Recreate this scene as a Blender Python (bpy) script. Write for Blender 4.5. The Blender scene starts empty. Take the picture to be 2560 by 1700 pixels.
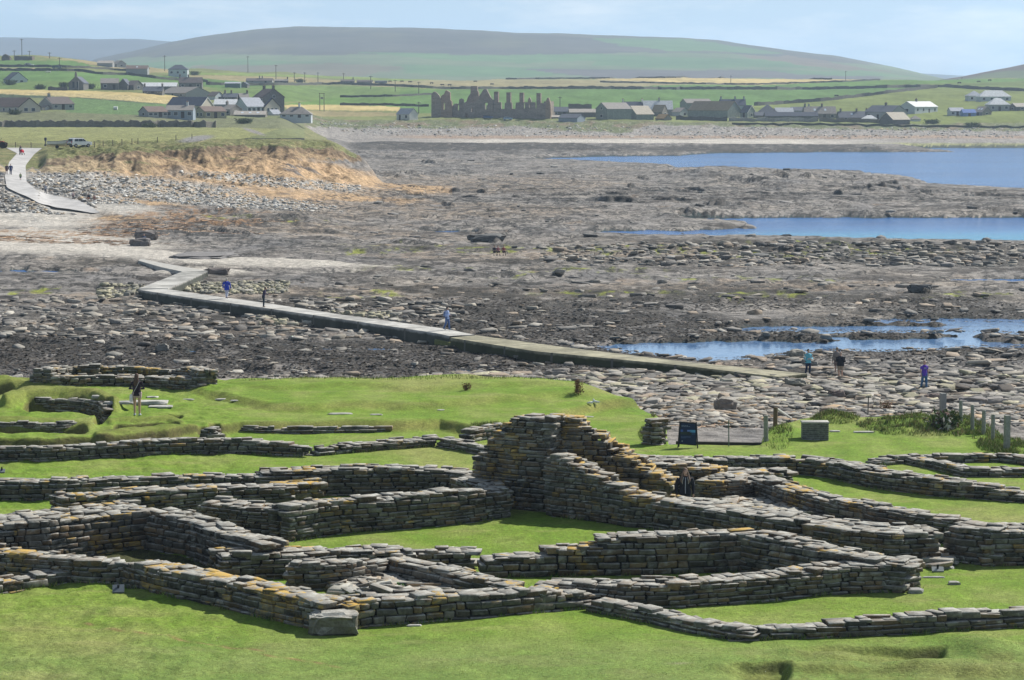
import bpy, bmesh, math, random
import numpy as np
from mathutils import Vector, Matrix
from mathutils.geometry import tessellate_polygon

# ------------------------------------------------------------------ camera, sky, sun
SC = bpy.context.scene
F, HC = 6000.0, 18.0                       # focal length in photo pixels, eye height
TILT = math.atan(600.0/F)
ct, st = math.cos(TILT), math.sin(TILT)
cam_d = bpy.data.cameras.new('camera'); cam = bpy.data.objects.new('camera', cam_d)
SC.collection.objects.link(cam); SC.camera = cam
cam.location = (0, 0, HC); cam.rotation_euler = (math.pi/2 - TILT, 0, 0)
cam_d.sensor_width = 36.0; cam_d.lens = 36.0*F/2560.0
cam_d.clip_start = 1.0; cam_d.clip_end = 40000.0
SUN_AZ, SUN_EL = math.radians(49), math.radians(42)    # azimuth to the right of the view direction
w = bpy.data.worlds.new('World'); SC.world = w; w.use_nodes = True
wn = w.node_tree; wn.nodes.clear()
wo = wn.nodes.new('ShaderNodeOutputWorld'); bg = wn.nodes.new('ShaderNodeBackground')
sky = wn.nodes.new('ShaderNodeTexSky'); sky.sky_type = 'NISHITA'; sky.sun_disc = False
sky.sun_elevation = SUN_EL; sky.sun_rotation = SUN_AZ
sky.air_density = 1.1; sky.dust_density = 0.6; sky.ozone_density = 2.2
tc = wn.nodes.new('ShaderNodeTexCoord'); mp = wn.nodes.new('ShaderNodeMapping')
mp.inputs['Scale'].default_value = (13, 13, 60)
nz = wn.nodes.new('ShaderNodeTexNoise'); nz.inputs['Scale'].default_value = 1.0
nz.inputs['Detail'].default_value = 6; nz.inputs['Roughness'].default_value = 0.62
cr = wn.nodes.new('ShaderNodeValToRGB'); cr.color_ramp.elements[0].position = 0.48
cr.color_ramp.elements[1].position = 0.74
cr.color_ramp.elements[1].color = (.9, .9, .9, 1)
mixc = wn.nodes.new('ShaderNodeMixRGB'); mixc.inputs[2].default_value = (15.4, 16.8, 17.8, 1)
wn.links.new(tc.outputs['Generated'], mp.inputs['Vector']); wn.links.new(mp.outputs[0], nz.inputs['Vector'])
wn.links.new(nz.outputs['Fac'], cr.inputs[0]); wn.links.new(cr.outputs[0], mixc.inputs[0])
sxz = wn.nodes.new('ShaderNodeSeparateXYZ'); wn.links.new(tc.outputs['Generated'], sxz.inputs[0])
er = wn.nodes.new('ShaderNodeValToRGB'); er.color_ramp.elements[0].position = 0.06; er.color_ramp.elements[0].color = (.92, .92, .92, 1)
er.color_ramp.elements[1].position = 0.15; er.color_ramp.elements[1].color = (0, 0, 0, 1)
wn.links.new(sxz.outputs['Z'], er.inputs[0])
hz = wn.nodes.new('ShaderNodeMixRGB'); hz.inputs[2].default_value = (9.4, 12.9, 16.2, 1)   # clear summer blue low over the sea
wn.links.new(er.outputs[0], hz.inputs[0]); wn.links.new(sky.outputs[0], hz.inputs[1])
wn.links.new(hz.outputs[0], mixc.inputs[1]); wn.links.new(mixc.outputs[0], bg.inputs[0])
bg.inputs[1].default_value = 0.05
wn.links.new(bg.outputs[0], wo.inputs[0])
sl = bpy.data.lights.new('sun', 'SUN'); sl.energy = 5.2; sl.angle = math.radians(0.5)
sl.color = (1.0, .955, .88)
so = bpy.data.objects.new('sun', sl); SC.collection.objects.link(so)
sd = Vector((math.sin(SUN_AZ)*math.cos(SUN_EL), math.cos(SUN_AZ)*math.cos(SUN_EL), math.sin(SUN_EL)))
so.rotation_euler = sd.to_track_quat('Z', 'Y').to_euler(); so.location = (60, 60, 120)
SC.view_settings.view_transform = 'Standard'; SC.view_settings.look = 'None'
SC.view_settings.exposure = 0.32; SC.view_settings.gamma = 1.0
SC.cycles.use_denoising = True
SC.cycles.max_bounces = 6; SC.cycles.volume_bounces = 0; SC.cycles.diffuse_bounces = 3
SC.cycles.volume_max_steps = 32

# ------------------------------------------------------------------ maths helpers
rng = np.random.default_rng(7)
random.seed(7)
def zof(py, Y):
    a = (np.asarray(py, float)-850.0)
    return HC + Y*(-F*st - a*ct)/(F*ct - a*st)
def proj(X, Y, Z):
    dz = Z-HC; D = Y*ct - dz*st
    return 1280+F*X/D, 850-F*(Y*st+dz*ct)/D
def xof(px, py, Y):
    a = (np.asarray(py, float)-850.0)
    return (np.asarray(px, float)-1280.0)/(F*ct-a*st)*Y
def yof(py, z):                             # depth of the point of row py at height z
    a = (np.asarray(py, float)-850.0)
    return (HC-z)*(F*ct-a*st)/(F*st+a*ct)
_perm = np.random.default_rng(3).permutation(4096).astype(np.int64)
_g = np.random.default_rng(5).random(4096)*2*np.pi
_gx, _gy = np.cos(_g), np.sin(_g)
def perlin(x, y):
    x = np.asarray(x, float); y = np.asarray(y, float)
    xi = np.floor(x).astype(np.int64); yi = np.floor(y).astype(np.int64)
    xf = x-xi; yf = y-yi
    u = xf*xf*xf*(xf*(xf*6-15)+10); v = yf*yf*yf*(yf*(yf*6-15)+10)
    def gr(ix, iy, dx, dy):
        h = _perm[(_perm[ix & 4095]+iy) & 4095]
        return _gx[h]*dx+_gy[h]*dy
    a = gr(xi, yi, xf, yf); b = gr(xi+1, yi, xf-1, yf)
    c = gr(xi, yi+1, xf, yf-1); d = gr(xi+1, yi+1, xf-1, yf-1)
    return ((a+(b-a)*u)*(1-v)+(c+(d-c)*u)*v)*1.5
def fbm(x, y, o=4, lac=2.1, g=.5, seed=0):
    s = 0; a = 1; n = 0
    for k in range(o):
        s = s+a*perlin(x+seed*17.3+k*31.7, y-seed*9.1+k*11.3); n += a; a *= g; x = x*lac; y = y*lac
    return s/n
def sstep(a, b, x):
    t = np.clip((x-a)/(b-a), 0, 1); return t*t*(3-2*t)
def inpoly(x, y, poly):
    r = np.zeros(x.shape, bool); n = len(poly)
    for i in range(n):
        x1, y1 = poly[i]; x2, y2 = poly[(i+1) % n]
        if y1 == y2: continue
        c = ((y1 > y) != (y2 > y)) & (x < (x2-x1)*(y-y1)/(y2-y1)+x1)
        r ^= c
    return r
def lerp3(col, c, m):
    return col*(1-m[..., None])+np.asarray(c)*m[..., None]

# ------------------------------------------------------------------ linking / tagging
def link(o, parent=None):
    SC.collection.objects.link(o)
    if parent is not None: o.parent = parent
    return o
def tag(o, label=None, cat=None, group=None, kind=None):
    if label: o['label'] = label
    if cat: o['category'] = cat
    if group: o['group'] = group
    if kind: o['kind'] = kind
    return o
def empty(name, loc=(0, 0, 0), rz=0):
    o = bpy.data.objects.new(name, None); o.empty_display_size = .3
    SC.collection.objects.link(o); o.location = loc; o.rotation_euler = (0, 0, rz)
    return o
def copy_tree(o, parent=None):
    c = o.copy(); SC.collection.objects.link(c)
    if parent is not None: c.parent = parent
    for ch in list(o.children): copy_tree(ch, c)
    return c
def np_mesh(name, V, quads=None, tris=None, col=None, mat=None, smooth=False, parent=None, extra=None, link_it=True):
    me = bpy.data.meshes.new(name)
    V = np.ascontiguousarray(V, dtype=np.float32)
    loops = []; starts = []; n = 0
    if quads is not None and len(quads):
        q = np.asarray(quads, np.int32); loops.append(q.ravel()); starts.append(n+4*np.arange(len(q))); n += q.size
    if tris is not None and len(tris):
        t = np.asarray(tris, np.int32); loops.append(t.ravel()); starts.append(n+3*np.arange(len(t))); n += t.size
    loops = np.concatenate(loops).astype(np.int32); starts = np.concatenate(starts).astype(np.int32)
    me.vertices.add(len(V)); me.vertices.foreach_set('co', V.ravel())
    me.loops.add(len(loops)); me.loops.foreach_set('vertex_index', loops)
    me.polygons.add(len(starts)); me.polygons.foreach_set('loop_start', starts)
    me.update(calc_edges=True)
    if smooth: me.polygons.foreach_set('use_smooth', np.ones(len(starts), bool))
    if col is not None:
        a = me.color_attributes.new('Col', 'FLOAT_COLOR', 'POINT')
        c4 = np.ones((len(V), 4), np.float32); c4[:, :3] = col
        a.data.foreach_set('color', c4.ravel())
    for k, v in (extra or {}).items():
        a = me.attributes.new(k, 'FLOAT', 'POINT'); a.data.foreach_set('value', np.asarray(v, np.float32).ravel())
    if mat is not None: me.materials.append(mat)
    me.validate()
    o = bpy.data.objects.new(name, me)
    if link_it: link(o, parent)
    return o

# ------------------------------------------------------------------ materials
def new_mat(name):
    m = bpy.data.materials.new(name); m.use_nodes = True
    nt = m.node_tree; b = nt.nodes['Principled BSDF']
    b.inputs['Roughness'].default_value = .85
    b.inputs['Specular IOR Level'].default_value = .25
    return m, nt, b
def N(nt, t, **kw):
    n = nt.nodes.new(t)
    for k, v in kw.items():
        if k in n.inputs.keys(): n.inputs[k].default_value = v
        else: setattr(n, k, v)
    return n
def mixcol(nt, fac, a, b, mode='MIX'):
    m = nt.nodes.new('ShaderNodeMixRGB'); m.blend_type = mode
    for i, s in ((0, fac), (1, a), (2, b)):
        if isinstance(s, (int, float)): m.inputs[i].default_value = s
        elif isinstance(s, tuple): m.inputs[i].default_value = s if len(s) == 4 else (*s, 1)
        else: nt.links.new(s, m.inputs[i])
    return m.outputs[0]
def noise(nt, scale, detail=4, rough=.55, vec=None, dist=0):
    n = N(nt, 'ShaderNodeTexNoise'); n.inputs['Scale'].default_value = scale
    n.inputs['Detail'].default_value = detail; n.inputs['Roughness'].default_value = rough
    n.inputs['Distortion'].default_value = dist
    if vec is not None: nt.links.new(vec, n.inputs['Vector'])
    return n.outputs['Fac']
def ramp(nt, fac, stops):
    r = nt.nodes.new('ShaderNodeValToRGB'); e = r.color_ramp.elements
    while len(e) < len(stops): e.new(.5)
    for i, (p, c) in enumerate(stops):
        e[i].position = p; e[i].color = (c, c, c, 1) if isinstance(c, (int, float)) else (*c, 1)
    nt.links.new(fac, r.inputs[0]); return r.outputs[0]
def position(nt, scale=None):
    g = nt.nodes.new('ShaderNodeNewGeometry')
    if scale is None: return g.outputs['Position']
    m = nt.nodes.new('ShaderNodeMapping'); m.inputs['Scale'].default_value = scale
    nt.links.new(g.outputs['Position'], m.inputs['Vector']); return m.outputs[0]
def bump(nt, b, h, strength, dist):
    n = nt.nodes.new('ShaderNodeBump'); n.inputs['Strength'].default_value = strength
    n.inputs['Distance'].default_value = dist
    nt.links.new(h, n.inputs['Height']); nt.links.new(n.outputs[0], b.inputs['Normal'])
def plain(name, col, rough=.8, var=.25, scale=6, bmp=0, metal=0, objc=True):
    m, nt, b = new_mat(name)
    tcn = nt.nodes.new('ShaderNodeTexCoord')
    f = noise(nt, scale, 5, .6, tcn.outputs['Object'])
    c = mixcol(nt, 1.0, (*col,), ramp(nt, f, [(.25, 1-var), (.75, 1+var)]), 'MULTIPLY')
    nt.links.new(c, b.inputs['Base Color']); b.inputs['Roughness'].default_value = rough
    b.inputs['Metallic'].default_value = metal
    if bmp: bump(nt, b, f, .6, bmp)
    return m
def vcol_mat(name, nsc, lo, hi, bsc, bdist, rough=.9, spec=.2, stretch=None, bstr=.8):
    m, nt, b = new_mat(name)
    a = nt.nodes.new('ShaderNodeVertexColor'); a.layer_name = 'Col'
    p = position(nt, stretch)
    f = noise(nt, nsc, 6, .65, p)
    f2 = noise(nt, nsc*.17, 4, .6, p)
    c = mixcol(nt, 1, a.outputs['Color'], ramp(nt, f, [(.28, lo), (.72, hi)]), 'MULTIPLY')
    c = mixcol(nt, 1, c, ramp(nt, f2, [(.3, .80), (.7, 1.20)]), 'MULTIPLY')
    nt.links.new(c, b.inputs['Base Color'])
    b.inputs['Roughness'].default_value = rough; b.inputs['Specular IOR Level'].default_value = spec
    if bdist: bump(nt, b, noise(nt, bsc, 6, .7, p), bstr, bdist)
    return m, nt, b, c, p

# lawn: vertex colour, fine blades as noise, tiny daisies
M = {}
m, nt, b, c, p = vcol_mat('turf', 10, .60, 1.38, 12, .06, .9, .12)
f = noise(nt, 9, 3, .6, position(nt, (1, .45, 1)))
c2 = mixcol(nt, ramp(nt, f, [(.45, 0.0), (.75, .45)]), c, (.17, .19, .045))
vo = N(nt, 'ShaderNodeTexVoronoi'); vo.inputs['Scale'].default_value = 5.5
nt.links.new(p, vo.inputs['Vector'])
dz_ = ramp(nt, vo.outputs['Distance'], [(.045, 1), (.075, 0)])
c3 = mixcol(nt, mixcol(nt, 1, dz_, ramp(nt, noise(nt, .35, 2, .5, p), [(.48, 0), (.6, .6)]), 'MULTIPLY'), c2, (.6, .62, .5))
nt.links.new(c3, b.inputs['Base Color'])
M['turf'] = m
# wall stone: tint per stone, mottling, white and orange lichen, and sunlit paleness painted in, on what faces up
m, nt, b, c, p = vcol_mat('wall_stone', 12, .58, 1.38, 22, .02, .88, .25)
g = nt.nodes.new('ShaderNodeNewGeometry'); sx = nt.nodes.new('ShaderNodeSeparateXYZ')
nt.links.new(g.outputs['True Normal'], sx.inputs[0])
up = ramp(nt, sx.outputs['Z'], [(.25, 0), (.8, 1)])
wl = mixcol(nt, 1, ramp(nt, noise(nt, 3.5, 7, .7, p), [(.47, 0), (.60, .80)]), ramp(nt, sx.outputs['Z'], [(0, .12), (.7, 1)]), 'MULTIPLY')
c = mixcol(nt, mixcol(nt, 1, up, (.5, .5, .5), 'MULTIPLY'), c, mixcol(nt, .8, c, (.50, .48, .43)))  # upward faces lightened in colour as if sunlit
c = mixcol(nt, wl, c, (.46, .46, .42))
la = nt.nodes.new('ShaderNodeAttribute'); la.attribute_name = 'lichen'
on = noise(nt, 2.6, 7, .72, p)
ad = nt.nodes.new('ShaderNodeMath'); ad.operation = 'MULTIPLY_ADD'
nt.links.new(la.outputs['Fac'], ad.inputs[0]); ad.inputs[1].default_value = .21; nt.links.new(on, ad.inputs[2])
ol = mixcol(nt, 1, ramp(nt, ad.outputs[0], [(.66, 0), (.74, .95)]), ramp(nt, sx.outputs['Z'], [(-.1, .12), (.55, 1)]), 'MULTIPLY')
c = mixcol(nt, ol, c, mixcol(nt, noise(nt, 9, 3, .5, p), (.50, .27, .04), (.42, .33, .10)))
nt.links.new(c, b.inputs['Base Color'])
M['stone'] = m
# shore rock / shingle / far land
m, nt, b, c, p = vcol_mat('shore_rock', 1.3, .42, 1.5, .9, .8, .86, .25)
cn = nt.nodes.new('ShaderNodeAttribute'); cn.attribute_name = 'crack'
mpn = nt.nodes.new('ShaderNodeMapping'); mpn.inputs['Scale'].default_value = (.34, .11, .3); mpn.inputs['Rotation'].default_value = (0, 0, .25)
g = nt.nodes.new('ShaderNodeNewGeometry'); nt.links.new(g.outputs['Position'], mpn.inputs[0])
vo = N(nt, 'ShaderNodeTexVoronoi', feature='DISTANCE_TO_EDGE'); vo.inputs['Scale'].default_value = 1
nd = nt.nodes.new('ShaderNodeTexNoise'); nd.inputs['Scale'].default_value = .5; nd.inputs['Detail'].default_value = 3
nt.links.new(g.outputs['Position'], nd.inputs['Vector'])
mx = nt.nodes.new('ShaderNodeMixRGB'); mx.blend_type = 'ADD'; mx.inputs[0].default_value = 1.0
nt.links.new(mpn.outputs[0], mx.inputs[1]); nt.links.new(nd.outputs['Color'], mx.inputs[2])
nt.links.new(mx.outputs[0], vo.inputs['Vector'])
ck = mixcol(nt, 1, ramp(nt, vo.outputs['Distance'], [(.02, .8), (.05, 0)]), cn.outputs['Fac'], 'MULTIPLY')
c = mixcol(nt, ck, c, (.035, .035, .032))
mk = mixcol(nt, 1, ramp(nt, noise(nt, .42, 5, .6, position(nt, (.55, 1, 1)), .6), [(.57, 0), (.63, .9)]), cn.outputs['Fac'], 'MULTIPLY')
c = mixcol(nt, mk, c, (.045, .042, .038))
mk = mixcol(nt, 1, ramp(nt, noise(nt, .11, 6, .7, position(nt, (.6, 1, 1)), .8), [(.56, 0), (.60, .75)]), cn.outputs['Fac'], 'MULTIPLY')
c = mixcol(nt, mk, c, (.06, .052, .045))
mk = mixcol(nt, 1, ramp(nt, noise(nt, .6, 5, .6, position(nt, (.5, .8, 1)), .4), [(.60, 0), (.68, .6)]), cn.outputs['Fac'], 'MULTIPLY')
c = mixcol(nt, mk, c, (.40, .37, .33))
nt.links.new(c, b.inputs['Base Color'])
M['shore'] = m
M['pebble'] = vcol_mat('shore_stone', 5, .7, 1.25, 9, .03, .85, .3)[0]
M['land'] = vcol_mat('far_land', .3, .88, 1.12, .4, .4, .95, .05, (1, .25, 1), .35)[0]
M['hill'] = vcol_mat('hill', .02, .9, 1.1, .02, 6, .95, .0, None, .3)[0]
M['vcol'] = vcol_mat('painted_tint', 3, .85, 1.12, 5, .02, .8, .2)[0]
M['masonry'] = vcol_mat('old_masonry', 1.5, .68, 1.3, 2.5, .12, .9, .15, (1, 1, 2.6))[0]
# water
m, nt, b = new_mat('sea_water')
p = position(nt, (1, .42, 1))
b.inputs['Roughness'].default_value = .16; b.inputs['Specular IOR Level'].default_value = .5
b.inputs['IOR'].default_value = 1.33
wf = noise(nt, .035, 4, .6, position(nt, (.35, 1, 1)))
base = ramp(nt, wf, [(.35, (.012, .09, .30)), (.65, (.035, .16, .42))])
at = nt.nodes.new('ShaderNodeVertexColor'); at.layer_name = 'Col'
base = mixcol(nt, .8, base, at.outputs['Color'], 'ADD')
calm = nt.nodes.new('ShaderNodeAttribute'); calm.attribute_name = 'calm'
nt.links.new(base, b.inputs['Base Color'])
h = mixcol(nt, .5, noise(nt, .9, 5, .65, p), noise(nt, .16, 3, .6, p))
h = mixcol(nt, calm.outputs['Fac'], h, (.5, .5, .5)); bump(nt, b, h, .9, 1.3)
nt.links.new(ramp(nt, calm.outputs['Fac'], [(0, .16), (1, .05)]), b.inputs['Roughness'])
M['water'] = m
# ------------------------------------------------------------------ terrain: the far shore and farmland
def _near(pts): return pts
NEAR = [(60, 3.2), (88, 3.1), (96, 2.9), (106, 2.2), (122, 1.5), (140, .85), (162, .55), (200, .5)]
# per photo column: points further out as (row in the photo, depth)
LC = {
 -260: [(505, 345), (480, 372), (425, 398), (390, 425), (360, 478), (318, 750), (300, 780), (283, 815), (240, 975), (205, 1160), (170, 1310), (134, 1500), (150, 1800)],
 0:    [(560, 338), (530, 352), (480, 373), (420, 397), (388, 424), (357, 480), (318, 750), (300, 780), (283, 812), (240, 975), (226, 1035), (200, 1160), (170, 1310), (138, 1500), (150, 1800)],
 95:   [(560, 338), (535, 350), (505, 361), (470, 378), (442, 396), (396, 425), (366, 455), (357, 480), (318, 750), (300, 780), (283, 812), (238, 975), (226, 1035), (196, 1160), (168, 1310), (140, 1500), (155, 1800)],
 120:  [(560, 338), (525, 358), (500, 372), (470, 386), (438, 402), (430, 404), (392, 412), (374, 440), (364, 462), (357, 485), (318, 750), (300, 780), (283, 812), (237, 975), (226, 1035), (196, 1160), (166, 1310), (142, 1500), (160, 1800)],
 330:  [(545, 345), (505, 370), (470, 390), (436, 410), (428, 413), (378, 421), (366, 432), (357, 470), (353, 500), (318, 750), (300, 780), (292, 800), (240, 1000), (205, 1160), (182, 1330), (163, 1500), (185, 1800)],
 500:  [(538, 352), (500, 378), (460, 402), (424, 420), (416, 424), (366, 431), (356, 450), (350, 500), (318, 750), (304, 800), (294, 840), (262, 980), (232, 1120), (205, 1290), (186, 1500), (172, 1720), (195, 2000)],
 700:  [(530, 362), (490, 392), (450, 418), (408, 435), (400, 440), (362, 446), (350, 462), (345, 500), (335, 600), (326, 700), (308, 790), (298, 850), (266, 980), (236, 1150), (208, 1380), (190, 1640), (180, 1850), (205, 2100)],
 820:  [(520, 382), (480, 412), (440, 440), (402, 452), (394, 456), (366, 461), (352, 475), (352, 500), (367, 700), (345, 905), (330, 930), (312, 960), (298, 1000), (275, 1100), (245, 1250), (215, 1480), (199, 1750), (191, 1950), (215, 2200)],
 885:  [(510, 398), (470, 428), (440, 450), (408, 462), (402, 466), (388, 470), (384, 478), (430, 520), (400, 670), (357, 905), (335, 940), (318, 965), (302, 1000), (275, 1100), (245, 1250), (212, 1500), (200, 1750), (194, 1950), (215, 2200)],
 960:  [(506, 400), (480, 430), (462, 450), (458, 462), (455, 490), (400, 690), (362, 880), (342, 935), (322, 960), (302, 1000), (275, 1100), (240, 1250), (210, 1500), (203, 1800), (198, 1950), (215, 2200)],
 1110: [(507, 400), (468, 472), (430, 575), (400, 690), (362, 890), (345, 935), (326, 965), (308, 994), (296, 1010), (280, 1090), (250, 1240), (225, 1420), (204, 1800), (200, 2020), (220, 2300)],
 1420: [(507, 400), (430, 575), (400, 690), (362, 890), (345, 935), (328, 965), (308, 994), (297, 1012), (280, 1090), (250, 1240), (225, 1420), (204, 1800), (196, 2020), (220, 2300)],
 1700: [(507, 400), (430, 575), (400, 690), (366, 880), (348, 935), (330, 965), (314, 990), (303, 1010), (298, 1060), (260, 1230), (230, 1400), (210, 1700), (193, 2000), (215, 2300)],
 2050: [(507, 400), (430, 575), (400, 690), (368, 880), (350, 935), (332, 965), (318, 990), (305, 1010), (298, 1050), (265, 1210), (235, 1400), (212, 1650), (198, 1900), (220, 2200)],
 2300: [(507, 400), (430, 575), (400, 690), (372, 860), (352, 930), (330, 965), (318, 990), (305, 1015), (284, 1075), (255, 1200), (225, 1400), (205, 1650), (199, 1850), (220, 2200)],
 2560: [(507, 400), (430, 575), (400, 690), (374, 850), (352, 930), (330, 965), (318, 990), (300, 1015), (278, 1075), (253, 1170), (225, 1400), (205, 1650), (196, 1850), (220, 2200)],
 2820: [(507, 400), (430, 575), (400, 690), (374, 850), (352, 930), (330, 965), (318, 990), (300, 1015), (278, 1075), (253, 1170), (225, 1400), (205, 1650), (194, 1850), (220, 2200)],
}
_cx = np.array(sorted(LC)); _tab = []
for cxx in _cx:
    ys = [a for a, b in NEAR]; zs = [b for a, b in NEAR]
    if LC[cxx][0][0] > 515: ys += [250, 300]; zs += [.6, .9]
    else: ys += [300]; zs += [.5]
    for py, Y in LC[cxx]:
        if Y > ys[-1]: ys.append(Y); zs.append(float(zof(py, Y)))
    ys.append(6000); zs.append(zs[-1]-20)
    _tab.append((np.array(ys), np.array(zs)))
def pxa(X, Y): return 1280+F*X/(Y*ct+12*st)
def land_base(X, Y, px=None):
    X = np.asarray(X, float); Y = np.asarray(Y, float)
    px = pxa(X, Y) if px is None else px
    zz = np.stack([np.interp(Y, a, b) for a, b in _tab])
    i = np.clip(np.searchsorted(_cx, px)-1, 0, len(_cx)-2)
    t = np.clip((px-_cx[i])/(_cx[i+1]-_cx[i]), 0, 1); t = t*t*(3-2*t)*.5+t*.5
    sh = zz.shape[1:]
    flat = zz.reshape(len(_cx), -1); ii = i.ravel(); k = np.arange(ii.size)
    return (flat[ii, k]*(1-t.ravel())+flat[ii+1, k]*t.ravel()).reshape(sh)
SEA = [
 [(1290, 401), (1340, 396), (1500, 391), (1700, 389), (1774, 383), (2100, 380), (2395, 380), (2255, 370), (2560, 369), (2900, 369), (2900, 478), (2560, 478), (2420, 470), (2330, 468), (2277, 451), (2125, 440), (2014, 438), (1811, 431), (1700, 428), (1540, 427), (1700, 419), (1600, 412), (1400, 403)],
 [(1690, 546), (2000, 544), (2900, 544), (2900, 609), (2560, 606), (2300, 602), (2100, 597), (1900, 592), (1600, 590), (1430, 583), (1560, 576), (1720, 577), (1890, 570), (1850, 556), (1720, 551)],
 [(1030, 583), (1060, 578), (1180, 578), (1195, 583), (1120, 586)],
 [(2310, 500), (2420, 495), (2560, 494), (2900, 494), (2900, 502), (2560, 502), (2400, 503)], [(2420, 511), (2500, 508), (2900, 508), (2900, 515), (2480, 514)],
 [(2040, 804), (2300, 797), (2900, 796), (2900, 816), (2560, 815), (2200, 809)],
 [(1640, 831), (1950, 817), (2200, 815), (2900, 817), (2900, 843), (2450, 840), (2100, 837), (1950, 837)],
 [(1430, 868), (1562, 859), (1790, 854), (1900, 853), (2000, 856), (2200, 848), (2350, 847), (2560, 859), (2900, 862), (2900, 880), (2560, 880), (2400, 879), (2180, 889), (2060, 886), (1960, 895), (1915, 905), (1790, 911), (1700, 904), (1560, 889)],
 [(-300, 677), (120, 677), (250, 683), (280, 688), (180, 685), (60, 685), (-300, 685)],
 [(2330, 700), (2900, 698), (2900, 706), (2400, 706)],
]
PONDS = [(930, 877, 62, 4), (545, 869, 14, 3), (490, 882, 20, 4), (820, 877, 24, 3), (1040, 930, 16, 3.5), (1150, 932, 34, 5), (1240, 930, 28, 3.5), (620, 942, 40, 3),
         (770, 943, 34, 4), (930, 937, 22, 3), (370, 923, 22, 3), (262, 903, 9, 2), (560, 941, 16, 3), (680, 949, 12, 3), (1090, 925, 14, 2.5), (910, 940, 16, 3), (2400, 848, 60, 4), (2080, 846, 40, 3)]
def water_mask(px, py):
    """1 deep in the water, 0 on dry rock; px, py on the plane z = 0"""
    wx = fbm(px/70, py/9, 4, seed=4)*26+fbm(px/14, py/4, 3, seed=8)*6
    wy = fbm(px/60, py/9, 4, seed=14)*4.2+fbm(px/12, py/3, 3, seed=18)*1.6
    k = .35+np.clip((py-370)/350, 0, 1)*1.05
    qx, qy = px+wx*k, py+wy*k
    r = np.zeros(px.shape)
    for poly in SEA: r = np.maximum(r, inpoly(qx, qy, poly).astype(float))
    for cx, cy, rx, ry in PONDS:
        r = np.maximum(r, (((px+wx*1.3-cx)/rx)**2+((py+wy*.8-cy)/(ry*1.3))**2 < 1).astype(float))
    # reefs standing out of the water
    return r
def ell(px, py, cx, cy, rx, ry, rot=0, soft=.35):
    a = math.radians(rot); dx = px-cx; dy = py-cy
    u = (dx*math.cos(a)+dy*math.sin(a))/rx; v = (-dx*math.sin(a)+dy*math.cos(a))/ry
    return 1-sstep(1-soft, 1+soft, np.sqrt(u*u+v*v))
KELP = [(1350, 885, 420, 44, 2), (1420, 835, 420, 26, 3), (1150, 800, 240, 16, 3), (300, 890, 620, 62, 0), (900, 905, 420, 48, 2), (1250, 925, 300, 38, 4), (180, 850, 340, 26, 0), (1450, 800, 500, 30, 3), (1900, 850, 620, 40, 0), (2350, 880, 420, 24, 0), (2400, 800, 380, 30, 0),
        (2200, 640, 520, 26, 2), (1900, 628, 400, 12, 3), (1150, 740, 260, 14, 5), (1750, 745, 420, 20, 0), (700, 770, 300, 12, 3), (2300, 752, 260, 16, 0), (900, 760, 240, 10, 4),
        (700, 670, 240, 8, 0), (420, 668, 260, 7, 0), (1300, 660, 300, 6, 0), (1250, 378, 420, 9, 0), (1900, 380, 380, 9, 0), (1050, 372, 220, 7, 0), (2000, 1010-60, 300, 16, 0), (400, 800, 400, 12, 0)]
SAND = [(60, 620, 360, 26, 2), (420, 655, 330, 11, 4), (700, 668, 260, 8, 2), (60, 560, 200, 18, 3), (230, 540, 160, 12, 5), (0, 600, 260, 14, 0), (1780, 1065, 130, 60, 0), (500, 690, 120, 7, 0)]
WRACK = [(400, 563, 160, 12, -3), (120, 600, 260, 8, 2), (330, 585, 120, 7, 0), (1800, 1045, 170, 22, 0), (560, 552, 160, 5, 0), (500, 575, 130, 6, 3)]
ORANGE = [(640, 440, 300, 34, 6), (900, 450, 260, 17, 7), (420, 420, 240, 34, 4), (760, 420, 180, 22, 8), (1010, 466, 120, 8, 0), (330, 500, 130, 8, 6), (560, 486, 260, 10, 5), (800, 490, 260, 9, 3), (300, 545, 60, 6, 0)]
BROWN = [(500, 575, 700, 20, 2), (1000, 540, 500, 18, 0), (1250, 470, 320, 22, 0), (1500, 645, 600, 12, 0), (900, 740, 460, 16, 0), (1250, 740, 300, 12, 0), (300, 760, 300, 14, 0), (1900, 720, 500, 12, 0), (420, 833, 240, 6, 0), (700, 828, 120, 6, 0), (1560, 812, 120, 6, 0)]
ALGAE = [(1300, 632, 420, 6, 1), (1760, 640, 300, 9, 2), (2150, 642, 240, 8, 0), (1400, 686, 130, 4, 0), (1620, 684, 60, 4, 0), (1850, 703, 200, 5, 0), (1900, 745, 140, 8, 0), (1800, 752, 100, 6, 0), (1500, 742, 170, 6, 0),
         (900, 742, 100, 5, 0), (100, 740, 80, 6, 0), (130, 735, 40, 5, 0), (350, 745, 20, 5, 0), (2400, 745, 120, 6, 0), (1300, 700, 60, 3, 0), (2050, 708, 60, 4, 0), (1000, 632, 90, 4, 0), (880, 640, 60, 4, 0), (560, 562, 60, 4, 0), (760, 572, 90, 3, 0), (1050, 680, 140, 3, 0), (2050, 620, 160, 6, 0)]
SHINGLE = [(360, 470, 260, 26, 5), (540, 500, 260, 16, 4), (700, 455, 230, 12, 5), (200, 440, 100, 12, 0), (90, 500, 110, 26, 20), (30, 520, 110, 22, 25), (250, 500, 120, 16, 12)]
def zsum(px, py, L, warp=0):
    r = np.zeros(px.shape)
    for cx, cy, rx, ry, a in L: r = np.maximum(r, ell(px, py, cx, cy, rx, ry, a))
    return r
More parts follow.
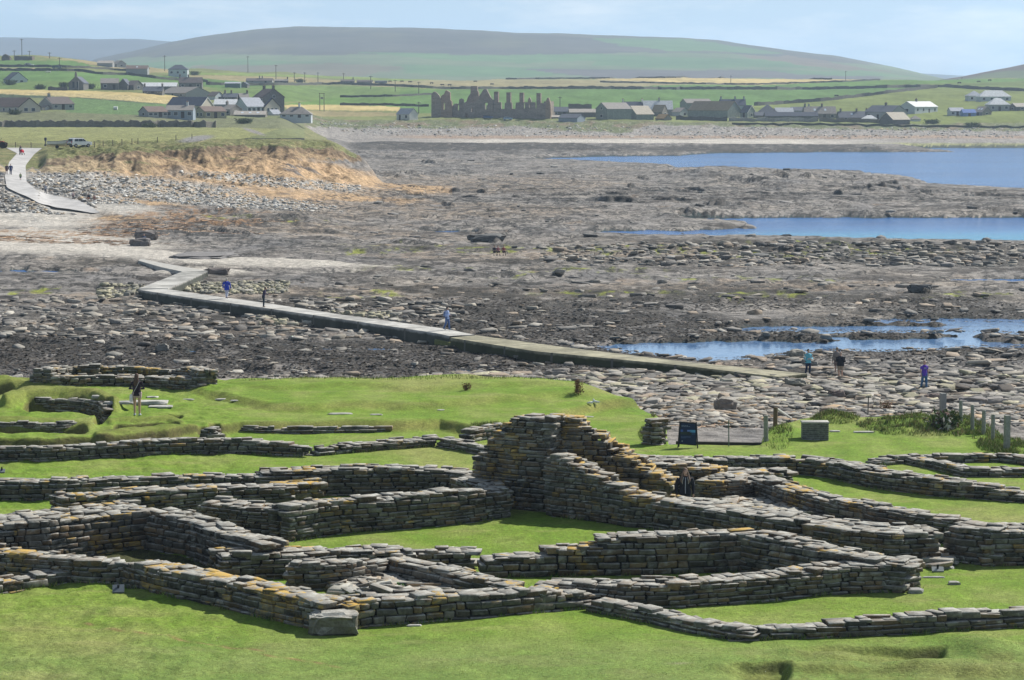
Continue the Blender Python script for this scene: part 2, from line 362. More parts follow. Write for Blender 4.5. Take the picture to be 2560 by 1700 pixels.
def ledges(X, Y, per, ang, amp, seed):
    c, s = math.cos(ang), math.sin(ang)
    q = (X*s+Y*c)+fbm(X/9, Y/13, 4, seed=seed)*per*1.5
    t = q/per; fr = t-np.floor(t)
    a = (perlin(np.floor(t)*7.3+X*.045, np.floor(t)*3.1+Y*.01)*.8+.45).clip(0, 1.3)
    # a scarp that faces the sea and a slab dipping gently away
    return amp*a*(np.where(fr < .16, fr/.16, 1-(fr-.16)/.84)), ((fr < .2)*a)
_lr = np.random.default_rng(77); LEDGE = [(1880, 466, 55, 1.5, 16, .05), (1965, 458, 30, 1.1, 12, .06), (2010, 462, 26, .9, 12, .05), (1745, 540, 30, 1.3, 10, 0), (1815, 438, 50, 1.0, 14, .05), (1960, 442, 40, .9, 14, .05), (2200, 482, 90, .9, 16, .0), (2310, 728, 22, .6, 5, .15), (1040, 610, 60, .5, 8, .06), (1220, 604, 34, .9, 7, .05), (570, 590, 70, .6, 8, .1), (560, 545, 60, .7, 9, 0), (700, 556, 120, .5, 9, .03), (430, 540, 50, .4, 6, 0), (2040, 660, 40, .3, 5, .2), (2260, 745, 60, .3, 4, .12), (1950, 490, 120, .5, 10, 0)]
for _k in range(190):
    _py = 385+ (560-385)*_lr.random()**1.2 if _k < 120 else 560+190*_lr.random()
    _px = (950 if _py < 520 else 250)+_lr.random()*(1900 if _py < 520 else 2400)
    LEDGE.append((_px, _py, 10+60*_lr.random()**2, (.25+.6*_lr.random()**2)*(1.25 if _py < 520 else .55), 3+(9 if _py < 520 else 3)*_lr.random(), _lr.normal(.03, .06)))
def ledge_field(X, Y, px0, py0):
    z = np.zeros(px0.shape); dk = np.zeros(px0.shape); fx, fy = px0.ravel(), py0.ravel(); fX, fY = X.ravel(), Y.ravel(); zr, dr = z.ravel(), dk.ravel()
    for lx, ly, hw, h, ln, sl in LEDGE:
        Yc = float(yof(ly, .5)); y1 = Yc+ln*1.3+hw*.02*Yc/100
        s = np.where((np.abs(fx-lx) < hw) & (fY > Yc-3-hw*.12*Yc/400) & (fY < y1+4))[0]
        if not len(s): continue
        u = (fx[s]-lx)/hw; wv = perlin(fX[s]*.25+lx, fX[s]*0+ly)*1.2+perlin(fX[s]*.8+lx, fX[s]*0+ly)*.5
        yc = Yc-(fx[s]-lx)*sl*Yc*Yc/105000+wv*Yc/260; t = (fY[s]-yc)/ln
        e = (1-u*u).clip(0, 1)**.5; f = np.where(t < 0, 0, np.where(t < .07, t/.07, (1-(t-.07)/.93).clip(0, 1)))*e
        zr[s] = np.maximum(zr[s], f*h); dr[s] = np.maximum(dr[s], ((t > -.02) & (t < .11))*e)
    return zr.reshape(px0.shape), dr.reshape(px0.shape)
def shore_detail(X, Y, px0, py0):
    wet = water_mask(px0, py0)
    am = sstep(98, 135, Y)*(1-sstep(905, 945, Y))
    l1, s1 = ledges(X, Y, 9.5, .22, .62, 1)
    l2, s2 = ledges(X, Y, 3.3, .30, .24, 2)
    l3, s3 = ledges(X, Y, 27., .12, .9, 3)
    n = fbm(X/5, Y/7, 5, seed=6)
    nw = np.maximum(np.maximum(water_mask(px0, py0-3.5), water_mask(px0, py0-8)), water_mask(px0, py0-13))
    l4, s4 = ledges(X, Y, 44., .30, 1.0, 5); sp = sstep(.12, .45, fbm(X/38, Y/60, 3, seed=25))
    d = (l1*.55+l2+l3*.45*sstep(200, 320, Y)+n*.28-.35)*(1-.35*sstep(350, 650, Y))+l4*1.25*sp*sstep(260, 380, Y)
    d = d*(1-.5*ell(px0, py0, 2050, 850, 620, 60, 0))
    d = np.where(nw > .5, d*.25-.1, d)
    right = sstep(1750, 2050, px0)
    d = d+.9*ell(px0, py0, 1980, 455, 320, 30, 3)*np.clip(fbm(X/16, Y/9, 4, seed=22)+.5, 0, 1.6)*1.7
    d = d+.5*ell(px0, py0, 2300, 520, 500, 16, 0)*np.clip(fbm(X/12, Y/9, 4, seed=23)+.6, 0, 1.6)
    d = d+.55*ell(px0, py0, 2000, 625, 520, 16, 0)*np.clip(fbm(X/8, Y/9, 4, seed=24)+.5, 0, 1.6)
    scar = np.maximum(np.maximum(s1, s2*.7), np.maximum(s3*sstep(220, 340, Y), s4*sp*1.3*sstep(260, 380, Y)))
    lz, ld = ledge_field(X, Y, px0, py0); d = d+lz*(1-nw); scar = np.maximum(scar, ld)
    return d*am, wet*am, scar*am
def land_z(X, Y, full=False):
    X = np.asarray(X, float); Y = np.asarray(Y, float)
    px0, py0 = proj(X, Y, 0.0*X)
    wob = (fbm(X/11, Y/40, 3, seed=37)*9+fbm(X/3, Y/14, 3, seed=38)*2.6)*sstep(130, 230, px0)*(1-sstep(860, 960, px0))*sstep(396, 408, Y)*(1-sstep(462, 485, Y))
    zb = land_base(X, Y+wob, pxa(X, Y))
    flat = 1-sstep(1.6, 3.0, zb)*sstep(118, 170, Y)
    d, wet, scar = shore_detail(X, Y, px0, py0)
    z = zb+d*flat
    sand = np.zeros(px0.shape)
    for cx, cy, rx, ry, a in SAND: sand = np.maximum(sand, ell(px0, py0-2, cx, cy, rx, ry*1.1, a))
    z = z*(1-sand*flat)+(zb+.12+fbm(X/8, Y/8, 2)*.06)*sand*flat
    z = np.where((flat > .4) & (Y > 100) & (Y < 900), np.maximum(z, .07+.05*fbm(X, Y, 2)), z)
    if full:            # shelve gently into the water
        wb = wet.copy()
        for _ in range(3):
            wb = (wb+np.roll(wb, 1, 0)+np.roll(wb, -1, 0))/3; wb = (wb+np.roll(wb, 1, 1)+np.roll(wb, -1, 1))/3
        z = z*(1-wb*flat)-.32*wb*flat
    else: z = np.where((wet > .5) & (flat > .4), -.3, z)
    # cliff and bank relief
    slope = sstep(2.0, 4.0, zb)*(1-sstep(9.0, 11.0, zb))
    inc = sstep(330, 380, Y)*(1-sstep(480, 520, Y))*(px0 < 1000)*sstep(100, 200, px0)
    z = z+fbm(X/6, Y/6, 5, seed=31)*1.5*slope*inc
    z = z+fbm(X/1.5, Y/2, 3, seed=32)*.35*slope*inc
    far = sstep(935, 960, Y)*(1-sstep(995, 1030, Y))
    z = z+fbm(X/7, Y/10, 4, seed=33)*1.0*far
    z = z+fbm(X/60, Y/120, 3, seed=34)*2.0*sstep(1050, 1400, Y)+fbm(X/3, Y/9, 2, seed=36)*.25*sstep(480, 540, Y)*(zb > 6)
    if full: return z, zb, wet, scar, px0, py0, flat, sand
    return z
def hit(px, py, fn, y0, y1, n=3000):
    """first point of the ground seen at photo pixel (px, py)"""
    Y = np.exp(np.linspace(math.log(y0), math.log(y1), n)); X = xof(px, py, Y); Z = zof(py, Y)
    d = Z-fn(X, Y); i = np.where(d <= 0)[0]
    k = i[0] if len(i) else n-1
    if k > 0 and len(i):
        t = d[k-1]/(d[k-1]-d[k]+1e-9); Yv = Y[k-1]+(Y[k]-Y[k-1])*t
    else: Yv = Y[k]
    Xv = float(xof(px, py, Yv)); return Xv, float(Yv), float(fn(np.array([Xv]), np.array([Yv]))[0])
GOLD = (.46, .37, .17); GRN = (.105, .18, .055); OLV = (.17, .19, .075); TANF = (.27, .23, .12); DK = (.05, .075, .035)
FIELDS = [  # farmland, seen from the near side
 (OLV, [(-400, 60), (3000, 60), (3000, 345), (-400, 345)]),
 (GRN, [(-400, 150), (60, 151), (180, 152), (240, 165), (120, 168), (-400, 166)]), (TANF, [(80, 138), (400, 168), (480, 180), (360, 182), (240, 165), (180, 152)]),
 (OLV, [(-400, 168), (240, 168), (360, 182), (-400, 182)]), ((.42, .35, .22), [(-400, 170), (60, 170), (125, 174), (60, 175), (-400, 176)]),
 (GRN, [(-400, 178), (130, 177), (420, 190), (600, 203), (560, 212), (460, 215), (300, 205), (-400, 200)]), ((.13, .19, .06), [(-400, 200), (300, 203), (460, 216), (300, 224), (-400, 224)]),
 (GOLD, [(-400, 223), (0, 224), (200, 227), (330, 231), (440, 240), (500, 255), (415, 259), (300, 250), (160, 241), (0, 234), (-400, 233)]),
 (DK, [(-400, 234), (0, 235), (165, 242), (300, 251), (415, 260), (330, 257), (165, 246), (-400, 240)]),
 (GRN, [(165, 244), (300, 253), (430, 262), (520, 272), (520, 300), (165, 290)]),
 ((.16, .17, .08), [(-400, 279), (165, 281), (350, 288), (800, 300), (800, 322), (-400, 312)]),
 ((.24, .25, .09), [(-400, 317), (540, 318), (700, 322), (620, 345), (480, 362), (-400, 368)]),
 ((.19, .25, .07), [(470, 180), (850, 190), (1060, 199), (1000, 203), (760, 192), (470, 186)]), (TANF, [(430, 186), (760, 194), (900, 204), (900, 207), (700, 206), (560, 201)]),
 ((.10, .18, .05), [(500, 206), (560, 203), (700, 213), (560, 222), (480, 215)]),
 ((.13, .19, .06), [(520, 222), (700, 213), (1500, 226), (1500, 248), (1070, 250), (850, 246), (700, 256)]), ((.12, .20, .05), [(840, 244), (1070, 250), (1080, 268), (700, 262)]),
 (GOLD, [(700, 262), (860, 262), (1075, 270), (1075, 278), (850, 276), (720, 272)]), (TANF, [(770, 276), (990, 282), (1000, 290), (780, 292)]),
 ((.27, .24, .13), [(850, 204), (1250, 198), (1500, 199), (2000, 202), (1900, 213), (1500, 220), (1100, 222), (900, 214)]),
 (GOLD, [(1450, 196), (1700, 193), (2160, 199), (2100, 206), (1900, 212), (1700, 208)]),
 ((.11, .19, .05), [(1700, 212), (1920, 213), (2150, 201), (2560, 196), (2900, 196), (2900, 212), (2300, 214), (1900, 223), (1500, 221)]),
 (GRN, [(1000, 226), (1500, 222), (1900, 225), (2300, 217), (2100, 245), (1870, 264), (1400, 290), (1000, 282)]),
 ((.16, .19, .06), [(1870, 266), (2100, 248), (2340, 218), (2560, 228), (2900, 230), (2900, 330), (1870, 310)]),
 ((.13, .17, .055), [(2200, 212), (2560, 203), (2900, 202), (2900, 226), (2400, 222)]),
]
def build_land():
    cols = np.arange(-260, 2821, 3.1)
    Ys = [84.0]
    while Ys[-1] < 2300:
        y = Ys[-1]; s = .0030 if y < 480 else (.0030 if y < 1060 else .007)
        Ys.append(y+(.27 if 404 < y < 470 else max(.32, y*s)))
    Ys = np.array(Ys); P_, Yg = np.meshgrid(cols, Ys)
    Xg = (P_-1280)/F*(Yg*ct+12*st)
    z, zb, wet, scar, px0, py0, flat, sand = land_z(Xg, Yg, True)
    px, py = proj(Xg, Yg, z)
    n1 = fbm(Xg/3, Yg/5+z*.5*(zb > 2), 4, seed=41); n2 = fbm(Xg/14, Yg/22, 4, seed=42); n3 = fbm(Xg/.8, Yg/1.6, 3, seed=43)
    wx = fbm(px0/60, py0/14, 4, seed=44)*60; wy = fbm(px0/80, py0/12, 4, seed=45)*13+fbm(px0/18, py0/5, 3, seed=46)*6
    qx, qy = px0+wx, py0+wy
    col = np.zeros(Xg.shape+(3,))+np.array((.265, .245, .225))
    col = lerp3(col, (.32, .285, .245), sstep(-.1, .5, n2))
    col = lerp3(col, (.19, .183, .18), sstep(.05, .6, -n2))
    def zone(L): return zsum(qx, qy, L)
    col = lerp3(col, (.33, .26, .19), zone(BROWN)*.75*sstep(-.5, .2, n1))
    kelp = zone(KELP)*sstep(-.55, -.1, n1+.25*n3)
    kelp = np.maximum(kelp, .85*sstep(.25, .5, fbm(Xg/11, Yg/16, 5, seed=48)+.2*n3)*sstep(.1, .3, 1-sand))
    kelp = kelp*(1-ell(px0, py0, 950, 600, 600, 26, 0)*.8)
    col = lerp3(col, (.040, .034, .026), kelp*.92)
    al = zone(ALGAE)*sstep(.05, .35, fbm(Xg/2.2, Yg/5, 4, seed=49)+.1)*1.0
    col = lerp3(col, (.30, .34, .03), al*.9)
    col = lerp3(col, (.36, .24, .14), .5*sstep(.30, .6, fbm(Xg/6, Yg/11, 4, seed=50))*(1-kelp))
    col = lerp3(col, (.040, .040, .038), np.clip(scar, 0, 1)*.9*sstep(-.5, .1, n1))  # scarp faces painted dark, their shade put into the rock colour
    sandm = np.maximum(sand, zsum(qx, qy, SAND))*flat
    col = lerp3(col, (.53, .49, .43), sandm*sstep(-.5, -.05, n1+.3))
    col = lerp3(col, (.33, .19, .09), zone(WRACK)*sstep(-.15, .15, n3+n1*.5)*.85)
    # the orange till slope and cliff of the near headland
    hd = (px0 < 1130)*(Yg < 480)*1.0
    hx, hy = px+fbm(px/40, py/12, 3, seed=51)*24, py+fbm(px/50, py/10, 3, seed=52)*9
    org = zsum(hx, hy, ORANGE)*hd
    col = lerp3(col, (.50, .34, .19), org*sstep(-.7, .1, n2+.2))
    col = lerp3(col, (.40, .27, .17), org*sstep(.1, .5, n1)*.7)
    col = lerp3(col, (.17, .145, .125), hd*org*sstep(.22, .45, fbm(Xg/9, Yg/5, 3, seed=53)))
    shg = zsum(hx, hy, SHINGLE)*hd
    col = lerp3(col, (.46, .44, .40), shg*sstep(-.25, .15, n3+.2*n1)*.95)
    # top of the cliff line in photo rows for every column
    top = np.interp(px, [-300, 40, 95, 120, 200, 330, 420, 520, 620, 700, 780, 830, 880, 905], [350, 420, 425, 398, 402, 398, 392, 386, 392, 372, 372, 372, 386, 380])+fbm(px/30, py*0, 3, seed=54)*16
    base = np.interp(px, [-300, 60, 100, 130, 260, 400, 600, 700, 800, 880, 905], [440, 430, 430, 438, 440, 440, 425, 412, 402, 405, 390])+fbm(px/25, py*0+3, 3, seed=55)*8
    cl = hd*(Yg > 380)*(px < 905)*1.0
    zt_ = np.interp(px, [100, 120, 330, 500, 700, 820, 885, 905], [8.0, 8.25, 9.0, 9.7, 9.7, 9.1, 7.2, 7.2]); zf_ = np.interp(px, [100, 120, 330, 500, 700, 820, 885, 905], [5.8, 5.9, 5.7, 6.2, 6.9, 6.95, 6.2, 6.2])
    zn = zb+n3*.35+n1*.3; R_ = sstep(106, 122, px); topm = sstep(zt_-.30, zt_-.12, zn)
    face = cl*(sstep(0, 3, py-top)*(1-sstep(-2, 3, py-base))*(1-R_)+R_*sstep(zf_-.2, zf_+.2, zn)*(1-topm))
    gx = np.clip((px-120)/300, 0, 1)
    fc = np.zeros_like(col)+np.array((.36, .25, .14)); fc = lerp3(fc, (.46, .36, .22), 1-gx)
    fc = lerp3(fc, (.12, .075, .045), sstep(.05, .35, fbm(Xg/2.5, z*1.4, 4, seed=56))*.8)
    fc = lerp3(fc, (.12, .15, .05), sstep(.25, .5, fbm(Xg/4, z*1.2+Yg/4, 4, seed=57))*.8)
    soil_shade = cl*R_*(1-topm)*sstep(zt_-1.5, zt_-.7, zn)*sstep(-.5, 0, fbm(px/22, px*0+9, 2, seed=63)+.15)  # brown soil band with the shade under the grass lip painted in
    col = lerp3(col, fc, face); col = lerp3(col, (.15, .105, .06), soil_shade*.8)
    # grass on the headland
    gr = (zb > 3.2)*(Yg > 380)*(sstep(0, 4, top-py)*(1-R_)+R_*topm*(px < 905))*1.0
    gr = np.where((Yg > 480) & (px < 1000) & (zb > 4.0), 1, gr)
    rough = np.zeros_like(col)+np.array((.17, .18, .065)); rough = lerp3(rough, (.30, .25, .12), sstep(-.1, .4, n1)*.6); rough = lerp3(rough, (.07, .095, .03), sstep(.1, .5, -n3)*.7)
    col = lerp3(col, rough, gr)
    # far beach and bank
    fb = sstep(895, 915, Yg)*1.0
    fs = np.zeros_like(col)+np.array((.31, .285, .26)); fs = lerp3(fs, (.22, .20, .18), sstep(-.15, .3, n3+n1*.6)*.7)
    yy = py+n2*3
    fs = lerp3(fs, (.52, .48, .42), sstep(346, 350, yy)*(1-sstep(358, 364, yy))*sstep(1000, 1250, px+n1*60)*(1-sstep(1950, 2300, px)))
    fs = lerp3(fs, (.36, .25, .17), sstep(337, 341, yy)*(1-sstep(344, 348, yy))*sstep(900, 1100, px)*.8)
    fs = lerp3(fs, (.06, .055, .05), sstep(361, 365, yy)*(1-sstep(1700, 2300, px)))
    fs = lerp3(fs, (.30, .32, .10), sstep(355, 360, yy)*sstep(2100, 2300, px)*.7)
    col = np.where((fb*(zb < 9))[..., None] > .5, fs, col)
    bl = np.interp(px, [700, 900, 1100, 1300, 1450, 1550, 1650, 1800, 2000, 2200, 2560], [316, 322, 322, 318, 330, 334, 312, 318, 322, 326, 330])+fbm(Xg/9, Yg/9, 3, seed=58)*7
    bank = fb*sstep(0, 3, bl-py)
    bc = np.zeros_like(col)+np.array((.13, .15, .06)); bc = lerp3(bc, (.20, .145, .095), sstep(.0, .3, n2+n1*.4)*.8); bc = lerp3(bc, (.38, .35, .30), sstep(.2, .4, n3+n1*.3)*.5)
    col = lerp3(col, bc, bank)
    # farmland
    fm = sstep(998, 1012, Yg)*(px > 760)+((Yg > 480)*(px <= 760))*1.0
    fx, fy = px+n2*4, py+fbm(Xg/20, Yg/60, 3, seed=59)*1.6
    fcol = np.zeros_like(col)
    for c_, poly in FIELDS: fcol = np.where(inpoly(fx, fy, poly)[..., None], np.asarray(c_), fcol)
    fcol = fcol*(1+.16*fbm(Xg/25, Yg/70, 4, seed=60)+.14*n1+.12*fbm(Xg/6, Yg/90, 2, seed=62))[..., None]
    col = lerp3(col, fcol, np.clip(fm, 0, 1)*(py < 372))
    # little track that climbs from the headland
    trk = ell(px, py, 490, 347, 42, 7, -8)*(Yg > 440)*(py < 360); col = lerp3(col, (.24, .23, .22), trk)
    trk2 = ell(px, py, 635, 329, 28, 4, 18)*(Yg > 500); col = lerp3(col, (.26, .24, .22), trk2)
    col = lerp3(col, (.03, .05, .05), wet*flat)
    nr, nc = Xg.shape
    idx = np.arange(nr*nc).reshape(nr, nc)
    q = np.stack([idx[:-1, :-1], idx[:-1, 1:], idx[1:, 1:], idx[1:, :-1]], -1).reshape(-1, 4)
    V = np.stack([Xg, Yg, z], -1).reshape(-1, 3)
    split = int(np.searchsorted(Ys, 1004))
    qs = q.reshape(nr-1, nc-1, 4)
    crack = (flat*(1-sandm)*(1-kelp*.8)*(Yg < 900)*(Yg > 125)).clip(0, 1)
    def sub(r0, r1, name, mat):
        v = V.reshape(nr, nc, 3)[r0:r1+1].reshape(-1, 3); cc = col[r0:r1+1].reshape(-1, 3).clip(.01, .8)
        o = np_mesh(name, v, quads=qs[r0:r1].reshape(-1, 4)-r0*nc, col=cc, mat=mat, smooth=True, extra={'crack': crack[r0:r1+1]})
        return tag(o, kind='structure')
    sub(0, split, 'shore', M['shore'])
    sub(split, nr-1, 'farmland', M['land'])
build_land()

# ------------------------------------------------------------------ water: one sheet at sea level
def build_sea():
    cols = np.arange(-600, 3200, 40.0); rows = np.array([1150, 1000, 900, 860, 820, 780, 740, 700, 650, 620, 610, 600, 590, 580, 570, 560, 550, 540, 520, 500, 480, 460, 440, 420, 400, 385, 375, 365, 358])
    P_, R = np.meshgrid(cols, rows); Y = yof(R, 0.0); X = xof(P_, R, Y)
    V = np.stack([X, Y, 0*X], -1).reshape(-1, 3)
    t = (sstep(572, 592, R)*(1-sstep(606, 640, R))*sstep(1700, 2000, P_))
    shal = sstep(700, 860, R)
    c = np.zeros(P_.shape+(3,))+t[..., None]*np.array((.05, .22, .17))+shal[..., None]*np.array((.10, .11, .06))
    nr, nc = P_.shape; idx = np.arange(nr*nc).reshape(nr, nc)
    q = np.stack([idx[:-1, :-1], idx[:-1, 1:], idx[1:, 1:], idx[1:, :-1]], -1).reshape(-1, 4)
    tag(np_mesh('water', V, quads=q, col=c.reshape(-1, 3), mat=M['water'], extra={'calm': shal*.93}), kind='structure')
build_sea()

# ------------------------------------------------------------------ hills far behind
def ridge(name, Y0, Y1, xs, tops, foot, paint, depth=1.0):
    cols = np.linspace(xs[0], xs[-1], 420); rows = np.linspace(0, 1, 90)
    P_, T = np.meshgrid(cols, rows)
    top = np.interp(P_, xs, tops); top = top+fbm(P_/90, P_*0, 3, seed=70)*1.5
    Y = Y0+(Y1-Y0)*T
    prof = np.sin(np.clip(T/.86, 0, 1)*math.pi/2)**1.25
    zt = zof(top, Y0+(Y1-Y0)*.86); zf = zof(foot, Y0)
    z = zf+(zt-zf)*prof*np.where(T > .86, 1-((T-.86)/.14)**2*.3, 1)
    X = (P_-1280)/F*(Y*ct)
    z = z+fbm(X/500, Y/700, 4, seed=71)*5*np.sin(np.clip(T, 0, .85)/.85*math.pi)
    px, py = proj(X, Y, z)
    c = paint(X, Y, px, py, z)
    nr, nc = P_.shape; idx = np.arange(nr*nc).reshape(nr, nc)
    q = np.stack([idx[:-1, :-1], idx[:-1, 1:], idx[1:, 1:], idx[1:, :-1]], -1).reshape(-1, 4)
    o = np_mesh(name, np.stack([X, Y, z], -1).reshape(-1, 3), quads=q, col=c.reshape(-1, 3).clip(.01, .7), mat=M['hill'], smooth=True)
    return tag(o, kind='structure')
def paint_main(X, Y, px, py, z):
    n = fbm(X/160, Y/500, 4, seed=72); n2 = fbm(X/60, Y/160, 3, seed=73)
    c = np.zeros(px.shape+(3,))+np.array((.11, .10, .08))
    c = lerp3(c, (.15, .14, .08), sstep(-.1, .5, n)*.6)
    g = (.12, .19, .075); g2 = (.15, .18, .09)
    polys = [(g2, [(300, 145), (600, 138), (1000, 140), (1330, 138), (1600, 132), (1900, 135), (2300, 170), (2600, 190), (2600, 240), (300, 240)]),
             (g, [(1500, 98), (1700, 97), (1800, 108), (1960, 130), (1700, 128), (1620, 118), (1520, 112)]), (g, [(330, 160), (600, 148), (780, 156), (640, 164), (360, 170)]),
             (g, [(900, 134), (1180, 138), (1500, 136), (1640, 150), (1300, 160), (1100, 152)]), ((.17, .15, .09), [(480, 164), (820, 160), (1050, 172), (900, 195), (480, 195)]),
             (g, [(1000, 168), (1400, 174), (1500, 190), (1150, 196), (1030, 186)]), (g, [(1500, 140), (1900, 148), (2100, 166), (1800, 172), (1500, 170)]),
             ((.13, .115, .10), [(1300, 176), (1900, 178), (2180, 186), (2200, 200), (1500, 200)]), ((.17, .135, .09), [(1840, 138), (1960, 134), (2250, 180), (2100, 176)]),
             (g, [(1900, 178), (2150, 176), (2300, 192), (2000, 188)])]
    fx, fy = px+n2*40+n*60, py+n*7+fbm(X/900, Y/1500, 3, seed=75)*8
    for cc, po in polys: c = np.where(inpoly(fx, fy, po)[..., None], np.asarray(cc), c)
    return c*(1+.15*n2[..., None])
xs = [-400, 200, 240, 330, 430, 540, 640, 740, 900, 1060, 1200, 1290, 1400, 1540, 1700, 1800, 1860, 1990, 2080, 2230, 2300, 2380]
tp = [240, 172, 152, 134, 110, 92, 80, 73, 74, 76, 82, 88, 90, 95, 100, 107, 117, 134, 143, 170, 186, 205]
ridge('hill', 3000, 5600, xs, tp, 212, paint_main)
ridge('hill', 5400, 8200, [-400, 0, 100, 250, 350, 430, 560], [88, 96, 97, 100, 100, 106, 128], 215, lambda X, Y, px, py, z: np.zeros(px.shape+(3,))+np.array((.085, .08, .075)))
ridge('hill', 6500, 8600, [2080, 2160, 2300, 2420, 2700], [176, 180, 184, 190, 200], 215, lambda X, Y, px, py, z: np.zeros(px.shape+(3,))+np.array((.085, .09, .075)))
ridge('hill', 2400, 3300, [2330, 2400, 2440, 2560, 2700, 2850], [204, 193, 186, 162, 138, 125], 214, lambda X, Y, px, py, z: lerp3(np.zeros(px.shape+(3,))+np.array((.13, .15, .07)), (.13, .095, .07), sstep(-.1, .2, fbm(X/120, Y/300, 3, seed=74))))
# ------------------------------------------------------------------ the lawn terrace with its mounds and pits
EDX = [-300, 0, 90, 500, 560, 700, 1000, 1130, 1250, 1460, 1570, 1640, 1664, 1672, 1900, 1912, 1940, 2000, 2080, 2200, 2300, 2400, 2560, 2900]
EDY = [1010, 968, 958, 966, 976, 984, 984, 974, 982, 988, 1010, 1030, 1050, 1105, 1105, 1085, 1062, 1042, 1034, 1036, 1034, 1040, 1100, 1170]
def edgeY(px):
    e = np.interp(px, EDX, EDY)+fbm(px/110, px*0, 3, seed=80)*5*(1-sstep(1600, 1660, px)*(1-sstep(1920, 1960, px)))
    return yof(e, 5.2)
def bell(px, py, cx, cy, rx, ry, rot=0, p=2):
    a = math.radians(rot); dx = px-cx; dy = py-cy
    u = (dx*math.cos(a)+dy*math.sin(a))/rx; v = (-dx*math.sin(a)+dy*math.cos(a))/ry
    return np.exp(-(u*u+v*v)**p)
def seg_d(px, py, pts, ky=2.2):
    """distance in photo columns to a polyline (rows stretched by ky)"""
    d = np.full(px.shape, 1e9)
    for (x1, y1), (x2, y2) in zip(pts[:-1], pts[1:]):
        ax, ay = x2-x1, (y2-y1)*ky; bx, by = px-x1, (py-y1)*ky
        t = np.clip((ax*bx+ay*by)/(ax*ax+ay*ay+1e-9), 0, 1)
        d = np.minimum(d, np.hypot(bx-t*ax, by-t*ay))
    return d
def turf_parts(X, Y):
    X = np.asarray(X, float); Y = np.asarray(Y, float)
    px, py = proj(X, Y, 5.3+0*X)
    z = 5.25+.35*(1-sstep(45, 68, Y))+fbm(X/6, Y/9, 3, seed=81)*.10+fbm(X/1.6, Y/2.4, 3, seed=82)*.022
    dead = np.zeros(px.shape)
    wob = fbm(px/190, px*0+2, 2, seed=83)*10
    # raised turf terrace: lower scarp, then a second step towards the shore
    b1 = np.interp(px, [-300, 0, 300, 420, 600, 640, 960, 1100, 1190, 1290, 1500, 1600, 1650, 1700], [1118, 1118, 1114, 1106, 1072, 1070, 1074, 1064, 1086, 1074, 1020, 1010, 1020, 900])+wob*.4
    s1 = 1-sstep(-1, 9, (py-b1)*(1+2.2*(1-sstep(500, 640, px))))
    z = z+s1*.38
    b2 = np.interp(px, [450, 600, 760, 1000, 1250, 1500, 1640], [1000, 1024, 1044, 1040, 1026, 1010, 980])+wob
    m2 = sstep(430, 520, px)*(1-sstep(1420, 1560, px))
    v2 = .45+.55*sstep(-.4, .4, fbm(px/260, px*0+5, 2, seed=91)); s2 = (1-sstep(-4, 9, py-b2))*m2; z = z+s2*.26
    b3 = np.interp(px, [500, 700, 1000, 1400], [985, 1000, 1006, 1000])+wob
    s3 = (1-sstep(-3, 6, py-b3))*sstep(560, 700, px)*(1-sstep(1350, 1500, px)); z = z+s3*.14
    for s, v in ((s1, .9), (s2, .45*v2), (s3, .15*v2)): dead = np.maximum(dead, 4*s*(1-s)*v)
    # the sunken houses on the left
    lf = 1-sstep(560, 620, px)
    def pit(pts, inner, depth, sharp=5):
        nonlocal z, dead
        d = seg_d(px, py, pts); m_ = 1-sstep(inner-sharp, inner+sharp, d)
        z = z-depth*m_; dead = np.maximum(dead, 4*m_*(1-m_))
    def bank(pts, wd, h):
        nonlocal z, dead
        d = seg_d(px, py, pts); m_ = np.exp(-(d/wd)**4)
        z = z+h*m_; dead = np.maximum(dead, m_*.45)
    bank([(-60, 976), (0, 980), (60, 984), (140, 984)], 20, .35)
    bank([(20, 1030), (60, 1016), (150, 1013), (235, 1018), (285, 1040)], 19, .44)
    pit([(84, 1037), (200, 1037), (240, 1046)], 25, .47, 4)
    bank([(-60, 1078), (60, 1078), (165, 1079), (222, 1084)], 16, .16)
    pit([(-80, 1096), (60, 1097), (205, 1096)], 14, .42, 4)
    bank([(278, 1074), (330, 1070), (420, 1070), (452, 1078)], 12, .12)
    pit([(296, 1088), (380, 1086), (436, 1086)], 12, .42, 3)
    bank([(250, 1112), (330, 1104), (480, 1096), (560, 1094)], 16, .16)
    pit([(536, 1085), (546, 1092)], 13, .5, 5)
    pit([(268, 1044), (256, 1058), (246, 1072)], 13, .5, 4)
    pit([(-60, 997), (22, 997)], 15, .35, 4); pit([(424, 1063), (448, 1063)], 9, .38, 3); pit([(505, 1092), (550, 1094)], 9, .4, 3)
    z = z+lf*fbm(X/.9, Y/1.1, 3, seed=92)*.10
    # mounds by the gate and weeds on the right
    z = z+bell(px, py, 2085, 1046, 52, 8, 0, 1)*.34+bell(px, py, 2330, 1058, 170, 18, 0, 1)*.28+bell(px, py, 1960, 1080, 60, 20, 0, 1)*.2
    rw = np.maximum(bell(px, py, 2330, 1062, 180, 24), sstep(2440, 2520, px)*(py < 1140))
    # robbed trenches in the bottom right corner
    def trench(xa, xb, yt, yb, depth):
        nonlocal z, dead
        wv = fbm(px/150, px*0+7, 2, seed=84)*9
        t = (py-yt-wv)/(yb-yt)
        m_ = sstep(0, .17, t)*(1-sstep(.3, 1.0, t))*(sstep(xa, xb-40, px)*.75+.25*sstep(xa, xa+80, px))*(1-sstep(xb-34, xb, px))
        z = z-depth*m_; dead = np.maximum(dead, .5*m_)
    trench(1960, 2372, 1630, 1690, .34); trench(1780, 1985, 1688, 1745, .30)
    z = z+bell(px, py, 2150, 1655, 170, 14)*.16+bell(px, py, 2480, 1640, 120, 22, 12)*.14+bell(px, py, 2050, 1695, 300, 12)*.14+bell(px, py, 2440, 1700, 200, 16)*.18
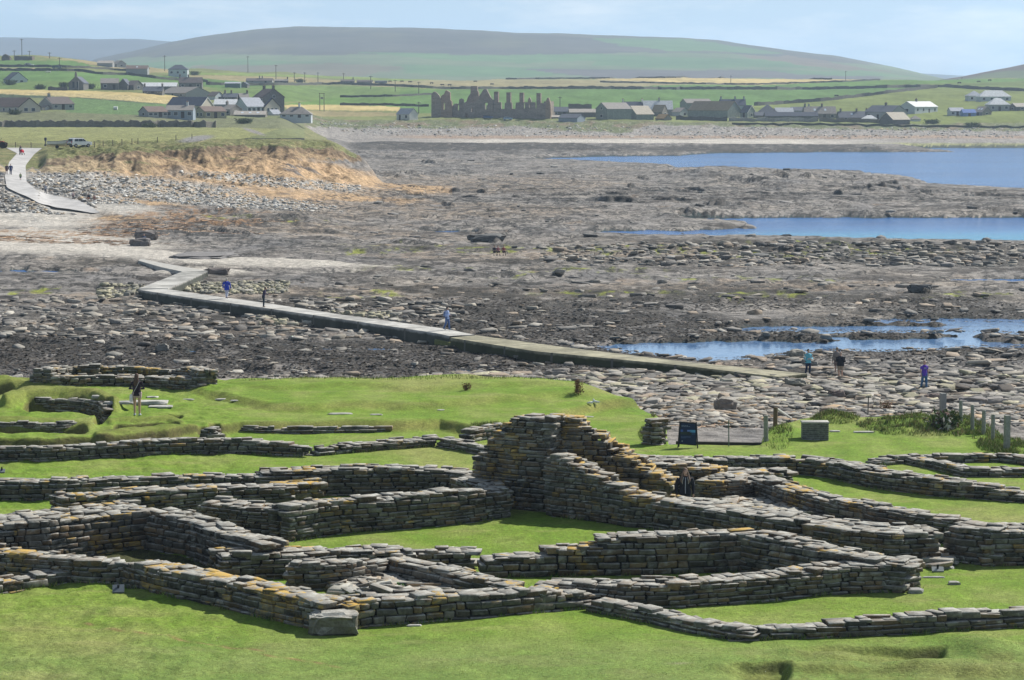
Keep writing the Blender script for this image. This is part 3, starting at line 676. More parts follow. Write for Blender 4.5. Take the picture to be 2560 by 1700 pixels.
    brr = sstep(1700, 2000, px)*sstep(1620, 1660, py)
    z = z+fbm(X/.9, Y/1.6, 3, seed=85)*.06*(brr+dead.clip(0, 1))+rw*fbm(X/.6, Y/.9, 3, seed=86)*.24
    e = edgeY(px)
    z = z-sstep(-.6, 3.0, Y-e)*4.2-sstep(-2.2, .4, Y-e)*.12
    return z, dead.clip(0, 1), px, py, e, rw, brr
def turf_z(X, Y): return turf_parts(X, Y)[0]
def build_turf():
    cols = np.arange(-280, 2841, 3.0); Ys = [36.0]
    while Ys[-1] < 112: Ys.append(Ys[-1]+(.20 if Ys[-1] < 48 else Ys[-1]*.00115))
    P_, Yg = np.meshgrid(cols, np.array(Ys)); Xg = (P_-1280)/F*(Yg*ct+12*st)
    z, dead, px, py, e, rw, brr = turf_parts(Xg, Yg)
    n = fbm(Xg/2.2, Yg/3, 4, seed=87); n2 = fbm(Xg/.6+z*.9, Yg/.9+z*2.1, 3, seed=88); n3 = fbm(Xg/9, Yg/9, 3, seed=89)
    c = np.zeros(px.shape+(3,))+np.array((.168, .262, .033))
    c = lerp3(c, (.25, .285, .085), sstep(-.2, .5, n)*.65); c = lerp3(c, (.125, .225, .026), sstep(.0, .45, -n)*.7); c = lerp3(c, (.26, .27, .09), sstep(.1, .4, fbm(Xg/3.5, Yg/1.2, 4, seed=94))*.5); c = lerp3(c, (.14, .24, .03), sstep(.1, .4, fbm(Xg/.9, Yg/.9, 4, seed=95))*.4)
    c = lerp3(c, (.18, .24, .09), sstep(1560, 1680, py)*.45)
    c = lerp3(c, (.30, .28, .11), sstep(.15, .5, n3)*.45)
    lf2 = 1-sstep(520, 600, px)
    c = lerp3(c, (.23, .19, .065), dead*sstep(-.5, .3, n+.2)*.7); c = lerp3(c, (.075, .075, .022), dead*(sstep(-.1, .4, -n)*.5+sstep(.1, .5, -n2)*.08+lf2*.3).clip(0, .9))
    c = lerp3(c, (.06, .12, .02), rw*sstep(-.2, .3, n2)*.8); c = lerp3(c, (.24, .21, .09), rw*sstep(.1, .4, n)*.7)
    c = lerp3(c, (.19, .20, .06), brr*.5*sstep(-.3, .3, n2)); c = lerp3(c, (.07, .13, .02), brr*.6*sstep(.1, .4, -n))
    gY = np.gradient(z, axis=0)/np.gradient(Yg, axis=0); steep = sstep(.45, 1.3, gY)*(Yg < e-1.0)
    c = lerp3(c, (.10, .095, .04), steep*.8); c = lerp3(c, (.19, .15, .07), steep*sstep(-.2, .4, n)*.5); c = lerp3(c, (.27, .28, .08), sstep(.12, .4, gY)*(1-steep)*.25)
    for k in range(12):    # worn scuffs in a row across the near lawn
        t = k/11; c = lerp3(c, (.27, .17, .085), bell(px, py, 238+t*610+(k*37 % 29)-14, 1572+t*108+(k*13 % 7), 17+(k*7 % 11), 2.6, 10, 1)*sstep(-.5, .2, n2+.2)*.85)
    c = lerp3(c, (.16, .12, .07), sstep(.3, 1.6, Yg-e)*.8)
    room = inpoly(px+n*8, py+n2*3, [(-300, 1398), (0, 1396), (360, 1366), (480, 1392), (640, 1440), (560, 1462), (330, 1452), (-300, 1442)]); c = lerp3(c, (.045, .038, .028), room*.9)  # floor of the left room painted dark, the walls' shade in its colour
    c = lerp3(c, (.30, .27, .18), sstep(1900, 1660, py)*bell(px, py, 1700, 1688, 30, 4, 0, 1)*.6)
    nr, nc = px.shape; idx = np.arange(nr*nc).reshape(nr, nc)
    q = np.stack([idx[:-1, :-1], idx[:-1, 1:], idx[1:, 1:], idx[1:, :-1]], -1).reshape(-1, 4)
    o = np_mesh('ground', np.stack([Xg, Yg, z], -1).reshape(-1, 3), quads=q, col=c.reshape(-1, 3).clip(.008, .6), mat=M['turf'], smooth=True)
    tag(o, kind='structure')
build_turf()
def on_turf(px, py): return hit(px, py, turf_z, 46, 128)
def on_land(px, py, y0=100, y1=2200): return hit(px, py, land_z, y0, y1)

# ------------------------------------------------------------------ dry-stone walls, stone by stone
_S = []; _C = []
for a in range(3):
    for i in range(8):
        s = np.array([1 if i & 1 else -1, 1 if i & 2 else -1, 1 if i & 4 else -1], float)
        _S.append((i, a, s))
SV_c = np.array([s[0] for s in _S]); SV_s = np.array([s[2] for s in _S]); SV_ax = np.array([s[1] for s in _S])
def _faces():
    quads = []; tris = []
    id_ = {(i, a): k for k, (i, a, s) in enumerate(_S)}
    sg = [np.array([1 if i & 1 else -1, 1 if i & 2 else -1, 1 if i & 4 else -1], float) for i in range(8)]
    P0 = np.array([sg[i]*np.where(np.arange(3) == a, 1, .8) for i, a, s in _S])
    def orient(f):
        p = P0[f]; n = np.cross(p[1]-p[0], p[2]-p[0]); return f if n.dot(p.mean(0)) > 0 else f[::-1]
    for a in range(3):
        for s in (-1, 1):
            cs = [i for i in range(8) if sg[i][a] == s]
            o1, o2 = [k for k in range(3) if k != a]
            cs.sort(key=lambda i: math.atan2(sg[i][o2], sg[i][o1])); quads.append(orient([id_[(i, a)] for i in cs]))
    for a in range(3):                              # edges along axis a between the two other face directions
        o1, o2 = [k for k in range(3) if k != a]
        for s1 in (-1, 1):
            for s2 in (-1, 1):
                cs = [i for i in range(8) if sg[i][o1] == s1 and sg[i][o2] == s2]
                quads.append(orient([id_[(cs[0], o1)], id_[(cs[1], o1)], id_[(cs[1], o2)], id_[(cs[0], o2)]]))
    for i in range(8): tris.append(orient([id_[(i, 0)], id_[(i, 1)], id_[(i, 2)]]))
    return np.array(quads), np.array(tris)
SQ, ST = _faces()
def stones_mesh(C, H, A, R3=None, jit=.13, bev=.06, seed=0, tilt=.022):
    """C centres (n,3), H half sizes (n,3), A yaw (n,) -> verts, quads, tris"""
    r = np.random.default_rng(seed); n = len(C)
    cj = 1+(r.random((n, 8, 3))-.5)*2*jit
    bv = np.minimum(H.min(1), .12)[:, None, None]*(bev+max(.09, bev)*r.random((n, 1, 1)))*2
    s = SV_s[None]; h = H[:, None, :]*cj[:, SV_c, :]
    inset = (np.arange(3)[None, :] != SV_ax[:, None])[None]*bv
    P = s*(h-inset)
    tx = r.normal(0, tilt, n)[:, None]; ty = r.normal(0, tilt, n)[:, None]
    P[..., 2] += P[..., 0]*ty+P[..., 1]*tx
    ca, sa = np.cos(A)[:, None], np.sin(A)[:, None]
    x = P[..., 0]*ca-P[..., 1]*sa; y = P[..., 0]*sa+P[..., 1]*ca
    V = np.stack([x, y, P[..., 2]], -1)+C[:, None, :]
    off = (np.arange(n)*24)[:, None, None]
    return V.reshape(-1, 3), (SQ[None]+off).reshape(-1, 4), (ST[None]+off).reshape(-1, 3)
PAL = np.array([(.20, .205, .19), (.155, .16, .15), (.235, .235, .215), (.19, .15, .11), (.27, .205, .13), (.115, .11, .095), (.21, .175, .14), (.30, .29, .26)])
def stone_cols(n, r, warm=.0):
    p = np.array([.24, .17, .15, .11+warm*.15, .07+warm*.25, .10, .10, .06]); p /= p.sum()
    return PAL[r.choice(8, n, p=p)]*(.55+.95*r.random((n, 1))**1.4)*np.array((1.08, .99, .88))
def lay_wall(pts, hs, th, seed, warm=0, lichen=.3, course=.14, ground=None, rag=.10, big=1.0, sink=.10):
    """pts: [(X,Y,Z)] front foot left to right; hs: height at each; returns lists of stones"""
    r = np.random.default_rng(seed); P = np.array(pts, float)
    seg = np.hypot(*(P[1:, :2]-P[:-1, :2]).T); S = np.concatenate([[0], np.cumsum(seg)]); L = S[-1]
    hs = np.array(hs, float)
    def at(s):
        s = np.clip(s, 0, L)
        return np.stack([np.interp(s, S, P[:, k]) for k in range(3)], -1)
    def tan(s):
        d = at(np.clip(s+.25, 0, L))-at(np.clip(s-.25, 0, L)); d = d[..., :2]; return d/(np.linalg.norm(d, axis=-1, keepdims=True)+1e-9)
    def height(s): return np.interp(s, S, hs)+fbm(s*1.3, s*0+seed, 3, seed=seed)*rag
    C = []; H = []; A = []
    hmax = hs.max()+rag
    z = -sink; k = 0
    while z < hmax:
        ch = course*(.55+.85*r.random())*big
        for side in (0, 1):
            s = -.05-r.random()*.2
            while s < L:
                ln = (.20+.46*r.random()**1.3)*big*(1.25 if k < 2 else 1); dp = .15+.05*r.random()
                sm = s+ln/2
                c1 = ch*(.80+.25*r.random())
                if sm < L+.05 and z+c1*.6 < float(height(min(max(sm, 0), L))):
                    t = tan(np.array(min(max(sm, 0), L))); nrm = np.array([-t[1], t[0]])
                    q = at(np.array(min(max(sm, 0), L)))
                    o = dp-.02+abs(r.normal(0, .03)) if side == 0 else th-dp+.02+r.normal(0, .018)
                    C.append((q[0]+nrm[0]*o, q[1]+nrm[1]*o, q[2]+z+ch/2)); H.append((ln/2-.013, dp, c1/2*.90)); A.append(math.atan2(t[1], t[0])+r.normal(0, .03))
                s += ln+.008
        for end, s0 in ((0, .12), (1, L-.12)):         # the wall ends
            if z+ch*.6 > float(height(s0)): continue
            t = tan(np.array(s0)); nrm = np.array([-t[1], t[0]]); q = at(np.array(s0)); o = .06
            while o < th-.1:
                ln = .2+.25*r.random(); ln = min(ln, th-o)
                C.append((q[0]+nrm[0]*(o+ln/2), q[1]+nrm[1]*(o+ln/2), q[2]+z+ch/2)); H.append((ln/2-.004, .13, ch/2*.96)); A.append(math.atan2(nrm[1], nrm[0])+r.normal(0, .05)); o += ln+.01
        z += ch; k += 1
    # flat capping stones and hearting
    s = 0
    while s < L:
        o = .05
        row = .22+.25*r.random()
        while o < th-.03:
            wd = .18+.4*r.random(); ln = row*(.8+1.0*r.random()); wd = min(wd, max(.15, th-o))
            sm = min(s+ln/2, L); t = tan(np.array(sm)); nrm = np.array([-t[1], t[0]]); q = at(np.array(sm)); hh = float(height(sm))
            thk = .034+.055*r.random()**1.3
            C.append((q[0]+nrm[0]*(o+wd/2), q[1]+nrm[1]*(o+wd/2), q[2]+hh+thk*.3+r.normal(0, .022))); H.append((ln/2*.97, wd/2*.97, thk)); A.append(math.atan2(t[1], t[0])+r.normal(0, .13)); o += wd*.95
        s += row*.9
    # core in short blocks so that no light leaks through
    s = .28; ncore = len(C)
    while s < L-.25:
        ln = .5; q = at(np.array(s)); t = tan(np.array(s)); nrm = np.array([-t[1], t[0]]); hh = max(.05, float(height(s))-.05)
        if th > .36: C.append((q[0]+nrm[0]*th/2, q[1]+nrm[1]*th/2, q[2]-.1+(hh+.1)/2)); H.append((ln*.6, max(.05, th/2-.17), (hh+.1)/2)); A.append(math.atan2(t[1], t[0]))
        s += ln*.9
    C = np.array(C); H = np.array(H); A = np.array(A); n = len(C)
    cols = stone_cols(n, r, warm+.25)*.48; cols[ncore:] = .022; li = np.clip(lichen+fbm(C[:, 0]/1.5, C[:, 1]/1.5, 2, seed=seed)*1.3+r.normal(0, .2, n)-.1, 0, 1.1)
    return C, H, A, cols, li
def make_wall(name, label, runs, cat='stone wall', group='low dry-stone walls of the ruined settlement', seed=0, parent=None, extra_stones=None):
    Cs, Hs, As, cs, ls = [], [], [], [], []
    for k, rdef in enumerate(runs):
        pts = [on_turf(*p) if len(p) == 2 else (float(xof(p[0], p[1], yof(p[1], p[2]))), float(yof(p[1], p[2])), p[2]) for p in rdef['pts']]
        C, H, A, co, li = lay_wall(pts, rdef['h'], rdef.get('t', .7), seed*31+k, rdef.get('warm', 0), rdef.get('lichen', .3), rdef.get('course', .14), rag=rdef.get('rag', .055), big=rdef.get('big', 1))
        Cs.append(C); Hs.append(H); As.append(A); cs.append(co); ls.append(li)
    for e in (extra_stones or []):                     # (X, Y, Z, hx, hy, hz, yaw, colour)
        Cs.append(np.array([e[:3]])); Hs.append(np.array([e[3:6]])); As.append(np.array([e[6]])); cs.append(np.array([e[7]])); ls.append(np.array([.1]))
    C = np.concatenate(Cs); H = np.concatenate(Hs); A = np.concatenate(As); co = np.concatenate(cs); li = np.concatenate(ls)
    V, q, t = stones_mesh(C, H, A, seed=seed)
    o = np_mesh(name, V-0, quads=q, tris=t, col=np.repeat(co, 24, 0), mat=M['stone'], extra={'lichen': np.repeat(li, 24)}, parent=parent)
    if parent is None: tag(o, label, cat, group)
    return o
_bs = on_turf(838, 1583)
W = [
 ('low diagonal wall across the near lawn from the grass plaque to the big square corner stone',
  [dict(pts=[(305, 1463), (407, 1487), (555, 1521), (666, 1549), (790, 1576)], h=[.50, .52, .55, .60, .58], t=1.0, lichen=.75)], True),
 ('near front wall running right from the big square corner stone to the thin kerb wall',
  [dict(pts=[(878, 1574), (942, 1566), (1035, 1560), (1109, 1553), (1220, 1545), (1331, 1534), (1442, 1525), (1478, 1521)], h=[.56, .56, .54, .52, .50, .46, .34, .26], t=.85, lichen=.6)], True),
 ('thin low kerb wall nearest the bottom right corner, bending at a sharp angle on the lawn',
  [dict(pts=[(1474, 1531), (1553, 1545), (1627, 1560), (1710, 1581), (1804, 1597), (1850, 1603)], h=[.2, .22, .22, .2, .17, .16], t=.6, lichen=.15, rag=.03),
   dict(pts=[(1842, 1603), (1922, 1600), (2051, 1596), (2162, 1592), (2329, 1583), (2560, 1570), (2700, 1562)], h=[.16, .17, .22, .3, .36, .34, .3], t=.5, lichen=.15, rag=.05, big=1.2)], True),
 ('long wall entering from the left edge and meeting the plaque corner, in front of the dark room',
  [dict(pts=[(-90, 1438), (0, 1445), (111, 1452), (222, 1459), (310, 1463)], h=[.66, .64, .56, .50, .45], t=.75, warm=.6, lichen=.5)], True),
 ('ankle-high stub wall on the lawn at the bottom left edge',
  [dict(pts=[(-90, 1491), (0, 1484), (74, 1473), (166, 1458), (212, 1450)], h=[.24, .22, .2, .2, .18], t=.6, lichen=.3, rag=.04)], True),
 ('deep back wall of the dark left room, thick with yellow lichen on top',
  [dict(pts=[(-110, 1424), (0, 1413), (120, 1402), (240, 1390), (378, 1374)], h=[1.0, 1.02, 1.04, 1.05, 1.05], t=1.9, warm=.7, lichen=.6)], True),
 ('wall with a stepped top running right behind the dark left room to the narrow passage',
  [dict(pts=[(160, 1312), (259, 1304), (400, 1290), (560, 1279), (722, 1272)], h=[.75, .74, .70, .68, .60], t=.8, warm=.3, lichen=.55)], True),
 ('diagonal right wall of the dark left room sloping down towards the viewer',
  [dict(pts=[(372, 1376), (480, 1400), (555, 1424), (640, 1446)], h=[1.05, .98, .90, .84], t=.9, warm=.5, lichen=.25)], True),
 ('short squared block of wall left of the narrow passage in the middle of the ruins',
  [dict(pts=[(500, 1325), (592, 1336), (688, 1344)], h=[.74, .76, .72], t=1.0, warm=.2, lichen=.15)], True),
 ('rubble-topped wall mass between the dark left room and the stone-filled cell',
  [dict(pts=[(560, 1452), (640, 1450), (762, 1444), (860, 1436), (985, 1430)], h=[.62, .62, .56, .50, .46], t=1.1, warm=.2, lichen=.15)], True),
 ('stubby wall end at the left side of the stone-filled cell',
  [dict(pts=[(725, 1478), (790, 1478), (880, 1470), (960, 1458)], h=[.66, .64, .58, .5], t=.55, warm=.3, lichen=.1)], True),
 ('diagonal wall on the right side of the stone-filled cell, running down towards the near front wall',
  [dict(pts=[(945, 1448), (1042, 1470), (1168, 1498), (1250, 1512)], h=[.48, .48, .46, .42], t=.75, lichen=.35)], True),
 ('short wall block with a squared end standing at the left edge of the grassy court',
  [dict(pts=[(1010, 1432), (1090, 1430), (1178, 1428)], h=[.44, .46, .46], t=.75, lichen=.2)], True),
 ('rising back wall of the right-hand room, ochre stones, facing the viewer behind the court entrance',
  [dict(pts=[(1210, 1446), (1290, 1444), (1370, 1443), (1378, 1442), (1500, 1440), (1508, 1440), (1630, 1438), (1760, 1434), (1870, 1430)], h=[.38, .46, .50, .66, .72, .92, .98, 1.0, 1.02], t=.85, warm=1.2, lichen=.2)], True),
 ('diagonal wall closing the right-hand room, sloping down to its front right corner',
  [dict(pts=[(1856, 1432), (1930, 1446), (2030, 1464), (2150, 1478), (2250, 1484)], h=[1.02, .98, .92, .80, .66], t=.85, warm=.2, lichen=.45)], True),
 ('long front wall of the right-hand room ending in a rounded ochre corner on the lawn',
  [dict(pts=[(1330, 1500), (1442, 1510), (1560, 1521), (1700, 1521), (1755, 1516), (1922, 1505), (2007, 1495), (2107, 1486), (2255, 1479), (2305, 1472)], h=[.34, .42, .50, .56, .56, .56, .58, .64, .64, .60], t=.8, warm=.7, lichen=.1, course=.13)], True),
 ('tall front wall of the long rectangular room left of the grassy court',
  [dict(pts=[(727, 1355), (790, 1345), (850, 1336), (998, 1325), (1146, 1312), (1278, 1294)], h=[.95, .90, .92, .92, .92, .76], t=.85, warm=.15, lichen=.12, course=.125),
   dict(pts=[(1276, 1292), (1262, 1277), (1225, 1262), (1190, 1252)], h=[.74, .76, .72, .66], t=.8, warm=.1, lichen=.12)], True),
 ('long back wall stretching from the left edge to the tall ruin, behind all the left rooms',
  [dict(pts=[(-90, 1258), (0, 1252), (148, 1249), (330, 1242), (520, 1234), (660, 1230)], h=[.52, .52, .52, .50, .48, .46], t=.75, lichen=.3),
   dict(pts=[(655, 1244), (760, 1242), (860, 1240), (1000, 1238), (1100, 1238), (1205, 1246)], h=[.72, .74, .80, .76, .74, .60], t=1.0, lichen=.35, warm=.2)], True),
 ('low footing between the passage and the back of the rectangular room, orange lichen on top',
  [dict(pts=[(668, 1262), (740, 1262), (800, 1258)], h=[.5, .55, .6], t=.8, lichen=.9, warm=.4)], True),
 ('long wall below the sunken houses on the left, mossy stones under the turf edge',
  [dict(pts=[(-90, 1157), (0, 1156), (111, 1154), (259, 1145), (370, 1139), (500, 1136), (629, 1136), (755, 1142)], h=[.42, .42, .40, .40, .46, .46, .42, .28], t=.6, lichen=.05, course=.125)], True),
 ('low broken wall on the grass left of the tall ruin, its right end turning down towards it',
  [dict(pts=[(803, 1140), (870, 1134), (961, 1126), (1090, 1117)], h=[.18, .22, .24, .24], t=.6, lichen=.1, rag=.03),
   dict(pts=[(1092, 1117), (1150, 1128), (1218, 1142)], h=[.24, .22, .18], t=.6, lichen=.15, rag=.03)], True),
 ('pale stone revetment at the foot of the turf scarp just left of the tall ruin',
  [dict(pts=[(1178, 1106), (1215, 1100), (1262, 1094)], h=[.34, .40, .44], t=.5, lichen=.1)], True),
 ('pale ruined building footing on the shore edge at the far left, behind the woman',
  [dict(pts=[(81, 955), (144, 962), (229, 965), (370, 967), (484, 971)], h=[.28, .30, .32, .34, .36], t=.9, lichen=.25),
   dict(pts=[(205, 952), (300, 950), (425, 954)], h=[.50, .52, .40], t=.7, lichen=.8, warm=.2),
   dict(pts=[(130, 956), (180, 956), (238, 956)], h=[.5, .62, .66], t=.8, lichen=.3), dict(pts=[(425, 964), (460, 966), (492, 968)], h=[.6, .74, .6], t=.9, lichen=.3)], True),
 ('dark stone lining round the sunken house beside the woman',
  [dict(pts=[(56, 1028, 5.2), (90, 1031, 5.2), (200, 1035, 5.18), (242, 1046, 5.15), (258, 1062, 5.1)], h=[.42, .50, .54, .58, .6], t=.35, lichen=0, warm=.3)], True),
 ('stone face of the lower sunken house at the left edge, under a turf cap',
  [dict(pts=[(-90, 1094, 5.22), (0, 1094, 5.22), (150, 1095, 5.22), (222, 1089, 5.22)], h=[.46, .48, .48, .44], t=.4, lichen=0, course=.09)], True),
 ('thin stone slabs inside the small turf hollow in front of the woman',
  [dict(pts=[(275, 1095, 5.27), (340, 1092, 5.27), (430, 1088, 5.27)], h=[.16, .18, .16], t=.4, lichen=.3, rag=.02)], True),
 ('little stepped stone stair end in the turf right of the small hollow',
  [dict(pts=[(508, 1106), (530, 1110), (552, 1106)], h=[.5, .4, .2], t=.7, lichen=.1)], True),
 ('single row of stones along the foot of the long turf scarp',
  [dict(pts=[(607, 1075), (640, 1082), (700, 1083), (860, 1082), (960, 1080)], h=[.10, .12, .13, .12, .08], t=.3, lichen=.05, rag=.02)], True),
 ('ragged wall end at the shore gate, left side of the entrance gap',
  [dict(pts=[(1612, 1112), (1640, 1114), (1668, 1110)], h=[.70, .84, .86], t=.5, warm=1.8, lichen=.1)], True),
 ('curving back wall behind the apse, farthest right of the tall ruin, bending down the slope',
  [dict(pts=[(1572, 1188), (1680, 1192), (1760, 1190), (1870, 1186), (1990, 1186), (2076, 1196)], h=[.55, .50, .48, .46, .44, .44], t=.9, lichen=.35),
   dict(pts=[(2070, 1196), (2181, 1221), (2329, 1241), (2462, 1250), (2560, 1258), (2680, 1268)], h=[.50, .48, .46, .36, .14, .12], t=.85, lichen=.2, warm=.1)], True),
 ('thin low wall across the lawn near the right edge, below the fence posts',
  [dict(pts=[(2195, 1166), (2280, 1159), (2400, 1158), (2500, 1156), (2600, 1170), (2700, 1180)], h=[.14, .18, .2, .22, .22, .2], t=.55, lichen=.15, rag=.03)], True),
 ('second thin low wall near the right edge with a kink in it',
  [dict(pts=[(2262, 1160), (2330, 1174), (2400, 1192), (2480, 1194), (2600, 1193), (2700, 1196)], h=[.16, .18, .2, .18, .18, .18], t=.6, lichen=.1, rag=.03)], True),
 ('ochre curved wall behind the woman standing in the ruins',
  [dict(pts=[(1585, 1240), (1640, 1238), (1712, 1236), (1790, 1240)], h=[.85, .90, .88, .72], t=1.1, warm=2.0, lichen=.85, course=.09)], True),
 ('broad heap of thin flat layered stones right of the woman in the ruins',
  [dict(pts=[(1735, 1252), (1790, 1256), (1860, 1254), (1925, 1244)], h=[.55, .62, .60, .5], t=1.5, warm=1.0, lichen=.6, course=.07),
   dict(pts=[(1800, 1228), (1900, 1222), (1985, 1216)], h=[.55, .5, .4], t=.9, lichen=.4, course=.08)], True),
 ('long diagonal wall on the far side of the narrow stone passage on the right',
  [dict(pts=[(1866, 1244), (1955, 1276), (2070, 1308), (2181, 1330), (2277, 1348), (2392, 1366)], h=[.62, .62, .64, .68, .68, .64], t=.85, warm=.3, lichen=.35)], True),
 ('long broad diagonal wall on the near side of the narrow stone passage on the right',
  [dict(pts=[(1619, 1322), (1720, 1336), (1885, 1366), (2014, 1390), (2120, 1408), (2230, 1418), (2348, 1412)], h=[.74, .76, .80, .80, .84, .86, .78], t=1.45, warm=.1, lichen=.25, big=1.1)], True),
 ('squared wall block at the right edge standing beside the flagged gap',
  [dict(pts=[(2366, 1402), (2400, 1408), (2473, 1416)], h=[.88, .90, .92], t=1.2, lichen=.2, big=1.1), dict(pts=[(2468, 1416), (2560, 1414), (2680, 1406)], h=[.92, .88, .86], t=1.3, lichen=.35)], True),
 ('tall ragged church gable ruin, highest stonework in the foreground, crusted with orange lichen',
  [dict(pts=[(1190, 1262), (1213, 1265), (1217, 1266), (1235, 1268), (1239, 1268), (1256, 1270), (1260, 1271), (1278, 1273), (1282, 1273), (1372, 1282)], h=[1.60, 1.66, 2.05, 2.12, 2.36, 2.42, 2.66, 2.72, 2.86, 2.86], t=1.05, warm=.6, lichen=.75, course=.13, rag=.07),
   dict(pts=[(1368, 1290), (1392, 1294), (1440, 1299), (1490, 1306), (1530, 1312), (1562, 1318), (1622, 1322)], h=[1.86, 1.80, 1.55, 1.30, 1.10, .92, .86], t=.9, warm=.5, lichen=.55, course=.13, rag=.05),
   dict(pts=[(1368, 1272), (1440, 1276), (1470, 1277), (1500, 1278), (1530, 1280), (1570, 1284), (1610, 1286), (1655, 1288)], h=[2.84, 2.76, 2.50, 2.15, 1.85, 1.60, 1.30, 1.0], t=1.1, warm=.8, lichen=1.0, course=.13, rag=.07)], True),
]
for i, (lab, runs, _) in enumerate(W):
    nm = 'ruined_gable' if 'gable' in lab else 'stone_wall'
    ex = None
    make_wall(nm, lab, runs, seed=i+1, cat='ruin' if nm == 'ruined_gable' else 'stone wall', extra_stones=ex)
# ------------------------------------------------------------------ builders for everything that is made of boxes and tubes
class MB:
    def __init__(s): s.v = []; s.f = []
    def add(s, vs, fs):
        o = len(s.v); s.v += [tuple(v) for v in vs]; s.f += [[i+o for i in f] for f in fs]; return s
    def box(s, c, d, rz=0):
        a, b = math.cos(rz), math.sin(rz); vs = []
        for z in (-1, 1):
            for x, y in ((-1, -1), (1, -1), (1, 1), (-1, 1)):
                X, Y = x*d[0]/2, y*d[1]/2; vs.append((c[0]+X*a-Y*b, c[1]+X*b+Y*a, c[2]+z*d[2]/2))
        return s.add(vs, [[3, 2, 1, 0], [4, 5, 6, 7], [0, 1, 5, 4], [1, 2, 6, 5], [2, 3, 7, 6], [3, 0, 4, 7]])
    def loft(s, rings, caps=True):
        n = len(rings[0]); fs = []
        for k in range(len(rings)-1):
            for i in range(n): fs.append([k*n+i, k*n+(i+1) % n, (k+1)*n+(i+1) % n, (k+1)*n+i])
        if caps: fs.append(list(range(n))[::-1]); fs.append([(len(rings)-1)*n+i for i in range(n)])
        return s.add([v for r in rings for v in r], fs)
    def tube(s, pts, rad, n=8, sq=1.0):
        rings = []; P = [Vector(p) for p in pts]
        for i, p in enumerate(P):
            d = (P[min(i+1, len(P)-1)]-P[max(i-1, 0)]).normalized()
            up = Vector((0, 1, 0)) if abs(d.z) > .8 else Vector((0, 0, 1))
            x = d.cross(up).normalized(); y = x.cross(d).normalized()
            r = rad[i] if isinstance(rad, (list, tuple)) else rad
            rx, ry = r if isinstance(r, tuple) else (r, r*sq)
            rings.append([p+x*math.cos(a)*rx+y*math.sin(a)*ry for a in [2*math.pi*k/n for k in range(n)]])
        return s.loft(rings)
    def ball(s, c, r, n=10, m=7):
        r = r if isinstance(r, tuple) else (r, r, r); rings = []
        for j in range(1, m):
            t = math.pi*j/m-math.pi/2
            rings.append([(c[0]+r[0]*math.cos(t)*math.cos(2*math.pi*k/n), c[1]+r[1]*math.cos(t)*math.sin(2*math.pi*k/n), c[2]+r[2]*math.sin(t)) for k in range(n)])
        return s.loft(rings)
    def build(s, name, mat, parent=None, smooth=False, loc=None):
        me = bpy.data.meshes.new(name); me.from_pydata(s.v, [], s.f); me.validate()
        bm = bmesh.new(); bm.from_mesh(me); bmesh.ops.recalc_face_normals(bm, faces=bm.faces); bm.to_mesh(me); bm.free()
        if smooth: me.polygons.foreach_set('use_smooth', [True]*len(me.polygons))
        if mat: me.materials.append(mat)
        o = bpy.data.objects.new(name, me); link(o, parent)
        if loc: o.location = loc
        return o
def extrude(name, poly, holes, Yd, ppm, thick, mat, parent, zb, xb, basepy):
    """photo outline -> real slab: x from columns, height above the base row"""
    mb = MB(); loops = [poly]+holes
    def cv(p): return ((p[0]-xb)/ppm, (basepy-p[1])/ppm)
    L = [[cv(p) for p in l] for l in loops]
    tris = tessellate_polygon([[Vector((x, z, 0)) for x, z in l] for l in L]); flat = [p for l in L for p in l]
    n = len(flat); vs = [(x, 0, z) for x, z in flat]+[(x, thick, z) for x, z in flat]
    fs = [list(t) for t in tris]+[[t[2]+n, t[1]+n, t[0]+n] for t in tris]; o = 0
    for l in L:
        for i in range(len(l)): j = (i+1) % len(l); fs.append([o+i, o+j, o+j+n, o+i+n])
        o += len(l)
    mb.add(vs, fs); return mb.build(name, mat, parent)
CM = {}
def cmat(col, rough=.85, var=.12, scale=2.5, bmp=.0, metal=0):
    k = (tuple(round(c, 3) for c in col), rough, metal, bmp)
    if k not in CM: CM[k] = plain('paint_%d' % len(CM), col, rough, var, scale, bmp, metal)
    return CM[k]
GLASS = cmat((.03, .04, .05), .15, .05)
WHITE = cmat((.72, .72, .70), .7)
DARKW = cmat((.05, .045, .04), .8)

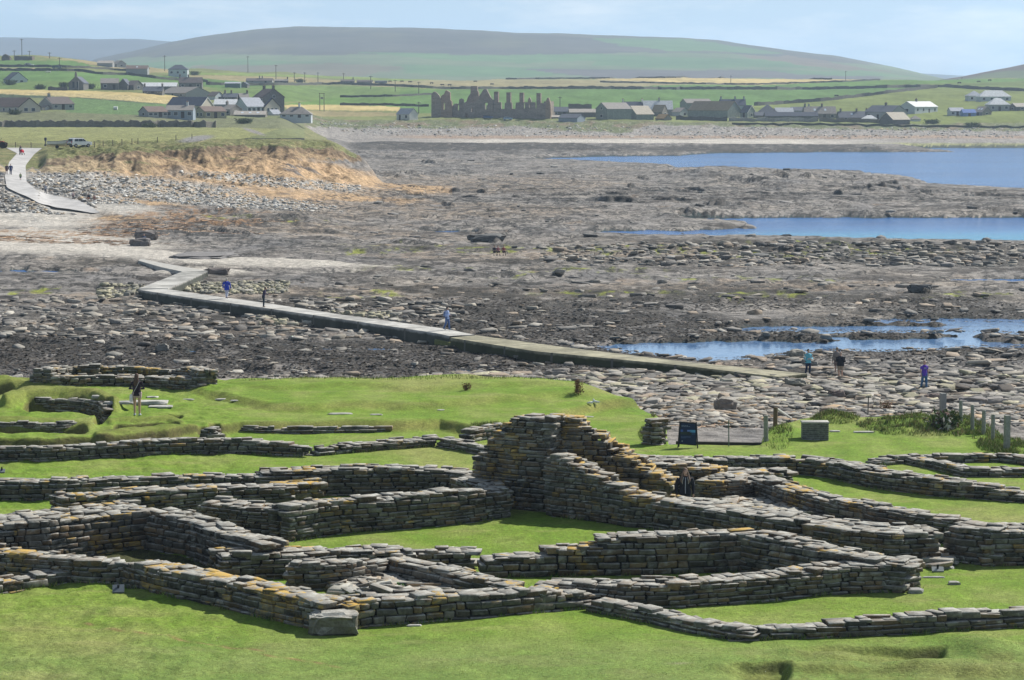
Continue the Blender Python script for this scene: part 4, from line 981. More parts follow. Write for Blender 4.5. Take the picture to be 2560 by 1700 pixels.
# ------------------------------------------------------------------ houses of the village
def roofmat(col): return plain('roof_%d' % len(bpy.data.materials), col, .75, .22, 1.2, .05)
def house(label, x0, xm, x1, base, eave, ridge, gable, wall, roof, name='house', cat='house', W=7.0, nl=None, ng=1, chim=(), chimc=None, trim=None, hip=False, skylight=0, Y=None, door=True, Ldef=11):
    xr = xm if gable == 'L' else xm
    X, Yd, Z = on_land(xm, base, 380, 2100)
    if Y: Yd = Y; X = float(xof(xm, base, Y)); Z = float(zof(base, Y))
    ppm = F/Yd
    he = (base-eave)/ppm; hr = (base-ridge)/ppm
    wl, wr = (xm-x0)/ppm, (x1-xm)/ppm
    if gable == 'L': g_, l_, gs = wl, wr, -1
    else: g_, l_, gs = wr, wl, 1
    if g_ > .3:
        W = max(W, g_*(1.04 if gable == 'L' else 1.32)) if l_ > .3 else g_
        ca = min(1, g_/W); sa = math.sqrt(max(0, 1-ca*ca))
        if l_ > .3: L = min(l_/max(sa, .12), 40)
        else: L = Ldef; sa = 0; ca = 1
    else: ca, sa = 0, 1; L = l_
    g = Vector((gs*ca, sa, 0)); l = Vector((-gs*sa, ca, 0))
    if g_ <= .3: g = Vector((0, 1, 0)); l = Vector((-gs, 0, 0))
    root = empty(name, (X, Yd, Z)); tag(root, label, cat, 'village houses and farm buildings')
    def P(a, b, z): return tuple(g*a+l*b+Vector((0, 0, z)))
    mb = MB(); hp = hip
    ga = [(0, -2.0), (W, -2.0), (W, he), (W/2, hr-.1), (0, he)] if not hp else [(0, -2.0), (W, -2.0), (W, he), (0, he)]
    n = len(ga); mb.loft([[P(a, b, z) for a, z in ga] for b in (0, L)]); mb.build('wall', wall, root)
    r = MB(); o = .28; t = .16; k = (hr-he)/(W/2)
    if hp:
        hi = min(W/2, L/2-.01)
        e = [P(-o, -o, he-.05), P(W+o, -o, he-.05), P(W+o, L+o, he-.05), P(-o, L+o, he-.05)]; e2 = [tuple(Vector(q)+Vector((0, 0, .14))) for q in e]
        a_, b_ = P(W/2, hi, hr), P(W/2, L-hi, hr)
        r.add(e+e2+[a_, b_], [[0, 1, 2, 3], [0, 1, 5, 4], [1, 2, 6, 5], [2, 3, 7, 6], [3, 0, 4, 7], [4, 5, 8], [5, 6, 9, 8], [6, 7, 9], [7, 4, 8, 9]])
    else:
        for s in (0, 1):
            q = [(-o, he-o*k), (W/2, hr)] if s == 0 else [(W/2, hr), (W+o, he-o*k)]
            pr = [q[0], q[1], (q[1][0], q[1][1]+t), (q[0][0], q[0][1]+t)]
            r.loft([[P(a, b, z+.003) for a, z in pr] for b in (-o*.7, L+o*.7)])
    ro = r.build('roof', roof, root)
    if trim and not hp:
        b = MB()
        for s in (0, 1):
            q = [(-o, he-o*k), (W/2, hr)] if s == 0 else [(W/2, hr), (W+o, he-o*k)]
            pr = [q[0], q[1], (q[1][0], q[1][1]-.22), (q[0][0], q[0][1]-.22)]
            b.loft([[P(a, bb, z+.05) for a, z in pr] for bb in (-o*.7-.05, -o*.7+.05)])
        b.build('bargeboard', trim, ro)
    def win(face, pos, zc, ww, hh, nm='window', mt=None):
        def Q(u, d, z): return P(u, -d, z) if face == 'g' else P(-d, u, z)
        m1 = MB(); m1.loft([[Q(pos-ww/2-.09, d, zc-hh/2-.09), Q(pos+ww/2+.09, d, zc-hh/2-.09), Q(pos+ww/2+.09, d, zc+hh/2+.09), Q(pos-ww/2-.09, d, zc+hh/2+.09)] for d in (-.05, .04)])
        fo = m1.build(nm, mt or WHITE, root)
        if nm == 'window':
            m2 = MB(); m2.loft([[Q(pos-ww/2, d, zc-hh/2), Q(pos+ww/2, d, zc-hh/2), Q(pos+ww/2, d, zc+hh/2), Q(pos-ww/2, d, zc+hh/2)] for d in (-.02, .06)])
            m2.build('pane', GLASS, fo)
    if l_ > 1.5 and nl != 0:
        nn = nl or max(1, int(L/3.6)); dk = nn//2 if door else -1
        for i in range(nn):
            u = L*(i+.5)/nn
            if i == dk: win('l', u, min(1.05, he*.45), .95, min(2.0, he*.85), 'door', DARKW)
            else: win('l', u, he*.56, 1.25, min(1.15, he*.45))
            if he > 4.3: win('l', u, he*.82, .9, .9)
    if g_ > 1.5 and ng:
        for i in range(ng): win('g', W*(i+1)/(ng+1), min(he*.55, 1.5), min(1.5, W/(ng+1)*.5), min(1.2, he*.5))
        if hr > 6 and not hp: win('g', W*.5, he+.2, .9, 1.0)
    for fx in chim:                                  # fraction along the ridge
        c = MB(); b = max(.35, min(L-.35, fx*L)); h = 1.5
        c.loft([[P(W/2+i*.42, b+j*.34, z) for i, j in ((-1, -1), (1, -1), (1, 1), (-1, 1))] for z in (hr-.7, hr+h*.75)])
        ch = c.build('chimney', chimc or wall, ro)
        c2 = MB(); c2.loft([[P(W/2+i*.5, b+j*.42, z) for i, j in ((-1, -1), (1, -1), (1, 1), (-1, 1))] for z in (hr+h*.75, hr+h*.75+.14)]); c2.build('chimney_cap', chimc or wall, ro)
        for j in (-.18, .18):
            c3 = MB(); c3.tube([P(W/2, b+j, hr+h*.75+.14), P(W/2, b+j, hr+h*.75+.5)], .11, 8); c3.build('chimney_pot', cmat((.35, .2, .12)), ro)
    for i in range(skylight):
        a = .25*W; b = L*(i+1)/(skylight+1)
        def R(a, b, d): return P(a, b, he+a*k+t+d)
        m1 = MB(); m1.loft([[R(a-.5, b-.45, d), R(a+.5, b-.45, d), R(a+.5, b+.45, d), R(a-.5, b+.45, d)] for d in (0, .06)]); m1.build('skylight', cmat((.6, .66, .72), .2), ro)
    return root
CRM = cmat((.50, .46, .38)); GRY = cmat((.30, .31, .31)); WHT = cmat((.68, .68, .66)); DST = cmat((.15, .145, .135), .9, .3, 1.5); STN = cmat((.22, .205, .18), .9, .3, 1.5); BLU = cmat((.27, .32, .37)); OLW = cmat((.33, .31, .2)); SAG = cmat((.22, .25, .22), .9, .25, 1.2); PBL = cmat((.48, .52, .54))
rBR = roofmat((.17, .125, .105)); rDB = roofmat((.12, .10, .095)); rSL = roofmat((.09, .10, .125)); rNV = roofmat((.045, .055, .085)); rLG = roofmat((.36, .33, .29)); rWH = roofmat((.60, .61, .62)); rGB = roofmat((.24, .22, .20)); rMS = roofmat((.20, .165, .105)); rOR = roofmat((.33, .22, .10)); rBG = roofmat((.34, .36, .40)); rTN = roofmat((.37, .33, .26))
H = house
H('long cream bungalow with a brown roof cut off by the left edge of the picture', -70, 47, 93, 283, 267, 245, 'R', CRM, rBR, ng=2, trim=DARKW)
H('grey rendered bungalow with a dark brown roof beside the cream bungalow on the left', 89, 131, 178, 274, 260, 243, 'L', GRY, rDB, W=9, ng=1, nl=3, chim=(.15,), trim=WHITE)
H('tiny white gabled shed in front of the grey rendered bungalow', 103, 113, 123, 275, 268.5, 264, 'R', WHT, rGB, name='shed', cat='shed', W=2.6, nl=0, ng=0)
H('white storey-and-a-half house with a dark roof above the cream bungalow at the far left', 4, 24, 62, 208, 199, 181, 'R', PBL, rSL, ng=2)
H('long stone barn with a light grey roof right of the gabled chapel', 246, 252, 295, 224, 208, 196.5, 'L', DST, rGB, name='barn', cat='barn', W=8, nl=2, ng=0)
H('dark stone barn gable touching the light-roofed barn right of the chapel', 295, 296, 319, 224, 211, 197.5, 'R', DST, rSL, name='barn', cat='barn', ng=0, nl=0)
H('low dark farm shed with a brown roof, third in the row right of the chapel', 314, 334, 353, 225, 213, 202, 'R', DST, rDB, name='barn', cat='barn', nl=0, ng=1)
H('long low steading with a white metal roof above the golden field', 347, 348, 440, 222, 216, 207, 'L', DST, rWH, name='barn', cat='barn', nl=0, ng=0)
H('small dark cottage with a chimney at each end beside the big grey hall', 356, 357, 405, 233, 228, 217, 'L', DST, rSL, chim=(.04, .96), nl=3, ng=0)
H('big farm hall with a broad pale brown roof behind the navy-roofed barn', 386, 464, 521, 244, 233, 218, 'R', GRY, rGB, name='barn', cat='barn', W=13, nl=3, ng=0)
H('white hip-roofed two-storey house standing highest on the left slope', 420, 421, 468, 190, 174, 162, 'L', PBL, rSL, hip=True, nl=3, door=False)
H('long brown-roofed byre left of the hip-roofed white house on the slope', 314, 315, 368, 183, 172, 164, 'L', GRY, rBR, name='barn', cat='barn', nl=0, skylight=1)
H('long pale-roofed sheds on the skyline at the top left', 242, 243, 281, 164, 158, 152, 'L', GRY, rLG, name='barn', cat='barn', nl=0)
H('grey gabled barn on the skyline next to the pale-roofed sheds', 279, 292, 312, 168, 160, 151.5, 'R', GRY, rGB, name='barn', cat='barn', nl=0, ng=1)
H('cream-gabled barn with a long navy blue roof in the middle of the left cluster', 412, 503, 527, 279, 264, 243.5, 'R', CRM, rNV, name='barn', cat='barn', W=9, nl=0, ng=0, trim=WHITE)
H('grey-gabled low bungalow with a brown roof, foremost on the left of the cluster', 339, 371, 415, 292.5, 280, 267, 'L', GRY, rBR, W=8, ng=1, nl=4)
H('blue-grey flat-fronted house between the two brown-roofed bungalows', 413, 414, 482, 295, 276, 264.5, 'L', BLU, rGB, nl=4, chim=(.75,), chimc=PBL)
H('olive-gabled bungalow with a brown roof and a cream garage wall', 480, 512, 562, 295.5, 279, 267, 'L', OLW, rBR, W=8, ng=2, nl=3)
H('low grey-gabled house with a covered porch right of the olive-gabled bungalow', 549, 575, 600, 289, 274, 263, 'R', STN, rGB, W=7, nl=2, ng=1, chim=(.9,))
H('large white house with a pale slate roof and a blue-grey gable', 581, 618, 660, 283, 266.5, 245, 'L', PBL, rBG, W=9, ng=1, nl=4)
H('cream gabled wing with a navy roof joined to the right of the large white house', 658, 661, 696, 283, 267, 246, 'R', CRM, rNV, W=8, nl=0, ng=3, trim=DARKW)
H('tall dark old stone house with two big gable chimneys above the cluster', 630, 659, 707, 281, 243, 223, 'R', DST, rDB, W=9, chim=(.03, .95), nl=3, ng=2, Ldef=14)
H('long low shed with a pale sheet roof and skylights beside the shingle bank', 584, 585, 663, 290, 287, 278.5, 'L', STN, rLG, name='shed', cat='shed', nl=0, ng=0, skylight=3)
H('small white-gabled outbuilding with a grey roof next to the pale sheet-roofed shed', 663, 683, 702, 289, 285.5, 275, 'L', WHT, rBG, name='shed', cat='shed', nl=0, ng=0, W=5)
H('hip-roofed grey cottage with a white chimney at the right end of the left cluster', 698, 700, 777, 294, 286, 267, 'L', PBL, rGB, nl=4, hip=True, chim=(.6,), chimc=WHT)
H('white-gabled cottage with a dark roof in the row behind the navy-roofed barn', 518, 538, 556, 250, 240, 230, 'R', PBL, rDB, W=6, nl=0, ng=1)
H('dark slate cottage, second in the row behind the navy-roofed barn', 556, 557, 592, 250, 243, 234, 'L', DST, rSL, chim=(.1, .55), nl=2)
H('grey cottage with a tall dark chimney stack in front of the tall old stone house', 590, 600, 622, 252, 244, 234, 'L', GRY, rGB, chim=(.92,), chimc=DST, nl=1)
H('low white-roofed outhouses between the navy-roofed barn and the large white house', 534, 535, 590, 270, 261, 249, 'L', GRY, rWH, name='shed', cat='shed', nl=0, ng=0)
H('dark old farmhouse with paired chimneys beneath the hip-roofed white house', 445, 447, 504, 222, 207, 194, 'L', DST, rDB, chim=(.03, .4), nl=3)
H('green tin shed with a pale sheet roof standing alone right of the paired-chimney farmhouse', 560, 562, 600, 219, 209, 205.5, 'L', cmat((.10, .16, .14)), rBG, name='shed', cat='shed', nl=0, W=9, ng=0)
H('small dark gabled shed leaning on the green tin shed', 598, 599, 618, 219, 211, 205.5, 'R', DST, rSL, name='shed', cat='shed', ng=0, nl=0)
H('low grey cottage with twin chimneys on the far field left of centre', 614, 615, 680, 206, 202, 196, 'L', GRY, rDB, chim=(.5, .6), nl=2)
H('ruined low cottage right of the twin-chimney cottage on the far field', 684, 686, 720, 206, 202, 198.5, 'L', DST, rGB, chim=(.95,), nl=1, W=5)
H('low dark farm cottage on the field line near the dark cows', 850, 852, 886, 208, 203, 199, 'L', DST, rDB, nl=2, chim=(.9,))
H('long brown byre next to the low dark farm cottage near the dark cows', 891, 892, 930, 209, 204, 200, 'L', STN, rDB, name='barn', cat='barn', nl=0)
H('small blue-green tin shed at the end of the byres near the dark cows', 936, 937, 967, 208, 204, 202, 'L', cmat((.10, .18, .18)), rSL, name='shed', cat='shed', nl=0, W=4)
H('small hut with a white gable and dark green side left of the palace ruin', 990, 1023.5, 1044, 300, 285, 272, 'R', cmat((.62, .62, .58)), rBG, name='hut', cat='hut', W=5, nl=2, ng=0)
H('tall grey barn with a pale brown roof just right of the palace ruin', 1491, 1518, 1580, 299, 272.5, 257.5, 'L', SAG, rGB, name='barn', cat='barn', W=8, nl=0, ng=1)
H('barn with a pale sandy roof and a dark gable, second right of the palace ruin', 1563, 1591, 1636, 299.5, 285.5, 265.5, 'L', SAG, rTN, name='barn', cat='barn', W=8, nl=0, ng=0)
H('long house with a light grey roof behind the sandy-roofed barn', 1608, 1610, 1682, 287, 273, 252.5, 'L', GRY, rWH, chim=(.55,), nl=0)
H('dark-roofed cottage with a white chimney at each end behind the tall grey barn', 1555, 1556, 1608, 284, 268, 255, 'L', DST, rNV, chim=(.03, .97), chimc=WHT, nl=0)
H('rusty-roofed outbuilding between the sandy-roofed barn and the orange-roofed lean-to', 1630, 1655, 1672, 292, 280, 263, 'R', STN, rMS, name='shed', cat='shed', nl=0, ng=1)
H('tiny shed with an orange lichened roof beside the shingle bank', 1640, 1660, 1680, 301.5, 296, 286.5, 'R', STN, rOR, name='shed', cat='shed', W=4, nl=0, ng=0)
H('low grey cottage with a pale roof left of the great mossy-roofed barn', 1681, 1700, 1726, 291, 280, 270, 'R', PBL, rGB, nl=0, ng=1)
H('great barn with a long mossy brown roof behind a drystone dyke', 1726, 1819, 1856, 295, 276, 254, 'R', SAG, rMS, name='barn', cat='barn', W=10, nl=0, ng=0)
H('grey-gabled barn peering over the left end of the great mossy-roofed barn', 1703, 1717, 1782, 285, 258, 248, 'L', SAG, rGB, name='barn', cat='barn', W=9, nl=0, ng=0)
H('navy-roofed house with pale end chimneys behind the great mossy-roofed barn', 1800, 1801, 1864, 284, 263, 249, 'L', BLU, rNV, chim=(.04, .6, .95), chimc=BLU, nl=0)
H('small grey house with a white-edged gable right of the great mossy-roofed barn', 1852, 1868, 1892, 294, 281, 264, 'R', SAG, rSL, nl=1, ng=1, trim=WHITE)
H('dark pyramid-roofed building behind the pale garden wall', 1898, 1900, 1943, 290, 281, 262, 'L', DST, rSL, hip=True, nl=0)
H('lower building with a pale silvery roof behind the pale garden wall', 1938, 1940, 1984, 290, 281, 270, 'L', GRY, rBG, nl=0)
H('long dark-roofed steading running behind the pale garden wall', 1912, 1914, 2046, 298, 290, 281, 'L', DST, rNV, name='barn', cat='barn', nl=0, W=5)
H('grey two-chimney cottage with a skylight at the right end of the pale garden wall', 2010, 2012, 2091, 297.5, 284, 267, 'L', STN, rGB, chim=(.04, .58), chimc=DST, nl=4, skylight=2)
H('slate cottage with a pale patch of solar sheeting right of the two-chimney cottage', 2096, 2098, 2165, 299, 294, 279.5, 'L', DST, rSL, chim=(.1, .7), nl=2, skylight=1)
H('small white-hipped outhouse in front of the big grey gabled house on the right', 2157, 2158, 2192, 300, 297, 288, 'L', WHT, rWH, name='shed', cat='shed', hip=True, nl=0, W=4)
H('big grey gabled house with a slate roof between the cottages and the pale-roofed barn', 2171, 2228, 2274, 299, 280, 264.5, 'R', GRY, rSL, W=9, nl=3, ng=1, chim=(.5,), chimc=DST)
H('white bungalow with a light roof standing clear on the right-hand slope', 2252, 2287, 2360, 284, 267, 254.5, 'L', PBL, rWH, W=8, ng=1, nl=4, chim=(.4,), chimc=DST)
H('dark-gabled barn with a pale sandy roof nearest the beach on the right', 2205, 2232, 2280, 310, 299, 281.5, 'L', DST, rTN, name='barn', cat='barn', W=8, nl=0, ng=0)
H('little grey hip-roofed shed right of the dark-gabled barn on the beach side', 2277, 2279, 2302, 303, 298, 289, 'L', WHT, rGB, name='shed', cat='shed', hip=True, nl=0, W=4)
H('low white cottage left of the bright blue shed on the right', 2375, 2377, 2411, 289, 278, 270, 'L', PBL, rBG, nl=3)
H('small shed with a bright blue roof near the right edge', 2406, 2408, 2440, 291, 282, 274, 'L', cmat((.16, .25, .5)), roofmat((.10, .17, .42)), name='shed', cat='shed', nl=1, W=5)
H('grey roofless-looking cottage right of the bright blue shed', 2438, 2455, 2484, 289, 280, 267, 'R', STN, rGB, nl=1, ng=1, skylight=2)
H('white hip-roofed wing at the left of the highest house on the right slope', 2419, 2421, 2457, 253, 240, 227, 'L', PBL, rBG, hip=True, nl=2, door=False)
H('highest house on the right slope, pale grey with a light hipped roof', 2446, 2450, 2529, 254, 242, 226, 'L', PBL, rWH, hip=True, nl=4)
H('house with a steep pale pyramid roof below the highest house on the right', 2470, 2474, 2525, 278, 262, 245, 'L', GRY, rWH, hip=True, nl=3)
H('low dark shed with a pale roof cut off by the right edge', 2530, 2540, 2605, 277, 267, 258.5, 'L', DST, rLG, name='shed', cat='shed', nl=2)

H('long low shed with a pale flat sheet roof just right of the palace front', 1337, 1338, 1398, 297, 293, 289, 'L', STN, rLG, name='shed', cat='shed', nl=0, ng=0, W=5)
H('blue-grey tin shed between the flat pale-roofed shed and the tall grey barn', 1397, 1443, 1464, 305, 295, 286, 'R', BLU, rSL, name='shed', cat='shed', nl=0, ng=0)
H('low black shed with a bleached roof left of the tall grey barn', 1422, 1424, 1493, 292, 281, 273, 'L', DST, rLG, name='shed', cat='shed', nl=0, ng=0, W=6)
H('long dark slate roof showing between the palace and the black shed', 1378, 1380, 1421, 288, 279, 268, 'L', DST, rSL, nl=2)
H('low grey outhouse between the great mossy-roofed barn and the pyramid-roofed building', 1886, 1888, 1915, 295, 289, 281, 'L', STN, rSL, name='shed', cat='shed', nl=0, W=5)
H('long blue-grey house with a slate roof behind the two-chimney cottage', 1978, 1980, 2030, 288, 277, 268, 'L', BLU, rSL, nl=2, chim=(.9,))
H('low dark shed against the left side of the big grey gabled house', 2140, 2142, 2176, 296, 288, 279, 'L', DST, rDB, name='shed', cat='shed', nl=0, W=5, chim=(.8,))

# chapel: one dark gable with a bellcote
def chapel():
    X, Y, Z = on_land(190, 226, 900, 1300); s = Y/F
    r = empty('chapel', (X, Y, Z)); tag(r, 'dark stone chapel gable with a slim bellcote above the golden field', 'chapel')
    m = MB(); w_ = 18.5*s
    m.loft([[(-w_, y, -2), (w_, y, -2), (w_, y, 17.5*s), (2.5*s, y, 33*s), (-2.5*s, y, 33*s), (-w_, y, 17.5*s)] for y in (0, 13)]); m.build('wall', DST, r)
    for sg in (-1, 1):
        m = MB(); m.loft([[(sg*(w_+.25), y, 17*s), (sg*1.5*s, y, 33.6*s), (sg*1.5*s, y, 34.6*s), (sg*(w_+.25), y, 18*s)] for y in (.4, 13.2)]); m.build('roof', rSL, r)
    m = MB(); m.box((0, .5, 37*s), (5.4*s, 1.0, 9*s)); m.box((0, .5, 43.5*s), (3.4*s, .8, 5*s)); m.build('bellcote', DST, r)
    for x in (-5, 4):
        m = MB(); m.box((x*s*1.2, 0, 14*s), (.9, .14, 2.6)); m.build('window', GLASS, r)
    m = MB(); m.tube([(1.2, -.12, 0), (1.2, -.12, 23*s)], .07); m.build('drainpipe', WHITE, r)
chapel()
def ruin_walls(label, x0, x1, base, tops, dep=7, mat=None):
    X, Y, Z = on_land((x0+x1)/2, base, 500, 1600); ppm = F/Y
    r = empty('farm_ruin', (X, Y, Z)); tag(r, label, 'ruin')
    n = len(tops); xs = [x0+(x1-x0)*i/(n-1) for i in range(n)]
    poly = [(x0, base+12)]+list(zip(xs, tops))+[(x1, base+12)]
    for nm, yy, dy in (('front_wall', 0, 0), ('back_wall', dep, 1.5)):
        p2 = [(x, y+dy if 0 < i < len(poly)-1 else y) for i, (x, y) in enumerate(poly)]
        o = extrude(nm, p2, [], Y, ppm, .8, mat or M['masonry'], r, Z, (x0+x1)/2, base); o.location = (0, yy, 0); add_col(o, (.15, .12, .10))
    for sx in (-1, 1):
        m = MB(); hh = (base-tops[0 if sx < 0 else -1])/ppm-.1; m.box((sx*((x1-x0)/2/ppm-.4), dep/2+.4, hh/2-1), (.75, dep-.42, hh+2)); o = m.build('end_wall', mat or M['masonry'], r); add_col(o, (.15, .12, .10))
def add_col(o, c, lich=0):
    me = o.data
    a = me.color_attributes.new('Col', 'FLOAT_COLOR', 'POINT'); a.data.foreach_set('color', np.tile(np.array((*c, 1), np.float32), len(me.vertices)))
    return o
ruin_walls('roofless brown farm ruin on the skyline at the top left', 37, 80, 151, [140, 139.5, 141, 140, 141, 140.5])
ruin_walls('peaked brown ruin at the very left of the skyline', 4, 24, 151, [143, 137, 135, 138, 144], 5)
ruin_walls('stub of roofless dark stone walls right of the palace', 1422, 1479, 279, [259, 260, 259, 262, 260, 261], 8)

# ------------------------------------------------------------------ the palace ruin
def palace():
    base = 295.0; X, Y, Z = on_land(1224, base, 900, 1200); ppm = F/Y
    r = empty('palace_ruin', (X, Y, Z)); tag(r, 'roofless brown stone palace ruin with gables and a row of tall chimneys', 'ruin')
    c = (.27, .225, .19)
    def q(x, y): return (1050+x/5.9025, 200+y/5.9025)
    def part(nm, pts, holes, yoff, th, dy=0, col=c):
        o = extrude(nm, [q(*p) for p in pts], [[q(*p) for p in h] for h in holes], Y, ppm, th, M['masonry'], r, Z, 1224, base); o.location = (0, yoff, 0); add_col(o, col); return o
    def rect(x0, y0, x1, y1): return [(x0, y0), (x1, y0), (x1, y1), (x0, y1)]
    B = 620
    part('tower_wall', [(160, B), (162, 210), (185, 185), (205, 172), (240, 190), (280, 235), (300, 300), (300, B)], [rect(200, 320, 225, 350)], .3, 1.2)
    part('tower_wall', [(300, B), (300, 250), (320, 225), (350, 210), (365, 165), (385, 155), (405, 165), (438, 190), (440, 300), (460, 310), (465, 380), (470, B)], [rect(338, 340, 358, 440)], .6, 1.2, col=(.32, .235, .18))
    part('curtain_wall', [(440, B), (440, 400), (475, 375), (500, 350), (560, 352), (562, 290), (600, 275), (625, 290), (640, B)], [rect(540, 370, 562, 450)], 1.5, 1.2, col=(.25, .21, .175))
    part('kitchen_gable', [(600, B), (605, 340), (640, 320), (665, 250), (685, 225), (700, 200), (703, 92), (797, 92), (800, 160), (815, 180), (822, 240), (822, B)], [rect(690, 350, 718, 430)], 5.0, 1.6, col=(.26, .21, .175))
    part('front_block', [(628, B), (632, 335), (700, 333), (795, 333), (798, B)], [rect(752, 410, 785, 470), rect(655, 490, 705, 560)], .3, 1.2, col=(.28, .235, .20))
    part('main_gable', [(800, B), (802, 330), (850, 275), (900, 200), (940, 140), (980, 136), (1000, 180), (1040, 260), (1080, 300), (1085, B)], [[(955, 340), (1000, 340), (1000, 370), (985, 375), (980, 435), (960, 435), (958, 375), (950, 365)]], 0, 1.4)
    part('long_wall', [(1084, B), (1085, 330), (1190, 330), (1195, 430), (1245, 430), (1250, 335), (1350, 333), (1352, 425), (1405, 425), (1410, 335), (1460, 330), (1560, 328), (1690, 330), (1692, 415), (1720, 415), (1722, 335), (1850, 345), (1850, B)], [rect(1525, 345, 1545, 420), rect(1600, 350, 1618, 410)], .2, 1.3)
    for x0, x1, t in ((1088, 1150, 175), (1270, 1330, 187), (1462, 1520, 190), (1710, 1770, 197)):
        part('chimney_stack', rect(x0, t, x1, 420), [], .35, 1.7, col=(.28, .22, .18))
    part('stub_gable', [(1520, 400), (1522, 300), (1545, 255), (1570, 300), (1572, 400)], [], 8, 1.0)
    part('end_pier', [(1845, B), (1848, 330), (1868, 270), (1888, 262), (1905, 300), (1918, 350), (1925, 480), (1915, B)], [], -.2, 1.6, col=(.32, .24, .18))
    part('rear_wall', [(700, B), (700, 470), (900, 450), (1190, 480), (1500, 465), (1850, 480), (1850, B)], [], 16, 1.2)
    r.rotation_euler = (0, 0, math.radians(-14)); r.scale = (1/math.cos(math.radians(14)), 1, 1)
    for sx in (164, 1835):
        m = MB(); x = (q(sx, 0)[0]-1224)/ppm; m.box((x+(.8 if sx < 500 else 0), 7.5, 2.5), (1.2, 13, 9)); add_col(m.build('side_wall', M['masonry'], r), c)
palace()
# ------------------------------------------------------------------ concrete causeway, slipway road
CONC = plain('weathered_concrete', (.46, .45, .42), .9, .22, 1.3, .02)
def tide_stain(m, z0, z1, dark):
    nt = m.node_tree; b = nt.nodes['Principled BSDF']; src = b.inputs['Base Color'].links[0].from_socket
    g = nt.nodes.new('ShaderNodeNewGeometry'); s = nt.nodes.new('ShaderNodeSeparateXYZ'); nt.links.new(g.outputs['Position'], s.inputs[0])
    q = nt.nodes.new('ShaderNodeMath'); q.operation = 'MULTIPLY_ADD'; nt.links.new(noise(nt, 1.2, 5, .6, g.outputs['Position']), q.inputs[0]); q.inputs[1].default_value = .3; nt.links.new(s.outputs['Z'], q.inputs[2])
    mr = nt.nodes.new('ShaderNodeMapRange'); mr.inputs['From Min'].default_value = z0; mr.inputs['From Max'].default_value = z1; nt.links.new(q.outputs[0], mr.inputs[0])
    nt.links.new(mixcol(nt, mr.outputs[0], dark, src), b.inputs['Base Color'])
tide_stain(CONC, .98, 1.16, (.075, .08, .065))
MOSSC = plain('mossy_concrete', (.16, .17, .06), .95, .4, 2.2, .04)
def plane_pt(px, py, z): Y = float(yof(py, z)); return Vector((float(xof(px, py, Y)), Y, z))
def resamp(pts, n):
    P = np.array(pts, float); S = np.concatenate([[0], np.cumsum(np.hypot(*(P[1:]-P[:-1]).T))]); t = np.linspace(0, S[-1], n)
    return [(np.interp(a, S, P[:, 0]), np.interp(a, S, P[:, 1])) for a in t]
def slab(mb, far, near, z0, z1, bot=-.3, n=24):
    f, q = resamp(far, n), resamp(near, n); rings = []
    for i in range(n):
        z = z0+(z1-z0)*i/(n-1); a = plane_pt(*q[i], z); b = plane_pt(*f[i], z)
        rings.append([Vector((a.x, a.y-.12, bot)), a, b, Vector((b.x, b.y+.12, bot))])
    mb.loft(rings)
def joints(m, ang, step=3.4):
    nt = m.node_tree; b = nt.nodes['Principled BSDF']; src = b.inputs['Base Color'].links[0].from_socket
    g = nt.nodes.new('ShaderNodeNewGeometry'); mpj = nt.nodes.new('ShaderNodeMapping'); mpj.inputs['Rotation'].default_value = (0, 0, -ang); nt.links.new(g.outputs['Position'], mpj.inputs[0])
    s = nt.nodes.new('ShaderNodeSeparateXYZ'); nt.links.new(mpj.outputs[0], s.inputs[0])
    q = nt.nodes.new('ShaderNodeMath'); q.operation = 'PINGPONG'; nt.links.new(s.outputs['X'], q.inputs[0]); q.inputs[1].default_value = step
    l = nt.nodes.new('ShaderNodeMath'); l.operation = 'LESS_THAN'; nt.links.new(q.outputs[0], l.inputs[0]); l.inputs[1].default_value = .10
    st_ = ramp(nt, noise(nt, .35, 5, .7, g.outputs['Position']), [(.40, .62), (.60, 1.08)])
    c = mixcol(nt, 1, src, st_, 'MULTIPLY'); nt.links.new(mixcol(nt, l.outputs[0], c, (.13, .125, .11)), b.inputs['Base Color'])
_a, _b = plane_pt(500, 741, 1.1), plane_pt(1150, 832, 1.1); joints(CONC, math.atan2(_b.y-_a.y, _b.x-_a.x))
mb = MB()
slab(mb, [(418, 722.5), (520, 738), (663, 757), (850, 786), (1109, 821), (1187, 837)], [(346, 724), (481, 745), (629, 765), (850, 797), (1087, 832), (1124, 840)], 1.08, 1.08)
cw = mb.build('causeway', CONC); tag(cw, kind='structure')
mb = MB(); slab(mb, [(455, 679), (400, 701), (346, 721)], [(519, 678.5), (470, 701), (420, 721)], .95, 1.077, n=12); tag(mb.build('causeway', CONC), kind='structure')
mb = MB(); slab(mb, [(352, 647), (420, 660), (520, 677.5)], [(345, 651), (400, 667), (456, 679)], .80, .945, n=12); tag(mb.build('causeway', plain('path_concrete', (.40, .39, .36), .9, .2, 1.3, .02)), kind='structure')
mb = MB(); slab(mb, [(1189, 838), (1405, 867), (1710, 904), (2018, 934)], [(1126, 844), (1331, 877), (1710, 914), (1945, 942)], 1.02, .94); OLDC = plain('old_concrete', (.33, .31, .22), .92, .35, 1.6, .03); tide_stain(OLDC, .92, 1.06, (.06, .065, .03)); joints(OLDC, math.atan2(_b.y-_a.y, _b.x-_a.x), 2.6); tag(mb.build('causeway', OLDC), kind='structure')
mb = MB(); slab(mb, [(1090, 846), (1331, 883), (1600, 908), (1760, 924)], [(1086, 850), (1331, 890), (1600, 915), (1750, 929)], .66, .60); tag(mb.build('causeway', MOSSC), kind='structure')
